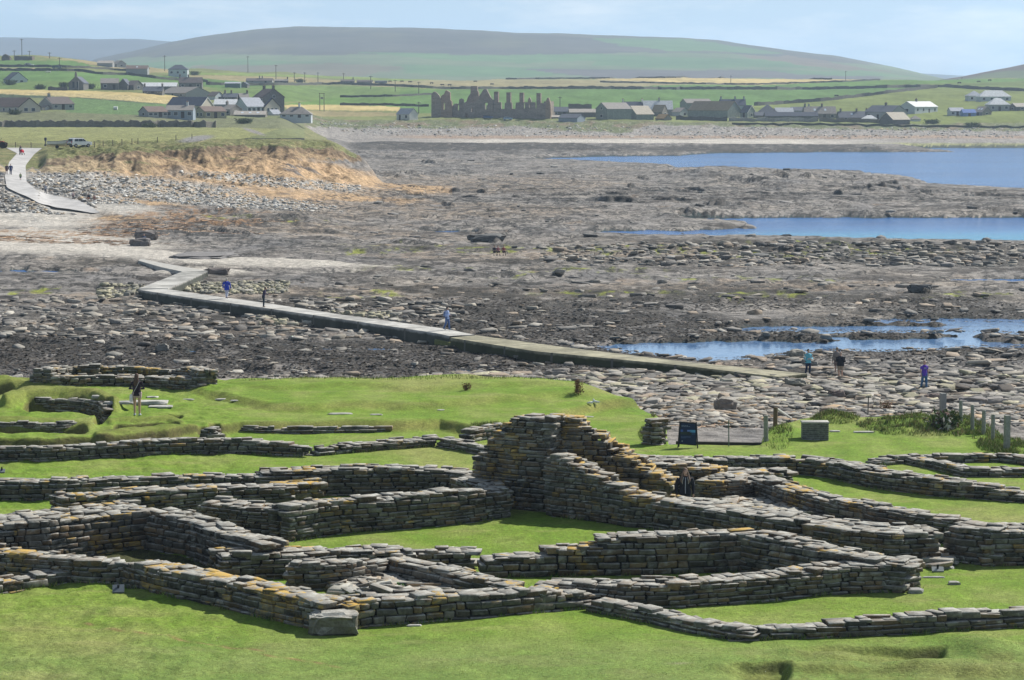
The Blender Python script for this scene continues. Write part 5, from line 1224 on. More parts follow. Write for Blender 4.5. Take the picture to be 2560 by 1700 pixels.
def drape(name, left, right, mat, n=60, m=7, lift=.10, kind='structure'):
    L, R = resamp(left, n), resamp(right, n); vs = []
    for a, b in zip(L, R):
        p, q = on_land(*a, 250, 700), on_land(*b, 250, 700)
        for j in range(m):
            t = j/(m-1); x, y = p[0]+(q[0]-p[0])*t, p[1]+(q[1]-p[1])*t
            vs.append((x, y))
    V = np.array(vs); zz = land_z(V[:, 0], V[:, 1]).reshape(n, m); z0 = zz.mean(1)
    for _ in range(4): z0 = np.convolve(np.pad(z0, 1, 'edge'), [.25, .5, .25], 'valid')
    z = np.maximum(zz*.3+z0[:, None]*.7, zz).ravel()+lift
    mb = MB(); mb.add([(V[i, 0], V[i, 1], z[i]) for i in range(n*m)], [[r*m+c, r*m+c+1, (r+1)*m+c+1, (r+1)*m+c] for r in range(n-1) for c in range(m-1)])
    return tag(mb.build(name, mat, smooth=True), kind=kind)
drape('road', [(15, 370), (43, 384), (23, 406), (12, 442), (17, 473), (61, 493), (106, 513), (138, 524), (236, 535)], [(105, 371), (86, 387), (64, 415), (66, 455), (92, 476), (122, 487), (199, 502), (250, 531)], plain('slipway_concrete', (.42, .41, .40), .9, .25, .4, .03), lift=.06)

# ------------------------------------------------------------------ field dykes and garden walls
def dyke(label, pts, h, th=.6, c=(.10, .10, .085), step=9, y0=380, cat='field wall'):
    P = []
    for (x1, y1), (x2, y2) in zip(pts[:-1], pts[1:]):
        n = max(1, int(math.hypot(x2-x1, y2-y1)/step))
        P += [(x1+(x2-x1)*i/n, y1+(y2-y1)*i/n) for i in range(n)]
    P.append(pts[-1]); Q = [on_land(a, b, y0, 2150) for a, b in P]
    ys = np.array([q[1] for q in Q]); k = np.ones(5)/5
    if len(ys) > 6: ys = np.convolve(np.pad(ys, 2, 'edge'), k, 'valid')
    xs = np.array([float(xof(p[0], p[1], y)) for p, y in zip(P, ys)]); zs = land_z(xs, ys)
    mb = MB(); rings = []
    for i in range(len(xs)):
        hh = h*(1+.22*math.sin(i*1.7)*math.sin(i*.61+1)); rings.append([(xs[i], ys[i]-th/2, zs[i]-1.2), (xs[i], ys[i]-th/2*.8, zs[i]+hh), (xs[i], ys[i]+th/2*.8, zs[i]+hh*1.02), (xs[i], ys[i]+th/2, zs[i]-1.2)])
    mb.loft(rings); o = add_col(mb.build('field_wall', M['masonry']), c)
    tag(o, label, cat, 'dykes between the fields')
dyke('long drystone wall crossing the headland field in front of the left houses', [(-90, 317.5), (0, 317), (200, 317), (400, 317), (540, 319)], 1.9, 1.0, (.19, .175, .15), 6, cat='stone wall')
dyke('dark dyke under the green field at the top left', [(-60, 166.5), (120, 167.5), (240, 172), (360, 181)], 1.2)
dyke('dyke along the near side of the pale strip at the top left', [(-60, 176.5), (130, 177), (205, 178), (240, 186), (330, 188), (400, 198), (520, 205)], 1.3)
dyke('dyke running right from the tin shed behind the cow field to the palace', [(515, 212), (620, 214), (860, 211), (1000, 216), (1100, 222.5), (1420, 222)], 1.4)
dyke('long dark dyke over the right-hand fields, curving down at the right edge', [(1420, 222), (1700, 223.5), (2033, 224), (2292, 218), (2347, 216.5), (2421, 222), (2560, 228), (2700, 232)], 1.7)
dyke('dark dyke slanting from the grey cottages up to the skyline field on the right', [(1885, 265), (2070, 252), (2255, 229.5), (2344, 219)], 1.7)
dyke('thin dyke beneath the golden strip on the right', [(1500, 206), (1700, 209.5), (1885, 212), (2125, 204), (2200, 200)], 1.1)
dyke('dyke below the skyline in the middle of the fields', [(1264, 198.5), (1450, 197), (1700, 194.5), (1960, 197), (2080, 199)], 1.2)
dyke('broken dyke in the green field left of the palace', [(850, 243), (1000, 241.5), (1080, 236)], 1.0)
dyke('dyke under the small golden field left of the palace', [(850, 263), (980, 264), (1072, 267)], 1.1)
dyke('pale mortared garden wall in front of the dark steading', [(1822, 303), (1900, 303.5), (2046, 304)], 1.5, .5, (.33, .31, .29), 12, 900, 'garden wall')
dyke('brown garden wall continuing right from the pale one', [(2048, 304.5), (2130, 305.5), (2206, 307)], 1.5, .5, (.17, .15, .12), 12, 900, 'garden wall')
dyke('dark drystone dyke in front of the great mossy-roofed barn', [(1690, 299.5), (1750, 301), (1818, 303.5)], 1.7, .6, (.09, .09, .085), 10, 900, 'stone wall')
dyke('low dark wall beside the chapel on the edge of the golden field', [(120, 225.5), (160, 226), (169, 226)], 1.4, .6, (.09, .09, .09), 8, 900)
dyke('dark bank wall above the shingle on the right', [(1830, 311), (2050, 313), (2300, 317), (2560, 320), (2700, 321)], .8, .8, (.08, .085, .06), 14, 900)

# ------------------------------------------------------------------ poles and the mast
WOOD = cmat((.14, .12, .10)); WEATH = plain('weathered_post', (.26, .26, .23), .9, .35, 9, .01)
def pole(label, x, top, bot, arm=True, kind='utility_pole', cat='pole', w_=.22):
    X, Y, Z = on_land(x, bot, 500, 2100); h = (bot-top)*Y/F
    r = empty(kind, (X, Y, Z-.3)); tag(r, label, cat, 'power poles across the farmland' if kind == 'utility_pole' else None)
    m = MB(); m.tube([(0, 0, 0), (0, 0, h+.3)], [w_, w_*.75], 8); m.build('shaft', WOOD, r)
    if arm:
        m = MB(); m.box((0, 0, h-.15), (2.2, .22, .22), .3); a = m.build('crossarm', WOOD, r)
        for k in (-.9, 0, .9):
            m = MB(); m.tube([(k*math.cos(.3), k*math.sin(.3), h-.05), (k*math.cos(.3), k*math.sin(.3), h+.25)], .09, 6); m.build('insulator', WHITE, a)
pole('tall thin mast with small arms behind the ruin at the top left', 55, 98, 143, True, 'mast', 'mast', .25)
for lab, x, t, b in [('thin pole on the skyline left of the mast', 36, 126, 150), ('thin pole on the skyline just right of the mast', 74, 127, 146), ('pole standing alone on the top left skyline', 124, 131, 146), ('pole in the top left green field beside the green vehicle', 149, 144, 168),
    ('tall pole behind the hip-roofed white house', 412, 139, 178), ('tall pole left of the middle against the hazy hillside', 620, 141, 182), ('pole with a wide head above the twin-chimney cottage', 690, 163, 202), ('pole left of the pair above the tall old stone house', 736, 181, 205), ('pole right of the twin-chimney cottage by the field edge', 762, 181, 206), ('pole above the double pole right of the left cluster', 795, 181, 209),
    ('pole beside the low dark farm cottage near the cows', 859, 183, 206), ('cross-topped pole by the end of the byres', 927, 190, 222), ('pole in the green field above the hut', 988, 200, 229), ('pole in the green field left of the palace tower', 1047, 205, 235), ('tall pole close behind the hut with the white gable', 1047, 255, 284),
    ('pole in the bright green field right of the palace', 1400, 242, 268), ('pole standing in the golden strip on the right', 1827, 189, 211), ('pole where the golden strip ends on the right', 2114, 178, 204), ('taller of the two skyline poles near the right edge', 2405, 172, 196), ('shorter of the two skyline poles near the right edge', 2394, 178, 197)]:
    pole(lab, x, t, b)
# double pole with a transformer
X, Y, Z = on_land(805, 277, 600, 1500); h = 44*Y/F
r = empty('utility_pole', (X, Y, Z)); tag(r, 'double pole carrying a transformer box right of the left cluster', 'pole', 'power poles across the farmland')
for dx in (-.95, .95):
    m = MB(); m.tube([(dx, 0, -.3), (dx, 0, h)], [.18, .14], 8); m.build('shaft', WOOD, r)
m = MB(); m.box((0, 0, h-.2), (2.6, .2, .2)); m.build('crossarm', WOOD, r); m = MB(); m.box((0, 0, h*.72), (1.1, .6, .9)); m.build('transformer', cmat((.25, .26, .26)), r)

# ------------------------------------------------------------------ cattle and sheep
def make_cow(mat):
    m = MB(); m.tube([(-1.15, 0, 1.12), (-.95, 0, 1.12), (-.3, 0, 1.05), (.35, 0, 1.06), (.8, 0, 1.12), (1.0, 0, 1.15), (1.25, 0, 1.05), (1.42, 0, .9), (1.6, 0, .72)], [.16, .32, .38, .36, .34, .24, .19, .16, .10], 10)
    for x, s in ((-.85, -1), (-.85, 1), (.75, -1), (.75, 1)):
        b = -.12 if x < 0 else .05
        m.tube([(x, s*.17, .95), (x+b, s*.19, .62), (x+b*.2-.06*(x < 0), s*.19, .45), (x, s*.19, .04)], [.17, .10, .065, .06], 8)
    for s in (-1, 1): m.tube([(1.22, s*.12, 1.16), (1.2, s*.30, 1.2)], [.05, .02], 6)
    m.tube([(-1.28, 0, 1.2), (-1.38, 0, .8), (-1.36, 0, .45)], [.04, .025, .05], 6)
    o = m.build('cow', mat, smooth=True); md = o.modifiers.new('Remesh', 'REMESH'); md.mode = 'VOXEL'; md.voxel_size = .05; md.use_smooth_shade = True
    return o
BLK = cmat((.02, .018, .016), .7); cow0 = None
for i, (x, y, lab) in enumerate([(975, 206.5, 'black cow at the left end of the tan cow field'), (1005, 206.5, 'black cow standing between the byres and the big group'), (1025, 208, 'black cow left of the biggest dark cow in the tan field'), (1079, 211, 'biggest dark cow of the tan field, above the palace tower'), (1106, 215.5, 'black cow grazing low beside the dyke above the palace'), (1124, 216, 'black cow right beside the one grazing low by the dyke'), (1031, 219, 'black cow lying close to the dyke at the left'), (1188, 206.5, 'black cow high in the tan field above the main palace gable'), (1230, 213.5, 'black cow alone above the middle of the palace'), (1315, 220, 'small black cow by the dyke above the palace chimneys'),
    (2091, 243, 'dark cow in the green field left of the slanting dyke'), (2447, 207, 'dark cow on the skyline pasture at the right'), (2474, 203.5, 'dark cow farthest right on the skyline pasture'), (2398, 210.5, 'dark cow by the dyke on the skyline pasture at the right')]):
    o = make_cow(BLK) if cow0 is None else cow0.copy()
    if cow0 is None: cow0 = o
    else: SC.collection.objects.link(o)
    X, Y, Z = on_land(x, y, 900, 2100); o.location = (X, Y, Z-.02); o.rotation_euler = (0, 0, [.3, 2.9, .1, -.4, 3.3][i % 5]); tag(o, lab, 'cow', 'cattle in the fields')
o = make_cow(cmat((.6, .57, .5))); X, Y, Z = on_land(121, 185, 700, 1500); o.location = (X, Y, Z); o.rotation_euler = (0, 0, 3.3); tag(o, 'pale cow in the green field above the golden strip at the left', 'cow', 'cattle in the fields')
m = MB(); m.tube([(-.7, 0, .62), (-.68, 0, .62), (.68, 0, .62), (.7, 0, .62)], [.5, .62, .62, .5], 16); o = m.build('silage_bale', WHITE, smooth=False); X, Y, Z = on_land(289, 275, 700, 1500); o.location = (X, Y, Z); tag(o, 'white wrapped silage bale in the green field left of the cluster', 'bale')

# ------------------------------------------------------------------ vehicles
def car(label, x, y, rz, col, L=4.3, name='parked_car', y0=380, estate=True):
    X, Y, Z = on_land(x, y, y0, 2100); r = empty(name, (X, Y, Z+.05), rz); tag(r, label, 'car', 'parked cars')
    pt = cmat(col, .25, .03); w2 = .88
    prof = [(-2.1, .42), (-2.14, .85), (-1.95, 1.0), (-1.75, 1.62) if estate else (-1.3, 1.42), (-1.5, 1.68) if estate else (-1.0, 1.46), (.35, 1.64) if estate else (.3, 1.44), (1.05, 1.10), (2.0, .96), (2.14, .72), (2.12, .38)]
    k = L/4.3; m = MB(); rings = []
    for s in (-1, -.93, .93, 1):
        sh = 1 if abs(s) < .95 else .96
        rings.append([(a*k*sh, s*w2*(1-.12*max(0, (b-1.0)/.65)), .38+(b-.38)*(1 if abs(s) < .95 else .985)) for a, b in prof])
    m.loft(rings); m.build('body', pt, r, smooth=False)
    for s in (-1, 1):
        for q in ([(-1.55, 1.08), (-1.50, 1.5), (-.75, 1.54), (-.75, 1.08)], [(-.68, 1.08), (-.68, 1.54), (.12, 1.53), (.2, 1.08)], [(.28, 1.08), (.2, 1.53), (.42, 1.5), (.95, 1.10)]):
            if not estate: q = [(a, min(b, 1.36)) for a, b in q]
            w = MB(); w.loft([[(a*k, s*(w2*(1-.12*max(0, (b-1.0)/.65))+d), b) for a, b in q] for d in (-.02, .015)]); w.build('side_window', GLASS, r)
    w = MB(); w.loft([[((-2.0+(z-1.05)*.33)*k-d, yy, z) for yy, z in ((-.66, 1.08), (.66, 1.08), (.6, 1.5), (-.6, 1.5))] for d in (-.03, .05)]); w.build('rear_window', GLASS, r)
    w = MB(); w.loft([[((1.02-(z-1.12)*1.25)*k+d, yy, z) for yy, z in ((-.7, 1.14), (.7, 1.14), (.62, 1.5), (-.62, 1.5))] for d in (.0, .06)]); w.build('windscreen', GLASS, r)
    for a in (-1.3, 1.32):
        for s in (-1, 1):
            w = MB(); w.tube([(a*k, s*.66, .33), (a*k, s*.9, .33)], .33, 16); wo_ = w.build('wheel', cmat((.02, .02, .02)), r)
            w = MB(); w.tube([(a*k, s*.89, .33), (a*k, s*.92, .33)], .19, 12); w.build('rim', cmat((.4, .4, .42), .4), wo_)
    for s in (-1, 1):
        w = MB(); w.box((-2.13*k, s*.76, .98), (.08, .16, .32)); w.build('tail_light', cmat((.4, .02, .02), .3), r)
        w = MB(); w.box((2.1*k, s*.66, .82), (.10, .34, .16)); w.build('headlight', cmat((.75, .78, .8), .15), r)
    w = MB(); w.box((-2.13*k, 0, .55), (.1, 1.6, .22)); w.build('bumper', cmat((.05, .05, .05)), r)
    w = MB(); w.box((-2.16*k, 0, .78), (.03, .5, .11)); w.build('number_plate', cmat((.55, .45, .08)), r)
    if estate:
        for s in (-1, 1):
            w = MB(); w.tube([(-1.4*k, s*.62, 1.72), (.3*k, s*.62, 1.72)], .03, 6); w.build('roof_rail', cmat((.1, .1, .1)), r)
    return r
car('white estate car with roof rails parked on the grass above the orange cliff', 199, 368.5, math.radians(42), (.78, .79, .80))
car('dark blue car parked in front of the palace gable', 1219, 297.5, math.radians(12), (.04, .09, .22), 4.2, estate=False, y0=900)
car('pale blue car parked right of the dark blue one at the palace', 1269, 301, math.radians(8), (.30, .42, .55), 4.0, estate=False, y0=900)
car('white car far off on the skyline road at the right', 2318, 197.5, math.radians(5), (.75, .75, .75), 4.2, y0=900)
car('dark red car far off on the skyline road near the right edge', 2376, 197.5, math.radians(5), (.2, .05, .06), 4.2, y0=900)
car('dark green vehicle beside the dyke on the top left slope', 142, 171.5, math.radians(0), (.04, .09, .09), 5.2, y0=900)
car('white vehicle parked by the dyke on the top left slope', 73, 166, math.radians(0), (.7, .72, .74), 5, y0=900)
# boat on a trailer
X, Y, Z = on_land(147, 371, 380, 600); r = empty('boat', (X, Y, Z+.55), math.radians(8)); tag(r, 'small white open boat with an outboard, on its trailer behind the white estate car', 'boat')
rings = []
for a, wd, kz, gz in ((-2.1, .75, .05, .72), (-1.2, .88, .02, .72), (0, .9, 0, .76), (1.1, .7, .08, .88), (1.8, .36, .28, 1.02), (2.25, .04, .7, 1.16)):
    rings.append([(a, -wd, gz), (a, -wd*.85, kz+.25), (a, 0, kz), (a, wd*.85, kz+.25), (a, wd, gz), (a, wd*.9, gz-.02), (a, wd*.75, kz+.3), (a, 0, kz+.12), (a, -wd*.75, kz+.3), (a, -wd*.9, gz-.02)])
m = MB(); m.loft(rings); hull = m.build('hull', cmat((.72, .72, .66), .4), r)
for a in (-1.1, .2, 1.1):
    m = MB(); m.box((a, 0, .62), (.28, 1.5-.35*max(0, a), .05)); m.build('thwart', cmat((.4, .3, .2)), r)
m = MB(); m.tube([(2.25, -.04, 1.18), (1.8, -.37, 1.05), (1.1, -.71, .91), (0, -.91, .79), (-1.2, -.89, .75), (-2.1, -.76, .75)], .04, 6); m.build('gunwale', cmat((.06, .09, .2)), r)
m = MB(); m.box((-2.35, 0, 1.15), (.42, .4, .55)); m.tube([(-2.35, 0, .95), (-2.4, 0, .1)], [.12, .07], 8); m.box((-2.4, 0, .05), (.4, .05, .3)); m.build('outboard_motor', cmat((.05, .06, .09), .3), r)
r2 = empty('boat_trailer', (X, Y, Z), math.radians(8)); tag(r2, 'rusty red boat trailer beneath the small white boat', 'trailer')
m = MB(); m.box((0, -.55, .45), (4.2, .08, .1)); m.box((0, .55, .45), (4.2, .08, .1)); m.box((-1.2, 0, .45), (.1, 1.2, .09)); m.box((1.2, 0, .45), (.1, 1.2, .09)); m.box((2.6, 0, .45), (1.2, .08, .1)); m.build('frame', cmat((.28, .10, .06)), r2)
for s in (-1, 1):
    m = MB(); m.tube([(-.3, s*.7, .3), (-.3, s*.85, .3)], .3, 14); m.build('wheel', cmat((.02, .02, .02)), r2)
# red farm machine at the left edge
X, Y, Z = on_land(4, 371, 380, 600); r = empty('tractor', (X, Y, Z)); tag(r, 'rusty red tractor with a linkage at the rear, half cut off by the left edge', 'tractor')
m = MB(); m.box((-.6, 0, 1.1), (1.6, .7, .6)); m.box((.2, 0, 1.25), (.5, 1.1, .25)); m.build('body', cmat((.32, .08, .05)), r)
for a, rr in ((.35, .62), (-1.2, .38)):
    for s in (-1, 1):
        m = MB(); m.tube([(a, s*.5, rr), (a, s*.8, rr)], rr, 18); m.build('wheel', cmat((.025, .022, .02)), r)
m = MB(); m.tube([(.5, 0, 1.2), (1.1, 0, 1.0), (1.0, 0, .5)], .1); m.build('linkage', cmat((.1, .05, .04)), r)
m = MB(); m.tube([(-.2, 0, 1.5), (.0, 0, 1.85)], .03); m.ball((0, 0, 1.88), (.2, .2, .03)); m.build('steering_wheel', cmat((.02, .02, .02)), r)

# ------------------------------------------------------------------ people
SKIN = plain('skin', (.50, .32, .24), .6, .08, 8)
def voxel(o, s=.018):
    md = o.modifiers.new('Remesh', 'REMESH'); md.mode = 'VOXEL'; md.voxel_size = s; md.use_smooth_shade = True
    return o
def person(label, px, py, h, rz=0, top=(.1, .1, .1), leg=(.1, .1, .15), hair=(.08, .05, .03), shoe=(.1, .1, .1), longhair=False, short=False, bare=False, stride=0., lean=0., arms='down', sit=False, coat=0., bulk=1., fn=None, z=None, extra=None, group='people out walking', cap=None, tees=False, vox=.018, hood=False):
    if z is not None: p = plane_pt(px, py, z); X, Y, Z = p.x, p.y, z
    else: X, Y, Z = (fn or on_land)(px, py)
    r = empty('person', (X, Y, Z), rz); r.scale = (h/1.75,)*3; tag(r, label, 'person', group)
    hz_ = .50 if sit else .93
    def T(y, zz): return (y-math.sin(lean)*(zz-hz_), hz_+(zz-hz_)*math.cos(lean)) if zz > hz_ else (y, zz)
    def pt(x, y, zz): a, b = T(y, zz); return (x, a, b)
    dz = hz_-.93
    legs = {}
    for s in (-1, 1):
        st_ = stride*s
        if sit: legs[s] = [(s*.10, 0, hz_), (s*.14, -.42, hz_+.05), (s*.15, -.50, .08), (s*.15, -.66, .04)]
        else: legs[s] = [(s*.095, 0, .93), (s*.10, -st_*.55-.02, .50), (s*.10, -st_+(.10 if st_ < 0 else 0), .09+(.05 if st_ < 0 else 0)), (s*.115, -st_-.14+(.10 if st_ < 0 else 0), .035)]
    U = dz; b = bulk; arm = {}
    for s in (-1, 1):
        sh = (s*.185*b, 0, 1.42+U)
        if arms == 'down': a = [sh, (s*.25*b, .03+stride*s*.3, 1.14+U), (s*.25*b, -.06+stride*s*.5, .88+U), (s*.24*b, -.08+stride*s*.5, .80+U)]
        elif arms == 'front': a = [sh, (s*.29, .02, 1.14+U), (s*.15, -.24, 1.10+U), (s*.08, -.30, 1.13+U)]
        elif arms == 'reach': a = [sh, (s*.24, -.12, 1.16+U), (s*.20, -.40, 1.12+U), (s*.18, -.50, 1.10+U)]
        elif arms == 'hips': a = [sh, (s*.40, .04, 1.18+U), (s*.24, -.08, 1.02+U), (s*.18, -.12, 1.0+U)]
        arm[s] = [pt(*q) for q in a]
    m = MB()
    m.tube([pt(0, 0, .86+U), pt(0, 0, .98+U), pt(0, .0, 1.14+U), pt(0, 0, 1.32+U), pt(0, 0, 1.43+U), pt(0, 0, 1.49+U), pt(0, -.01, 1.56+U)], [(.14*b, .10*b), (.15*b, .11*b), (.125*b, .095*b), (.165*b, .11*b), (.14*b, .09*b), (.06, .06), (.052, .055)], 12)
    hc = pt(0, -.02, 1.64+U); m.ball(hc, (.077, .095, .115), 12, 9); m.ball((hc[0], hc[1]-.04, hc[2]-.06), (.05, .055, .055), 10, 7)
    m.tube([(hc[0], hc[1]-.085, hc[2]+.015), (hc[0], hc[1]-.118, hc[2]-.02)], [.010, .016], 6)
    m.tube([(hc[0]-.025, hc[1]-.088, hc[2]-.055), (hc[0]+.025, hc[1]-.088, hc[2]-.055)], .009, 6)
    for s in (-1, 1):
        m.ball((hc[0]+s*.078, hc[1]+.005, hc[2]), (.012, .02, .03), 6, 5)
        m.tube(legs[s], [.085, .056, .040, .032], 10); m.tube([arm[s][0], arm[s][1], arm[s][2]], [.052, .040, .028], 8)
        w_ = Vector(arm[s][2]); e_ = Vector(arm[s][3]); d = (e_-w_).normalized(); side = Vector((0, 1, 0)) if arms in ('down',) else Vector((0, 0, 1))
        m.tube([w_, e_], [(.026, .018), (.038, .02)], 8)
        for k in range(4): o_ = side*(.026-.0175*k); ln = [.062, .075, .07, .052][k]; m.tube([e_+o_*.9, e_+o_+d*ln*.55, e_+o_*1.05+d*ln+Vector((-s*.02, 0, 0))], [.0095, .009, .007], 6)
        m.tube([w_+d*.03+side*.02, w_+d*.05+side*.045, w_+d*.085+side*.055], [.011, .010, .008], 6)
    voxel(m.build('body', SKIN, r), .011)
    # clothes
    t = MB(); g = .022
    lo = .84+U-coat
    t.tube([pt(0, 0, lo), pt(0, 0, .98+U), pt(0, 0, 1.14+U), pt(0, 0, 1.32+U), pt(0, 0, 1.43+U), pt(0, .005, 1.49+U)], [(.165*b+g, .12*b+g), (.155*b+g, .115*b+g), (.135*b+g, .10*b+g), (.17*b+g, .115*b+g), (.14*b+g, .095*b+g), (.065+g*.5, .065+g*.5)], 14)
    for s in (-1, 1):
        q = arm[s]; end = 1 if tees else 2
        if tees: mid = tuple((Vector(q[0])*.35+Vector(q[1])*.65)); t.tube([q[0], mid], [.062, .055], 8)
        else: t.tube(q[:3], [.072*b**.5, .058*b**.5, .042], 8)
    jk = voxel(t.build('jacket' if not tees else 'shirt', cmat(top, .85, .12, 6), r), vox)
    t = MB()
    for s in (-1, 1):
        q = [Vector(v) for v in legs[s]]
        if short: k = q[0].lerp(q[1], .85 if short == 2 else .42); t.tube([q[0]+Vector((0, 0, .06)), k], [.12*b**.5, .10], 10)
        else: t.tube([q[0]+Vector((0, 0, .06)), q[1], q[2]], [.112*b**.5, .077, .062], 10)
    t.tube([(0, 0, .80+U), (0, 0, .99+U)], [(.155*b, .12*b), (.15*b, .115*b)], 12)
    voxel(t.build('shorts' if short else 'trousers', cmat(leg, .9, .12, 6), r), vox)
    for s in (-1, 1):
        q = legs[s]; t = MB(); t.tube([(q[2][0], q[2][1]+.06, q[2][2]-.035), (q[2][0], q[2][1]-.02, q[2][2]-.01), (q[3][0], q[3][1], q[3][2])], [(.042, .04), (.05, .05), (.042, .03)], 8); t.build('shoe', cmat(shoe, .7), r, smooth=True)
    t = MB(); t.ball((hc[0], hc[1]+.018, hc[2]+.022), (.090, .104, .112), 12, 8)
    if longhair:
        t.tube([(hc[0], hc[1]+.06, hc[2]), pt(0, .11, 1.50+U), pt(.03, .125, 1.36+U), pt(.05, .12, 1.24+U)], [(.088, .05), (.10, .045), (.095, .035), (.04, .02)], 10)
        if longhair == 2:
            for s in (-1, 1): t.tube([(hc[0]+s*.07, hc[1]-.01, hc[2]), pt(s*.11, -.05, 1.48+U), pt(s*.13, -.12, 1.36+U), pt(s*.12, -.13, 1.27+U)], [.035, .045, .045, .02], 8)
    voxel(t.build('hair' if not cap else 'cap', cmat(cap or hair, .8, .25, 14), r), .014)
    # eyes (dark) so that the face reads when seen from in front
    for s in (-1, 1):
        t = MB(); t.ball((hc[0]+s*.030, hc[1]-.083, hc[2]+.018), (.012, .008, .008), 6, 5); t.build('eye', cmat((.03, .025, .02), .3), r)
    if extra: extra(r, pt, U, hc)
    return r
def shoulder_bag(r, pt, U, hc):
    m = MB(); pts = [pt(-.12, .13, 1.44+U), pt(-.03, .165, 1.25+U), pt(.08, .155, 1.05+U), pt(.20, .10, .90+U)]
    m.tube(pts, [(.012, .006)]*4, 6); m.build('bag_strap', cmat((.5, .45, .5)), r)
    m = MB(); m.loft([[(.17, .02, z*1.0) if False else (x, y, z) for x, y in ((.17-q*.3, .02), (.27+q, .02), (.27+q, .12), (.17-q*.3, .12))] for z, q in ((.90+U, 0), (.78+U, .02), (.64+U, .02), (.60+U, -.01))]); m.build('shoulder_bag', cmat((.74, .70, .78), .6), r)
def zipcords(r, pt, U, hc):
    m = MB(); m.tube([pt(0, -.135, 1.46+U), pt(0, -.15, 1.30+U), pt(0, -.135, 1.10+U), pt(0, -.15, .92+U)], .010, 6); m.build('zip', cmat((.45, .47, .55)), r)
    for s in (-1, 1):
        m = MB(); m.tube([pt(s*.06, -.11, 1.47+U), pt(s*.09, -.155, 1.36+U), pt(s*.10, -.15, 1.24+U)], .008, 6); m.build('hood_cord', cmat((.45, .44, .40)), r)
    m = MB(); m.tube([pt(-.10, .02, 1.47+U), pt(0, .12, 1.47+U), pt(.10, .02, 1.47+U)], [.045, .06, .045], 8); m.build('hood', cmat((.018, .02, .028)), r)
def backpack(col):
    def f(r, pt, U, hc):
        m = MB(); m.tube([pt(0, .20, 1.0+U), pt(0, .22, 1.15+U), pt(0, .21, 1.32+U), pt(0, .18, 1.42+U)], [(.12, .07), (.14, .09), (.13, .08), (.08, .04)], 10); m.build('rucksack', cmat(col), r)
    return f
def held_bag(r, pt, U, hc):
    m = MB(); m.box((-.30, -.02, .62), (.10, .22, .30)); m.build('bag', cmat((.04, .10, .45)), r)
def tshirt_print(r, pt, U, hc):
    m = MB()
    for i, w_ in enumerate((.16, .12, .15)): m.loft([[pt(-w_/2, y, 1.34+U-i*.035-.01), pt(w_/2, y, 1.34+U-i*.035-.01), pt(w_/2, y, 1.34+U-i*.035+.01), pt(-w_/2, y, 1.34+U-i*.035+.01)] for y in (-.146, -.14)])
    m.build('chest_print', cmat((.35, .42, .40)), r)
person('woman with long brown hair seen from behind, dark hoodie, pink shorts, white shoulder bag', 343, 1040, 1.68, math.pi, (.028, .016, .03), (.50, .36, .38), (.10, .06, .045), (.55, .62, .72), longhair=True, short=True, arms='front', fn=on_turf, extra=shoulder_bag)
person('woman with loose hair in a black zipped hoodie looking down inside the ruins', 1712, 1300, 1.60, 0, (.018, .02, .028), (.03, .03, .05), (.17, .12, .09), longhair=2, fn=on_turf, extra=zipcords, arms='down', lean=.05, bulk=1.12)
person('person in a bright blue coat and pale trousers walking away along the causeway', 567, 746, 1.74, math.pi-.3, (.02, .05, .42), (.50, .52, .62), (.45, .42, .36), (.12, .1, .15), stride=.14, coat=.12, bulk=1.3, z=1.085)
person('slim person in a dark purple jacket and black leggings leaning forward on the causeway', 659, 768, 1.68, math.pi/2, (.05, .04, .085), (.02, .035, .05), (.12, .09, .08), (.3, .25, .2), lean=.22, arms='reach', coat=.05, z=1.085)
person('person in a light blue top and jeans stepping along the causeway bend', 1118, 825, 1.72, math.pi/2-.5, (.32, .42, .66), (.07, .13, .30), (.04, .035, .03), (.05, .12, .18), stride=.13, arms='front', z=1.085, extra=backpack((.2, .26, .45)))
person('person in a turquoise jacket and dark jeans at the end of the causeway', 2020, 939, 1.70, .3, (.12, .42, .55), (.02, .03, .07), (.05, .045, .04), (.5, .5, .5), stride=.06, arms='front', bulk=1.15)
person('person in a sleeveless grey gilet and brown shorts standing behind the black-jacketed man', 2092, 936, 1.74, math.pi+.4, (.20, .18, .17), (.17, .13, .12), (.25, .2, .15), (.06, .05, .05), short=2, arms='down', bulk=1.15, extra=held_bag)
person('man in a black jacket and beige shorts with hands in front on the stones', 2101, 947, 1.72, math.pi-.2, (.012, .014, .022), (.30, .25, .20), (.40, .30, .25), (.45, .42, .35), short=2, arms='front', bulk=1.35)
person('man in a violet T-shirt and blue jeans walking over the stones', 2310, 974, 1.76, .25, (.10, .045, .42), (.05, .13, .26), (.35, .25, .2), (.05, .15, .2), stride=.12, tees=True, extra=tshirt_print)
person('person in dark top and shorts on the left of the couple on the slip road', 17, 436, 1.68, .2, (.09, .05, .06), (.18, .10, .09), stride=.05, short=2)
person('person in a navy coat on the right of the couple on the slip road', 27, 437, 1.76, .2, (.015, .03, .12), (.03, .04, .10), stride=.08, coat=.1, bulk=1.25)
person('small child in a green top walking down the slip road', 51.5, 451, 1.22, .1, (.20, .27, .10), (.03, .04, .08), short=2, stride=.08)
person('adult in dark clothes bending over a red pushchair on the slip road', 50, 385, 1.66, .9, (.08, .05, .07), (.05, .05, .08), (.45, .38, .3), lean=.4, arms='reach')
person('walker with a grey top at the lower bend of the slip road', 114, 485, 1.55, .4, (.30, .30, .34), (.05, .05, .08), stride=.08)
person('person in white sitting on the shingle beside the slipway', 183, 498, 1.6, .2, (.45, .35, .36), (.06, .03, .03), sit=True, arms='front')
person('person in black sitting on the shingle, centre of the group beside the slipway', 222, 504, 1.7, -.4, (.015, .018, .03), (.30, .12, .06), sit=True, arms='front', bulk=1.2)
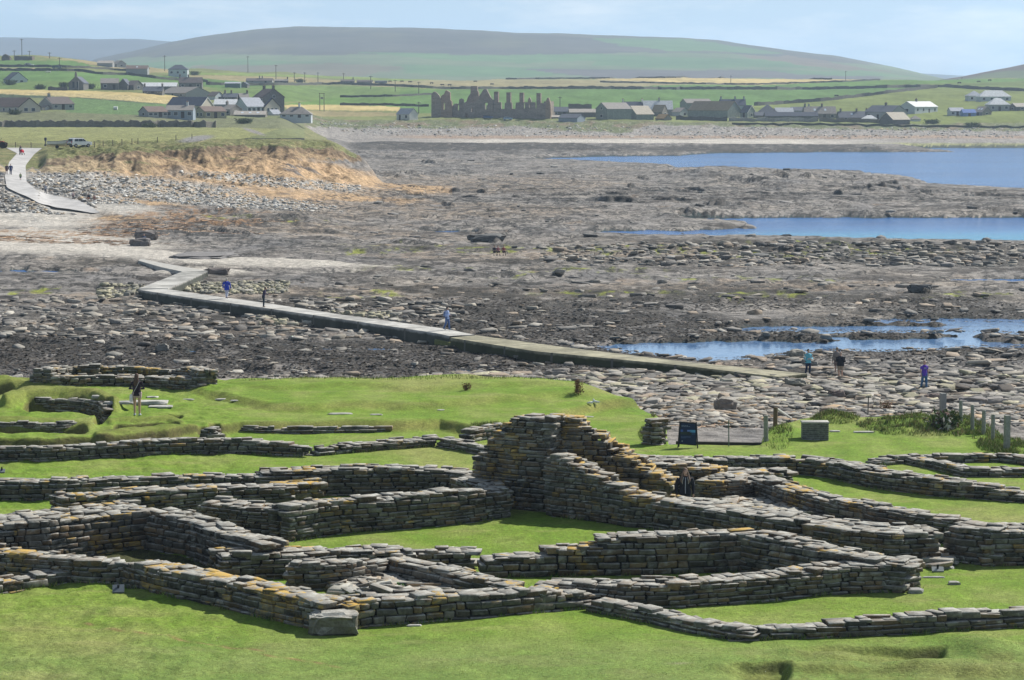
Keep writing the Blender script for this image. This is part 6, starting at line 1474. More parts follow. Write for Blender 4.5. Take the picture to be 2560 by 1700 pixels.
person('person in brown sitting on the shingle, farthest right beside the slipway', 236, 505, 1.5, .3, (.24, .12, .10), (.10, .05, .05), sit=True, arms='front')
person('person in dark blue perched against the dark boulders on the sand', 360, 612, 1.75, .5, (.06, .08, .14), (.05, .06, .09), (.3, .22, .2), sit=True, arms='front', bulk=1.2)
for lab, x, c in (('left-hand sitter of the three far out on the rock platform', 1236, (.03, .03, .05)), ('middle sitter of the three far out on the rock platform', 1245, (.35, .15, .16)), ('right-hand sitter of the three far out on the rock platform', 1259, (.30, .08, .08))):
    person(lab, x, 639, 1.55, .2, c, (.05, .04, .05), sit=True, arms='front')
# pushchair
X, Y, Z = on_land(55, 388, 380, 600); r = empty('pushchair', (X, Y, Z+.1), 1.0); tag(r, 'red pushchair with a white hood being pushed down the slip road', 'pushchair')
m = MB(); m.loft([[(x, y, z) for x, y in ((-.22, -a), (.22, -a), (.22, b), (-.22, b))] for z, a, b in ((.35, .3, .12), (.6, .34, .2), (.95, .05, .3))]); m.build('seat', cmat((.5, .02, .04)), r)
m = MB(); m.ball((0, .12, .98), (.27, .3, .22), 10, 7); m.build('sun_hood', cmat((.6, .55, .55)), r)
m = MB(); m.tube([(-.22, -.3, .15), (-.22, .45, 1.05), (.22, .45, 1.05), (.22, -.3, .15)], .018, 6); m.build('handle_frame', cmat((.03, .03, .04)), r)
for sx in (-1, 1):
    for yy in (-.32, .28):
        m = MB(); m.tube([(sx*.22, yy, .12), (sx*.27, yy, .12)], .12, 12); m.build('wheel', cmat((.02, .02, .02)), r)

# ------------------------------------------------------------------ site furniture on the lawn
def post(label, px, top, bot, w_=.075, name='fence_post', cat='post', mat=None, grp='posts of the shore fence', fn=None, rnd=True):
    X, Y, Z = (fn or on_turf)(px, bot); h = (bot-top)*Y/F; m = MB()
    if rnd: m.tube([(0, 0, -.35), (0, 0, h*.5), (0, 0, h-.02), (0, 0, h)], [w_, w_*.97, w_*.95, w_*.8], 10)
    else: m.box((0, 0, h/2-.15), (w_*2, w_*2, h+.3), .3)
    o = m.build(name, mat or WEATH, smooth=False); o.location = (X, Y, Z); o.rotation_euler = (random.uniform(-.02, .02), random.uniform(-.02, .02), 0)
    tag(o, label, cat, grp); return (X, Y, Z, h)
FP = [post('fence post nearest the white-flowered bush, farthest in the right-hand row', 2402, 1000, 1053), post('second fence post from the bush in the right-hand row', 2431, 1011, 1074), post('thin fence post in the middle of the right-hand row', 2459, 1024, 1086, .08), post('slim fence post just behind the thick corner post', 2482, 1035, 1100, .08), post('thick square-topped corner post at the near end of the fence', 2517, 1037, 1121, .09, rnd=False)]
for k in range(3):
    m = MB()
    for a, b in zip(FP[:-1], FP[1:]): m.tube([(a[0], a[1], a[2]+a[3]*(.9-.27*k)), ((a[0]+b[0])/2, (a[1]+b[1])/2, (a[2]+a[3]*(.9-.27*k)+b[2]+b[3]*(.9-.27*k))/2-.02), (b[0], b[1], b[2]+b[3]*(.9-.27*k))], .005, 5)
    tag(m.build('fence_wire', cmat((.2, .2, .2), .5)), ['top wire of the shore fence on the right', 'middle wire of the shore fence on the right', 'lowest wire of the shore fence on the right'][k], 'wire', 'fence wires')
G1 = post('grey gate post at the right side of the entrance gap', 1915, 1037, 1103, .09)
G2 = post('brown gate post with a diagonal brace on the mound', 1938, 1017, 1066, .09, mat=cmat((.16, .11, .07)))
m = MB(); a = Vector(G2[:3])+Vector((0, 0, G2[3]*.96)); b = Vector(on_turf(1978, 1048)); m.tube([a, b+Vector((0, 0, .05))], .055, 8); tag(m.build('brace_rail', cmat((.42, .42, .38))), 'pale diagonal brace leaning from the brown gate post', 'brace')
post('thin metal rod standing in the sandy entrance', 1822, 1045, 1112, .02, 'metal_rod', 'rod', cmat((.10, .15, .12)), None, fn=lambda x, y: on_turf(x, 1116))
post('thin rusty rod on the stones beyond the mound', 2170, 989, 1028, .03, 'metal_rod', 'rod', cmat((.08, .08, .07)), None)
post('short square concrete pillar at the edge of the stony shore', 2357, 982, 1030, .14, 'concrete_pillar', 'pillar', cmat((.24, .25, .24)), None, rnd=False)
a = plane_pt(1690, 1112, 5.12); b = plane_pt(1905, 1116, 5.12); m = MB(); d = (b-a); m.box(((a+b)/2)+Vector((0, 0, .03)), (d.length, .12, .22), math.atan2(d.y, d.x)); tag(m.build('timber_edging', DARKW), 'dark timber board edging the lawn across the entrance gap', 'board')
# A-board notice
X, Y, Z = on_turf(1720, 1119); r = empty('notice_board', (X, Y, Z), -.12); tag(r, 'navy blue A-board notice standing on the lawn by the shore entrance', 'notice board')
DKB = cmat((.012, .014, .02), .4); NV = cmat((.012, .025, .075), .4)
def P2(x, z, d=0): return (x, -.16+z*.13-d, z)
w0, w1 = .325, .30
for s in (-1, 1):
    m = MB(); m.tube([P2(s*(w0+.04), 0), P2(s*w1, .96)], .022, 6); m.build('leg', DKB, r)
    m = MB(); m.tube([(s*(w0+.02), .24, 0), (s*w1, -.03, .93)], .022, 6); m.build('leg', DKB, r)
m = MB(); m.loft([[P2(-w0, .14, d), P2(w0, .10, d), P2(w1, .93, d), P2(-w1, .97, d)] for d in (0, .02)]); pn = m.build('panel', DKB, r)
m = MB(); m.loft([[P2(-w0+.04, .18, d), P2(w0-.04, .15, d), P2(w1-.04, .88, d), P2(-w1+.04, .92, d)] for d in (.02, .024)]); m.build('poster', NV, pn)
for (xa, xb, za, zb_, c) in ((-.27, -.18, .60, .68, (.05, .10, .35)), (-.03, .07, .61, .67, (.13, .22, .6)), (.07, .27, .58, .67, (.10, .30, .55)), (-.27, -.03, .50, .60, (.03, .045, .04)), (-.03, .13, .48, .61, (.02, .03, .03)), (.13, .27, .50, .58, (.025, .06, .14))):
    m = MB(); m.loft([[P2(xa, za, d), P2(xb, za, d), P2(xb, zb_, d), P2(xa, zb_, d)] for d in (.024, .027)]); m.build('photo_panel', cmat(c, .4), pn)
def text_rows(x, z, rows, sz, c):
    m = MB()
    for k, words in enumerate(rows):
        xx = x
        for w_ in words: m.loft([[P2(xx, z-k*sz*1.7, d), P2(xx+w_, z-k*sz*1.7, d), P2(xx+w_, z-k*sz*1.7+sz, d), P2(xx, z-k*sz*1.7+sz, d)] for d in (.024, .0275)]); xx += w_+sz*.6
    m.build('lettering', cmat(c, .5), pn)
text_rows(-.24, .82, [(.10, .06, .05), (.05, .10, .07, .05)], .022, (.14, .17, .26)); text_rows(-.26, .42, [(.09, .06, .10, .08), (.07, .10, .05, .11), (.10, .08)], .015, (.06, .10, .22))
m = MB(); m.tube([P2(-.21, .26, .024), P2(-.21, .26, .028)], .022, 10); m.build('badge', cmat((.35, .42, .5)), pn)
# plinth of flat stones
X, Y, Z = on_turf(2039, 1101); s = Y/F; C = []; Hh = []; A = []; rr = np.random.default_rng(4)
for k in range(9):
    x = -33*s; z0 = k*.072
    while x < 33*s-.02:
        ln = min(.12+.3*rr.random(), 33*s-x)
        for yy in (.12, .38): C.append((X+x+ln/2, Y+yy, Z+z0+.02)); Hh.append((ln/2-.003, .135, .034)); A.append(0)
        x += ln
C.append((X, Y+.25, Z+.665)); Hh.append((33*s+.02, .28, .03)); A.append(0)
V, q, t = stones_mesh(np.array(C), np.array(Hh), np.array(A), seed=4, jit=.03, tilt=.0)
cc = np.tile(np.array((.145, .15, .14)), (len(C), 1))*(.75+.5*rr.random((len(C), 1))); cc[-1] = (.30, .30, .28)
o = np_mesh('stone_plinth', V, quads=q, tris=t, col=np.repeat(cc, 24, 0), mat=M['stone'], extra={'lichen': np.zeros(len(V))}); tag(o, 'squat block of coursed grey slate on the lawn by the shore gate', 'plinth')
# name plaques in the grass
def plaque(label, px, py, w_, hh, rz=0, c=(.10, .12, .14)):
    X, Y, Z = on_turf(px, py); r = empty('plaque', (X, Y, Z), rz); tag(r, label, 'plaque', 'small plaques set in the lawn')
    m = MB(); m.loft([[(-w_/2, y, z), (w_/2, y, z), (w_/2, y+hh*.8, z+hh*.6), (-w_/2, y+hh*.8, z+hh*.6)] for y, z in ((0, .04), (.02, .0))]); pl = m.build('plate', cmat(c, .3), r)
    m = MB(); m.tube([(0, hh*.5, -.2), (0, hh*.5, .2)], .03, 6); m.build('stake', DKB, r)
plaque('slanted slate plaque in the grass at the foot of the near diagonal wall', 296, 1484, .30, .26, .15)
plaque('pale grey plaque in the grass beside the flagged gap on the right', 2345, 1431, .32, .16, -.05, (.34, .36, .36))
plaque('tiny grey plaque on the lawn at the left edge', 4, 1183, .22, .16, .1, (.22, .24, .27))
# flat slabs lying on the turf and the big corner stone
def rock(label, px, py, w_, d_, h_, c, seed, fn=on_turf, name='boulder', cat='boulder', grp=None, rz=0, sink=.25, sq=.75, mat=None, lift=0, z=None, det=3, ns=1.0):
    if z is not None: p = plane_pt(px, py, z); X, Y, Z = p
    else: X, Y, Z = fn(px, py)
    bm = bmesh.new(); bmesh.ops.create_icosphere(bm, subdivisions=det, radius=1)
    r = np.random.default_rng(seed); ox = r.random(3)*50; V = np.array([v.co for v in bm.verts])
    n = np.abs(V)**(1/sq)*0+np.sign(V)*np.abs(V)**sq; n *= (1+ns*.28*perlin(V[:, 0]*1.3+ox[0], V[:, 1]*1.3+V[:, 2]+ox[1])+.17*perlin(V[:, 0]*3+ox[1], V[:, 2]*3+V[:, 1]*2+ox[2]))[:, None]
    n = n*np.array((w_/2, d_/2, h_/2))+np.array((0, 0, h_/2-h_*sink)); n[:, 2] += np.round(perlin(V[:, 0]*2+ox[2], V[:, 1]*2)*3)/3*h_*.05
    for v, q in zip(bm.verts, n): v.co = q
    me = bpy.data.meshes.new(name); bm.to_mesh(me); bm.free()
    o = bpy.data.objects.new(name, me); link(o); o.location = (X, Y+d_/2*.6, Z+lift); o.rotation_euler = (0, 0, rz); me.materials.append(mat or M['pebble']); add_col(o, c)
    a = me.attributes.new('lichen', 'FLOAT', 'POINT'); return tag(o, label, cat, grp)
GR = (.24, .225, .205)
rock('big smooth square stone at the outer corner of the near walls', 833, 1586, 1.16, .85, .56, (.135, .125, .10), 5, rz=.12, sink=.12, sq=.42, ns=.35, mat=M['stone'], name='corner_stone', cat='stone')
for i, (lab, x, y, w_, d_, h_) in enumerate([('long pale flat slab in the turf behind the woman', 370, 1012, 1.7, .8, .22), ('second pale slab lying in front of the long one behind the woman', 400, 1020, 1.1, .6, .12), ('grey flat stone half sunk left of the woman', 300, 1009, 1.3, .5, .12), ('small rounded slab on the turf bank left of the woman', 243, 995, .5, .4, .16), ('short pale stone on the bank above the slab behind the woman', 381, 995, .5, .3, .1),
    ('narrow pale stone in the turf, left of three in a row behind the hollow', 470, 1000, .5, .2, .06), ('narrow pale stone in the turf, middle of three in a row', 555, 1000, .62, .22, .08), ('narrow pale stone in the turf, right of three in a row', 590, 1003, .5, .2, .06), ('long broken white slab in the middle of the raised turf', 850, 1036, 1.0, .3, .07), ('short white slab right of the broken one in the raised turf', 940, 1038, .5, .25, .06),
    ('pale stone low on the turf near the far shore edge', 1102, 1026, .3, .15, .05), ('pale flat stone above the tall ruin', 1404, 1043, .4, .2, .05), ('long pale flat stone above and right of the tall ruin', 1462, 1043, .7, .2, .05), ('white flat stone on the lawn right of the slate block', 2087, 1080, .4, .25, .08), ('low wide white stone on the lawn right of the slate block', 2160, 1082, .8, .25, .08),
    ('small angular white stone on the right lawn below the flagged gap', 2386, 1462, .32, .2, .12), ('thin grey flagstone edging sunk in the lawn below the wall end', 2336, 1445, .62, .15, .05), ('flat grey threshold stone at the bottom of the flagged gap', 2356, 1422, .7, .5, .1), ('flat stone in the grass under the near front wall', 1035, 1566, .36, .12, .06), ('short grey stone at the foot of the rounded ochre corner', 2290, 1483, .42, .3, .16)]):
    rock(lab, x, y, w_, d_, h_, (.42, .41, .38) if 'grey' not in lab else (.30, .30, .29), 20+i, name='flat_stone', cat='flat stone', grp='flat stones in the turf', sq=.55, sink=.3, det=2, ns=.6)
BO = 'boulders on the shore'
for i, a in enumerate([('large dome-shaped brown boulder beyond the notice board', 1812, 1028, 1.15, 1.0, .85, (.22, .19, .165), 0), ('dark angular boulder with a slanting face left of the violet-shirted man', 2096, 996, .9, .8, .6, (.17, .135, .12), 0), ('pale squared block beside the turquoise-jacketed person, standing in the pool edge', 1992, 890, 1.15, .9, .55, (.28, .265, .23), .35),
    ('squared dark boulder at the foot of the causeway end', 1988, 964, 1.15, .9, .55, (.22, .215, .19), 0), ('big rounded grey boulder behind the farthest fence post', 2436, 1013, 1.6, 1.2, .55, (.24, .22, .21), 0), ('brown slab-like boulder right of the fence posts', 2490, 1010, 1.5, 1, .45, (.26, .24, .22), 0), ('dark brown boulder beside the concrete pillar', 2335, 1001, 1.0, .8, .5, (.13, .10, .09), 0),
    ('rounded dark boulder at the top corner of the causeway ramp', 541, 684, 2.4, 1.6, .75, (.15, .13, .12), 0), ('upper of two dark boulders on the sand where a person sits', 363, 600, 2.8, 2.2, 1.5, (.16, .14, .13), .1), ('lower of two dark boulders on the sand where a person sits', 350, 615, 2.3, 2.0, 1.1, (.15, .135, .13), 0), ('dark wedge-shaped rock in the middle of the rock platform', 1217, 602, 4.6, 3, 1.1, (.13, .13, .125), -.2),
    ('low dark slab of rock in the sand right of the two boulders', 503, 645, 6.5, 9, .42, (.20, .19, .185), -.1), ('small dark cone of rock far left in the seaweed', 405, 876, .9, .7, .6, (.22, .21, .19), 0), ('black-topped rock in the far shallows on the right', 2300, 727, 2.2, 1.2, .8, (.10, .10, .10), -.2), ('seaweed-topped rock just behind the turquoise-jacketed person', 2018, 867, 1.1, .8, .45, (.12, .10, .085), 0), ('dark boulder low on the left under the turf edge near the shore', 530, 968, 1.4, 1.1, .4, (.26, .25, .23), 0),
    ('long tilted slab leaning on its neighbour beyond the turf in the middle', 1318, 958, 2.2, 1.2, .55, (.23, .21, .20), .1), ('broad flat slab beside the long tilted one beyond the turf', 1395, 962, 1.6, 1.1, .4, (.25, .24, .22), 0), ('squared stack of slabs in line with the rusty dock plant', 1395, 940, 1.5, 1.0, .6, (.24, .22, .2), 0), ('low round boulder left of the notice board on the stones', 1700, 990, 1.0, .8, .4, (.15, .14, .14), 0)]):
    lab, x, y, w_, d_, h_, c, rz = a
    rock(lab, x, y, w_, d_, h_, c, 60+i, fn=on_land, grp=BO, rz=rz, sq=.6)
# gulls
def gull(label, px, py, fn, rz):
    X, Y, Z = fn(px, py); m = MB()
    m.tube([(-.28, 0, .17), (-.15, 0, .19), (0, 0, .2), (.12, 0, .23), (.18, 0, .31), (.2, 0, .34)], [.02, .06, .085, .07, .045, .04], 8); m.ball((.2, 0, .35), .045, 8, 6); m.tube([(.24, 0, .35), (.30, 0, .335)], [.015, .006], 6)
    for s in (-1, 1): m.tube([(0, s*.03, .15), (0, s*.03, 0)], .008, 5)
    r = m.build('gull', cmat((.75, .76, .78), .7), smooth=True); r.location = (X, Y, Z); r.rotation_euler = (0, 0, rz); r.scale = (.62,)*3; tag(r, label, 'gull', 'gulls')
    w = MB(); w.tube([(-.34, .0, .22), (-.1, 0, .245), (.08, 0, .25)], [(.015, .01), (.085, .02), (.05, .02)], 8); w.build('wings', cmat((.35, .37, .4)), r)
gull('gull standing on the turf edge, left of the pair', 1478, 1014, on_turf, .4); gull('gull standing on the turf edge, right of the pair', 1490, 1012, on_turf, 2.6); gull('white gull by the pool behind the causeway', 1430, 865, on_land, .2)
# ------------------------------------------------------------------ loose stones over the shore
def scatter(px0, px1, py0, py1, n, s0, s1, pal, seed, flat=.35, zone=None, zj=0, y01=None, dens=None):
    r = np.random.default_rng(seed); px = px0+(px1-px0)*r.random(n)
    if y01: Y = y01[0]+(y01[1]-y01[0])*r.random(n); X = (px-1280)/F*Y
    else: py = py0+(py1-py0)*r.random(n); Y = yof(py, .7); X = xof(px, py, Y)
    z, zb, wet, scar, qx, qy, fl, sand = land_z(X, Y, False) if False else (land_z(X, Y),)+(None,)*7
    pj, pk = proj(X, Y, z); keep = np.ones(n, bool)
    if zone is not None: keep &= zsum(pj, pk, zone)*1.2 > r.random(n)
    keep &= z > .04
    if dens is not None: keep &= fbm(X/dens, Y/dens*.7, 3, seed=seed)+.75 > r.random(n)
    X, Y, z = X[keep], Y[keep], z[keep]; n = len(X)
    s = (s0+(s1-s0)*r.random(n)**2.4)
    H = np.stack([s*(.5+.25*r.random(n)), s*(.32+.25*r.random(n)), s*flat*(.35+.5*r.random(n))], -1)
    P = np.array(pal); c = P[r.integers(0, len(P), n)]*(.75+.5*r.random((n, 1)))
    return np.stack([X, Y, z+H[:, 2]*.5], -1), H, r.random(n)*6.28, c
GREY = [(.25, .235, .21), (.31, .29, .255), (.19, .18, .165), (.33, .30, .25), (.14, .13, .12), (.29, .235, .18)]
PALE = [(.50, .49, .46), (.42, .42, .40), (.55, .52, .47), (.46, .36, .24), (.34, .33, .32), (.58, .57, .54)]
YEL = [(.34, .32, .22), (.40, .37, .26), (.27, .26, .21), (.22, .21, .18)]
LIT = [(.34, .32, .28), (.27, .26, .23), (.40, .37, .31), (.36, .26, .16), (.22, .21, .19), (.20, .165, .13)]
sets = [scatter(1050, 2780, 925, 1020, 8000, .16, .95, GREY+GREY+YEL+LIT[:1]+[(.10, .085, .07)]*3, 1, .20), scatter(1500, 2780, 1000, 1105, 5200, .14, .65, LIT+GREY, 2, .22), scatter(520, 1350, 945, 992, 900, .3, 1.3, GREY, 3, .22),
        scatter(-150, 1150, 735, 835, 1700, .22, .95, GREY+LIT[:1], 4, .26, dens=7), scatter(-150, 1700, 835, 945, 260, .2, .8, GREY+LIT[:2], 5, .25), scatter(420, 720, 696, 722, 900, .2, .5, YEL, 6, .5),
        scatter(640, 1000, 770, 800, 500, .2, .6, YEL, 7, .45), scatter(1200, 2780, 790, 930, 1200, .2, 1.0, GREY, 8, .22, dens=6), scatter(1350, 2780, 606, 655, 2000, .3, 1.1, GREY, 9, .28, dens=9),
        scatter(60, 900, 0, 0, 12000, .16, .55, PALE, 10, .35, zone=SHINGLE, y01=(366, 446)), scatter(-60, 240, 0, 0, 2600, .22, .7, PALE+GREY, 11, .4, y01=(350, 392)), scatter(250, 420, 705, 735, 350, .25, .6, YEL, 12, .5),
        scatter(800, 2780, 0, 0, 2600, .35, 1.0, PALE, 13, .3, y01=(940, 985), dens=14), scatter(350, 2780, 690, 780, 420, .3, 1.1, GREY, 14, .24, dens=5), scatter(900, 2780, 400, 700, 200, .5, 1.6, [(.13, .13, .125), (.25, .24, .22), (.20, .19, .18)], 15, .22, dens=14),
        scatter(-150, 110, 940, 985, 160, .4, 1.4, LIT, 16, .25)]
# keep stones off the road and the causeway
SC_C = np.concatenate([s[0] for s in sets]); SC_H = np.concatenate([s[1] for s in sets]); SC_A = np.concatenate([s[2] for s in sets]); SC_K = np.concatenate([s[3] for s in sets])
qx, qy = proj(SC_C[:, 0], SC_C[:, 1], SC_C[:, 2])
CW = [(346, 722), (455, 680), (345, 650), (352, 646), (520, 678), (420, 720), (663, 756), (1109, 820), (1187, 836), (1405, 866), (2018, 933), (1945, 944), (1750, 932), (1331, 892), (1086, 852), (1080, 838), (850, 800), (629, 769), (481, 749)]
RD = [(13, 372), (38, 384), (18, 406), (6, 442), (10, 476), (61, 498), (138, 530), (240, 541), (262, 532), (199, 498), (122, 482), (96, 470), (72, 455), (70, 415), (92, 387), (112, 370)]
ok = ~(inpoly(qx, qy, CW) | inpoly(qx, qy, RD))
SC_C, SC_H, SC_A, SC_K = SC_C[ok], SC_H[ok], SC_A[ok], SC_K[ok]; qx, qy = qx[ok], qy[ok]
# the ones that show largest are things of their own
size = SC_H[:, 0]*SC_H[:, 2]/SC_C[:, 1]**2; size[(SC_C[:, 1] > 500) & (SC_C[:, 1] < 900)] *= .6; size[(qx < 0) | (qx > 2560) | ((qy > 985) & (qx < 1500))] = 0
own = np.argsort(-size)[:270]; rest = np.ones(len(size), bool); rest[own] = False
MARKS = [(2020, 930, 'the turquoise-jacketed person'), (2310, 970, 'the violet-shirted man'), (1812, 1015, 'the large dome-shaped boulder'), (2357, 1010, 'the concrete pillar'), (1720, 1060, 'the notice board'), (1988, 960, 'the causeway end'), (1444, 965, 'the dock plant on the turf edge'), (2170, 1010, 'the thin rusty rod'),
         (1118, 825, 'the stepping walker on the causeway'), (659, 768, 'the slim dark walker on the causeway'), (346, 722, 'the sharp corner of the causeway'), (1938, 1030, 'the brown gate post'), (2517, 1040, 'the corner fence post'), (2402, 1005, 'the farthest fence post'), (1600, 880, 'the near pool by the causeway'), (2214, 1010, 'the fan-shaped dock plant'), (1166, 965, 'the small rusty weed'), (2096, 985, 'the slanting-faced dark boulder'), (2300, 727, 'the black-topped rock'), (800, 960, 'the seaweed bed'), (2450, 930, 'the stony flats at the right edge'), (1217, 602, 'the wedge-shaped rock'), (100, 960, 'the pale footing on the shore')]
def stone_group(C, H, A, K, seed, bev=.5):
    V, q, t = stones_mesh(C, H, A, jit=.30, bev=.2, seed=seed, tilt=.09); return V, q, t, np.repeat(K, 24, 0)
V, q, t, k = stone_group(SC_C[rest], SC_H[rest], SC_A[rest], SC_K[rest], 9)
tag(np_mesh('shore_stones', V, quads=q, tris=t, col=k, mat=M['pebble'], smooth=False), 'countless loose stones and shingle lying over the shore', 'stones', kind='stuff')
for j, i in enumerate(own):
    V, q, t, k = stone_group(np.zeros((1, 3)), SC_H[i:i+1], np.zeros(1), SC_K[i:i+1], 1000+j)
    o = np_mesh('shore_rock', V, quads=q, tris=t, col=k, mat=M['pebble']); o.location = SC_C[i]; o.rotation_euler = (0, 0, float(SC_A[i]))
    bv = o.modifiers.new('Bevel', 'BEVEL'); bv.width = .05; bv.segments = 2; bv.limit_method = 'NONE'
    lum = float(SC_K[i].mean()); wm = SC_K[i][0]/max(SC_K[i][2], .01)
    cw_ = 'pale' if lum > .27 else 'dark' if lum < .16 else 'mid-grey'
    if wm > 1.45: cw_ += ' brownish'
    sh = 'long narrow' if SC_H[i, 0] > 2.0*SC_H[i, 1] else 'thick blocky' if SC_H[i, 2] > .42*SC_H[i, 1] else 'broad' if SC_H[i, 0]*2 > 1.1 else 'short flat'
    li_ = int(np.argmin([((qx[i]-a)/1.6)**2+((qy[i]-b_)*1.5)**2 for a, b_, _ in MARKS])); a, b_, nm_ = MARKS[li_]
    sd_ = 'right of' if qx[i] > a+45 else 'left of' if qx[i] < a-45 else 'below' if qy[i] > b_ else 'behind'
    tag(o, '%s %s shore rock, %s %s' % (cw_, sh, sd_, nm_), 'rock', 'larger slabs among the shore stones')
# bladder wrack: small dark crumpled fronds
def fronds(n, seed):
    r = np.random.default_rng(seed); px = -150+2900*r.random(n); py = 735+240*r.random(n)
    k = zsum(px, py, KELP); keep = k*1.1 > r.random(n); px, py = px[keep], py[keep]; Y = yof(py, .6); X = xof(px, py, Y)
    z = land_z(X, Y); ok = (z > .0) & ~inpoly(*proj(X, Y, z), CW); X, Y, z = X[ok], Y[ok], z[ok]; n = len(X)
    s = .05+.10*r.random(n); a = r.random(n)*6.28
    base = np.stack([X, Y, z], -1)
    off = np.array([(-1, -.6, .0), (1, -.5, .1), (.8, .6, .35), (-.7, .5, .4)])[None]*s[:, None, None]*(.7+.6*r.random((n, 4, 3)))
    ca, sa = np.cos(a)[:, None], np.sin(a)[:, None]; x = off[..., 0]*ca-off[..., 1]*sa; y = off[..., 0]*sa+off[..., 1]*ca
    V = (np.stack([x, y, off[..., 2]], -1)+base[:, None]).reshape(-1, 3)
    c = np.array([(.040, .030, .020), (.060, .045, .028), (.022, .018, .014), (.08, .06, .04), (.13, .115, .10)])[r.integers(0, 5, n)]
    return V, np.arange(4*n).reshape(n, 4), np.repeat(c, 4, 0)
V, q, c = fronds(90000, 3)
m_, nt, b, cc, p = vcol_mat('seaweed', 8, .7, 1.3, 9, .02, .45, .4)
tag(np_mesh('seaweed', V, quads=q, col=c, mat=m_), 'dark brown seaweed carpeting the low shore', 'seaweed', kind='stuff')
def wrack_fronds():
    r = np.random.default_rng(8); n = 20000; px = -60+2000*r.random(n); Y = np.where(px < 1000, 262+110*r.random(n), 108+22*r.random(n)); X = (px-1280)/F*Y; z = land_z(X, Y); qx_, qy_ = proj(X, Y, z)
    keep = zsum(qx_, qy_, WRACK)*1.1 > r.random(n); X, Y, z = X[keep], Y[keep], z[keep]; n = len(X); s = np.where(Y > 200, .35, .14)*(.6+r.random(n)); a = r.random(n)*6.28
    off = np.array([(-1.4, -.12, .02), (1.3, -.1, .04), (1.2, .14, .14), (-1.2, .12, .12)])[None]*s[:, None, None]; ca, sa = np.cos(a)[:, None], np.sin(a)[:, None]
    V = (np.stack([off[..., 0]*ca-off[..., 1]*sa, off[..., 0]*sa+off[..., 1]*ca, off[..., 2]+0*ca], -1)+np.stack([X, Y, z], -1)[:, None]).reshape(-1, 3)
    c = np.array([(.42, .24, .12), (.30, .17, .09), (.50, .34, .2), (.16, .09, .05)])[r.integers(0, 4, n)]; return V, np.arange(4*n).reshape(n, 4), np.repeat(c, 4, 0)
V, q, c = wrack_fronds(); tag(np_mesh('drift_kelp', V, quads=q, col=c, mat=m_), 'orange brown kelp stalks washed up on the sand', 'kelp', kind='stuff')

# ------------------------------------------------------------------ longer grass: at the wall feet, on scarps, mounds and round the posts
def blades(pts, seed, h0, h1, cols, w_=.012):
    r = np.random.default_rng(seed); P = np.array(pts); n = len(P); h = h0+(h1-h0)*r.random(n); a = r.random(n)*6.28; l = (r.random((n, 2))-.5)*h[:, None]*1.2
    dx = np.stack([np.cos(a), np.sin(a), 0*a], -1)*w_*(h/.15)[:, None]**.5
    tip = P+np.stack([l[:, 0], l[:, 1], h], -1); V = np.stack([P-dx, P+dx, tip], 1).reshape(-1, 3)
    c = np.array(cols)[r.integers(0, len(cols), n)]*(.75+.5*r.random((n, 1)))
    return V, np.arange(3*n).reshape(n, 3), np.repeat(c, 3, 0)
r = np.random.default_rng(21); pts = []
feet = [[on_turf(*p) for p in rd['pts'] if len(p) == 2] for _, runs, _ in W for rd in runs]
for ft in [f for f in feet if len(f) > 1]:
    A = np.array(ft); sg = np.hypot(*(A[1:, :2]-A[:-1, :2]).T); S = np.concatenate([[0], np.cumsum(sg)]); n = int(S[-1]*70); t = S[-1]*r.random(n)
    clump = fbm(t*1.1, t*0+S[-1], 3, seed=2) > .02; t = t[clump]; x = np.interp(t, S, A[:, 0])+r.normal(0, .05, len(t)); y = np.interp(t, S, A[:, 1])-.10*r.random(len(t))+.03; pts.append(np.stack([x, y], -1))
for (cx, cy, rx, ry, n) in [(2090, 1046, 60, 12, 1500), (2330, 1062, 180, 24, 4500), (2500, 1105, 60, 22, 2500), (1945, 1088, 40, 30, 500), (1700, 1040, 60, 26, 0), (2431, 1078, 26, 6, 900), (2517, 1124, 30, 7, 1400), (2480, 1104, 24, 6, 700), (950, 1478, 22, 4, 700), (1230, 1082, 60, 9, 1500), (1620, 1080, 24, 22, 1200), (1100, 984, 500, 5, 1500)]:
    a = r.random(n)*6.28; q_ = np.sqrt(r.random(n)); px = cx+rx*q_*np.cos(a); py = cy+ry*q_*np.sin(a); Y = yof(py, 5.35); pts.append(np.stack([xof(px, py, Y), Y], -1))
XY = np.concatenate(pts); z = turf_z(XY[:, 0], XY[:, 1]); okz = z > 3.8
V, t, c = blades(np.stack([XY[:, 0], XY[:, 1], z-.01], -1)[okz], 5, .05, .17, [(.11, .21, .03), (.18, .27, .05), (.27, .27, .10), (.33, .29, .13), (.08, .15, .02)])
r = np.random.default_rng(31); P2_ = []
for (cx, cy, rx, ry, n) in [(2330, 1058, 190, 20, 9000), (2085, 1044, 66, 8, 1500), (2510, 1100, 66, 20, 1800), (2440, 1080, 60, 12, 1800), (2560, 1120, 60, 20, 1500), (1950, 1075, 34, 14, 500), (1655, 1030, 26, 14, 700), (1240, 1084, 50, 6, 500)]:
    a = r.random(n)*6.28; q_ = np.sqrt(r.random(n)); px = cx+rx*q_*np.cos(a); py = cy+ry*q_*np.sin(a); Y = yof(py, 5.35); X = xof(px, py, Y); kk = fbm(X/.8, Y/.8, 3, seed=12) > .05; P2_.append(np.stack([X[kk], Y[kk]], -1))
P2_ = np.concatenate(P2_); zz = turf_z(P2_[:, 0], P2_[:, 1]); kk = zz > 3.8
V2, t2, c2 = blades(np.stack([P2_[:, 0], P2_[:, 1], zz-.01], -1)[kk], 6, .06, .20, [(.10, .18, .03), (.20, .26, .06), (.33, .30, .13), (.40, .34, .17), (.07, .12, .02), (.22, .15, .08)], .016)
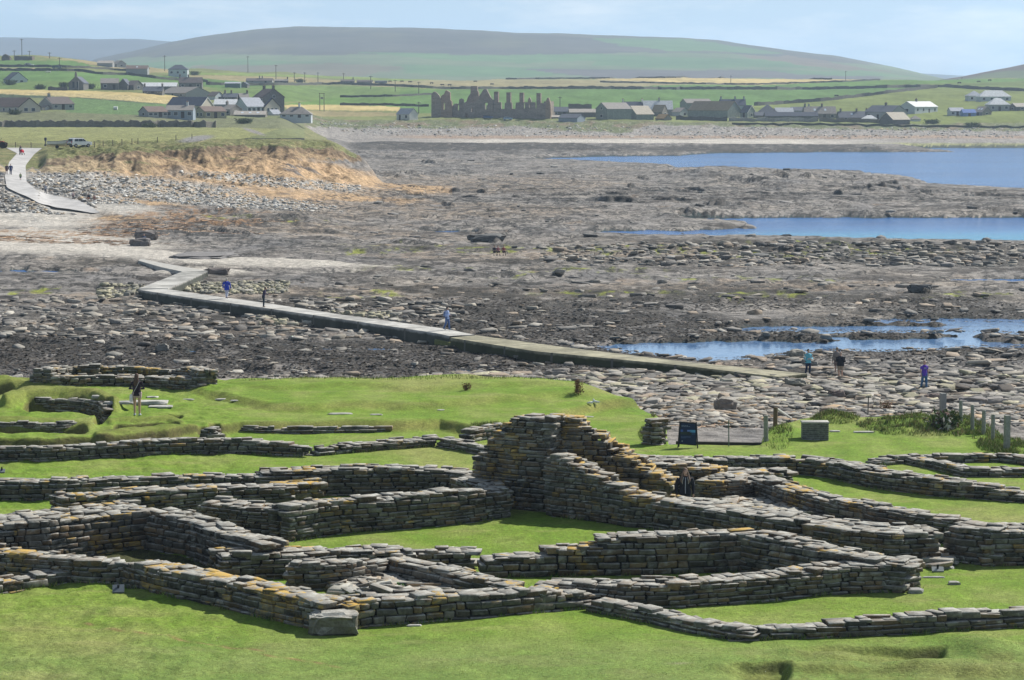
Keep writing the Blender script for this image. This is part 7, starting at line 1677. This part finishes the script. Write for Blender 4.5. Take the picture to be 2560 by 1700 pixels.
t = np.concatenate([t, t2+len(V)]); V = np.concatenate([V, V2]); c = np.concatenate([c, c2])
tag(np_mesh('long_grass', V, tris=t, col=c, mat=M['vcol']), 'longer grass along wall feet, turf edges and mounds', 'grass', kind='stuff')
# short sward in the foreground
n = 90000; px = -60+2680*r.random(n); Y = 46+26*r.random(n)**1.1; X = (px-1280)/F*Y; z = turf_z(X, Y)
V, t, c = blades(np.stack([X, Y, z-.005], -1), 6, .014, .036, [(.18, .29, .04), (.23, .33, .06), (.28, .33, .09), (.14, .23, .03)], .011)
tag(np_mesh('mown_grass', V, tris=t, col=c, mat=M['vcol']), 'short mown grass blades of the near lawn', 'grass', kind='stuff')
# dock plants and the flowering bush
def plant(label, px, py, h, w_, n, cols, fn, seed, name='dock_plant', cat='plant', leafy=False):
    X, Y, Z = fn(px, py); r = np.random.default_rng(seed); root = empty(name, (X, Y, Z)); tag(root, label, cat)
    V = []; Tt = []; C = []
    for i in range(n):
        bx, by = r.normal(0, w_*.35, 2); tx, ty = bx+r.normal(0, w_*.3), by+r.normal(0, w_*.3); hh = h*(.55+.45*r.random())
        for k in range(14):
            f = .15+.85*k/14; c0 = np.array((bx+(tx-bx)*f, by+(ty-by)*f, hh*f)); d = r.normal(0, .035 if not leafy else .09+.12*(h > 1), 3); e = r.normal(0, .035 if not leafy else .09+.12*(h > 1), 3)
            V += [c0, c0+d, c0+e]; Tt.append((len(V)-3, len(V)-2, len(V)-1)); C += [cols[r.integers(0, len(cols))]]*3
    np_mesh('leaves', np.array(V), tris=np.array(Tt), col=np.array(C), mat=M['vcol'], parent=root)
    m = MB()
    for i in range(5): m.tube([(r.normal(0, w_*.2), r.normal(0, w_*.2), -.05), (r.normal(0, w_*.3), r.normal(0, w_*.3), h*.8)], [.012, .006], 5)
    m.build('stem', cmat((.18, .08, .04)), root)
RU = [(.20, .09, .04), (.13, .05, .03), (.28, .15, .06), (.10, .10, .04)]
plant('rust-brown dock plant spreading like a fan on the stones beyond the mound', 2214, 1024, .55, .42, 60, RU, on_land, 1)
plant('rust-brown dock plant on the turf edge in the middle of the shore', 1444, 985, .72, .28, 40, RU, on_turf, 2)
plant('small rust-brown weed on the turf edge left of the middle', 1166, 976, .35, .2, 22, RU, on_turf, 3)
plant('bush of white-flowered weeds by the farthest fence post', 2362, 1070, .65, .55, 130, [(.07, .12, .03), (.10, .15, .04), (.05, .08, .02), (.20, .12, .10), (.5, .48, .45)], on_turf, 4, 'flowering_bush', 'bush', True)
plant('bright green tuft growing in the stone-filled cell', 1003, 1482, .26, .22, 40, [(.05, .16, .02), (.08, .20, .03)], on_turf, 5, 'grass_tuft', 'plant')
# loose rubble on floors of the cell and of the passage
def rubble(label, cells, seed):
    r = np.random.default_rng(seed); C = []; H = []; A = []
    for cx, cy, rx, ry, n, s in cells:
        for i in range(n):
            a = r.random()*6.28; q_ = math.sqrt(r.random()); x, y, z = on_turf(cx+rx*q_*math.cos(a), cy+ry*q_*math.sin(a)); h = (.10+.34*r.random())*s; C.append((x, y, z+.03+.16*r.random())); H.append((h, h*.7, .03+.05*r.random())); A.append(r.random()*6.28)
    C, H, A = map(np.array, (C, H, A)); V, q, t = stones_mesh(C, H, A, seed=seed, tilt=.12)
    tag(np_mesh('rubble', V, quads=q, tris=t, col=np.repeat(stone_cols(len(C), r, .3)*1.15, 24, 0), mat=M['stone'], extra={'lichen': np.full(len(V), .2)}), label, 'rubble', kind='stuff')
for i, (lab, x, y, h, w_) in enumerate([('dark bush left of the chapel beside the golden field', 100, 223, 2.2, 2.6), ('low bush on the track below the white house at the far left', 25, 212, 2.4, 3.0), ('grey-green bush immediately left of the chapel', 160, 219, 2.6, 2.2), ('dark bushes between the chapel and the light-roofed barn', 226, 222, 2.4, 2.6), ('round bush behind the cream bungalow garden at the left', 36, 286, 1.6, 1.8), ('bush at the foot of the long headland wall', 375, 318, 1.2, 2.2),
    ('scrub clump right of the hip-roofed white house', 486, 188, 2.6, 3.4), ('dark scrub patch on the bank below the blue shed', 2430, 318, 2.0, 3.6), ('scrub on the slope right of the dark-gabled barn', 2330, 309, 1.8, 3.0), ('bush by the far byres right of the ruined cottage', 750, 206, 2.4, 3.2), ('scrub at the end of the shingle bank below the left cluster', 610, 309, 1.8, 3.2)]):
    plant(lab, x, y, h, w_, 160, [(.05, .08, .03), (.08, .12, .04), (.12, .13, .06)], lambda a, b: on_land(a, b, 480), 40+i, 'bush', 'bush', True)
rubble('loose flat stones filling the small cell in the near ruins', [(930, 1470, 110, 22, 150, 1), (1040, 1490, 60, 12, 40, 1)], 2)
rubble('flagstones and rubble on the floor of the long narrow passage', [(1990, 1290, 110, 14, 60, 1.1), (2120, 1340, 120, 18, 60, 1.1), (2350, 1400, 26, 20, 30, 1.2), (1860, 1270, 80, 14, 50, .9)], 3)
# small fence posts on the headland
for i, (x, y) in enumerate([(39, 369), (78, 370), (236, 368), (258, 366), (282, 364), (305, 362), (330, 361), (345, 359), (394, 356), (440, 351), (480, 347)]):
    X, Y, Z = on_land(x, y, 380, 640); m = MB(); m.tube([(0, 0, -.3), (0, 0, 1.05)], .07, 6); o = m.build('fence_post', WOOD); o.location = (X, Y, Z)
    tag(o, ['thin fence post nearest the red tractor at the left edge', 'thin fence post behind the top of the slip road', 'thin fence post nearest the white estate car on its right', 'second thin fence post right of the white estate car', 'third thin fence post right of the white estate car', 'fourth thin fence post right of the white estate car', 'fifth thin fence post right of the white estate car', 'sixth thin fence post right of the white estate car', 'lone thin fence post midway along the headland field', 'thin fence post left of the grey track on the headland', 'thin fence post farthest right along the headland field'][i], 'post', 'thin fence posts along the headland field')

# ------------------------------------------------------------------ the air
hb = MB(); hb.box((0, 4300, 85), (5200, 9400, 300)); hz_o = hb.build('haze', None)
hm = bpy.data.materials.new('haze'); hm.use_nodes = True; nt = hm.node_tree; nt.nodes.clear()
ou = nt.nodes.new('ShaderNodeOutputMaterial'); pv = nt.nodes.new('ShaderNodeVolumePrincipled')
pv.inputs['Color'].default_value = (.62, .80, 1.0, 1); pv.inputs['Density'].default_value = 1.4e-4; pv.inputs['Anisotropy'].default_value = 0.3
nt.links.new(pv.outputs[0], ou.inputs['Volume']); hz_o.data.materials.append(hm); tag(hz_o, 'pale blue summer haze over the whole bay', 'haze', kind='stuff')
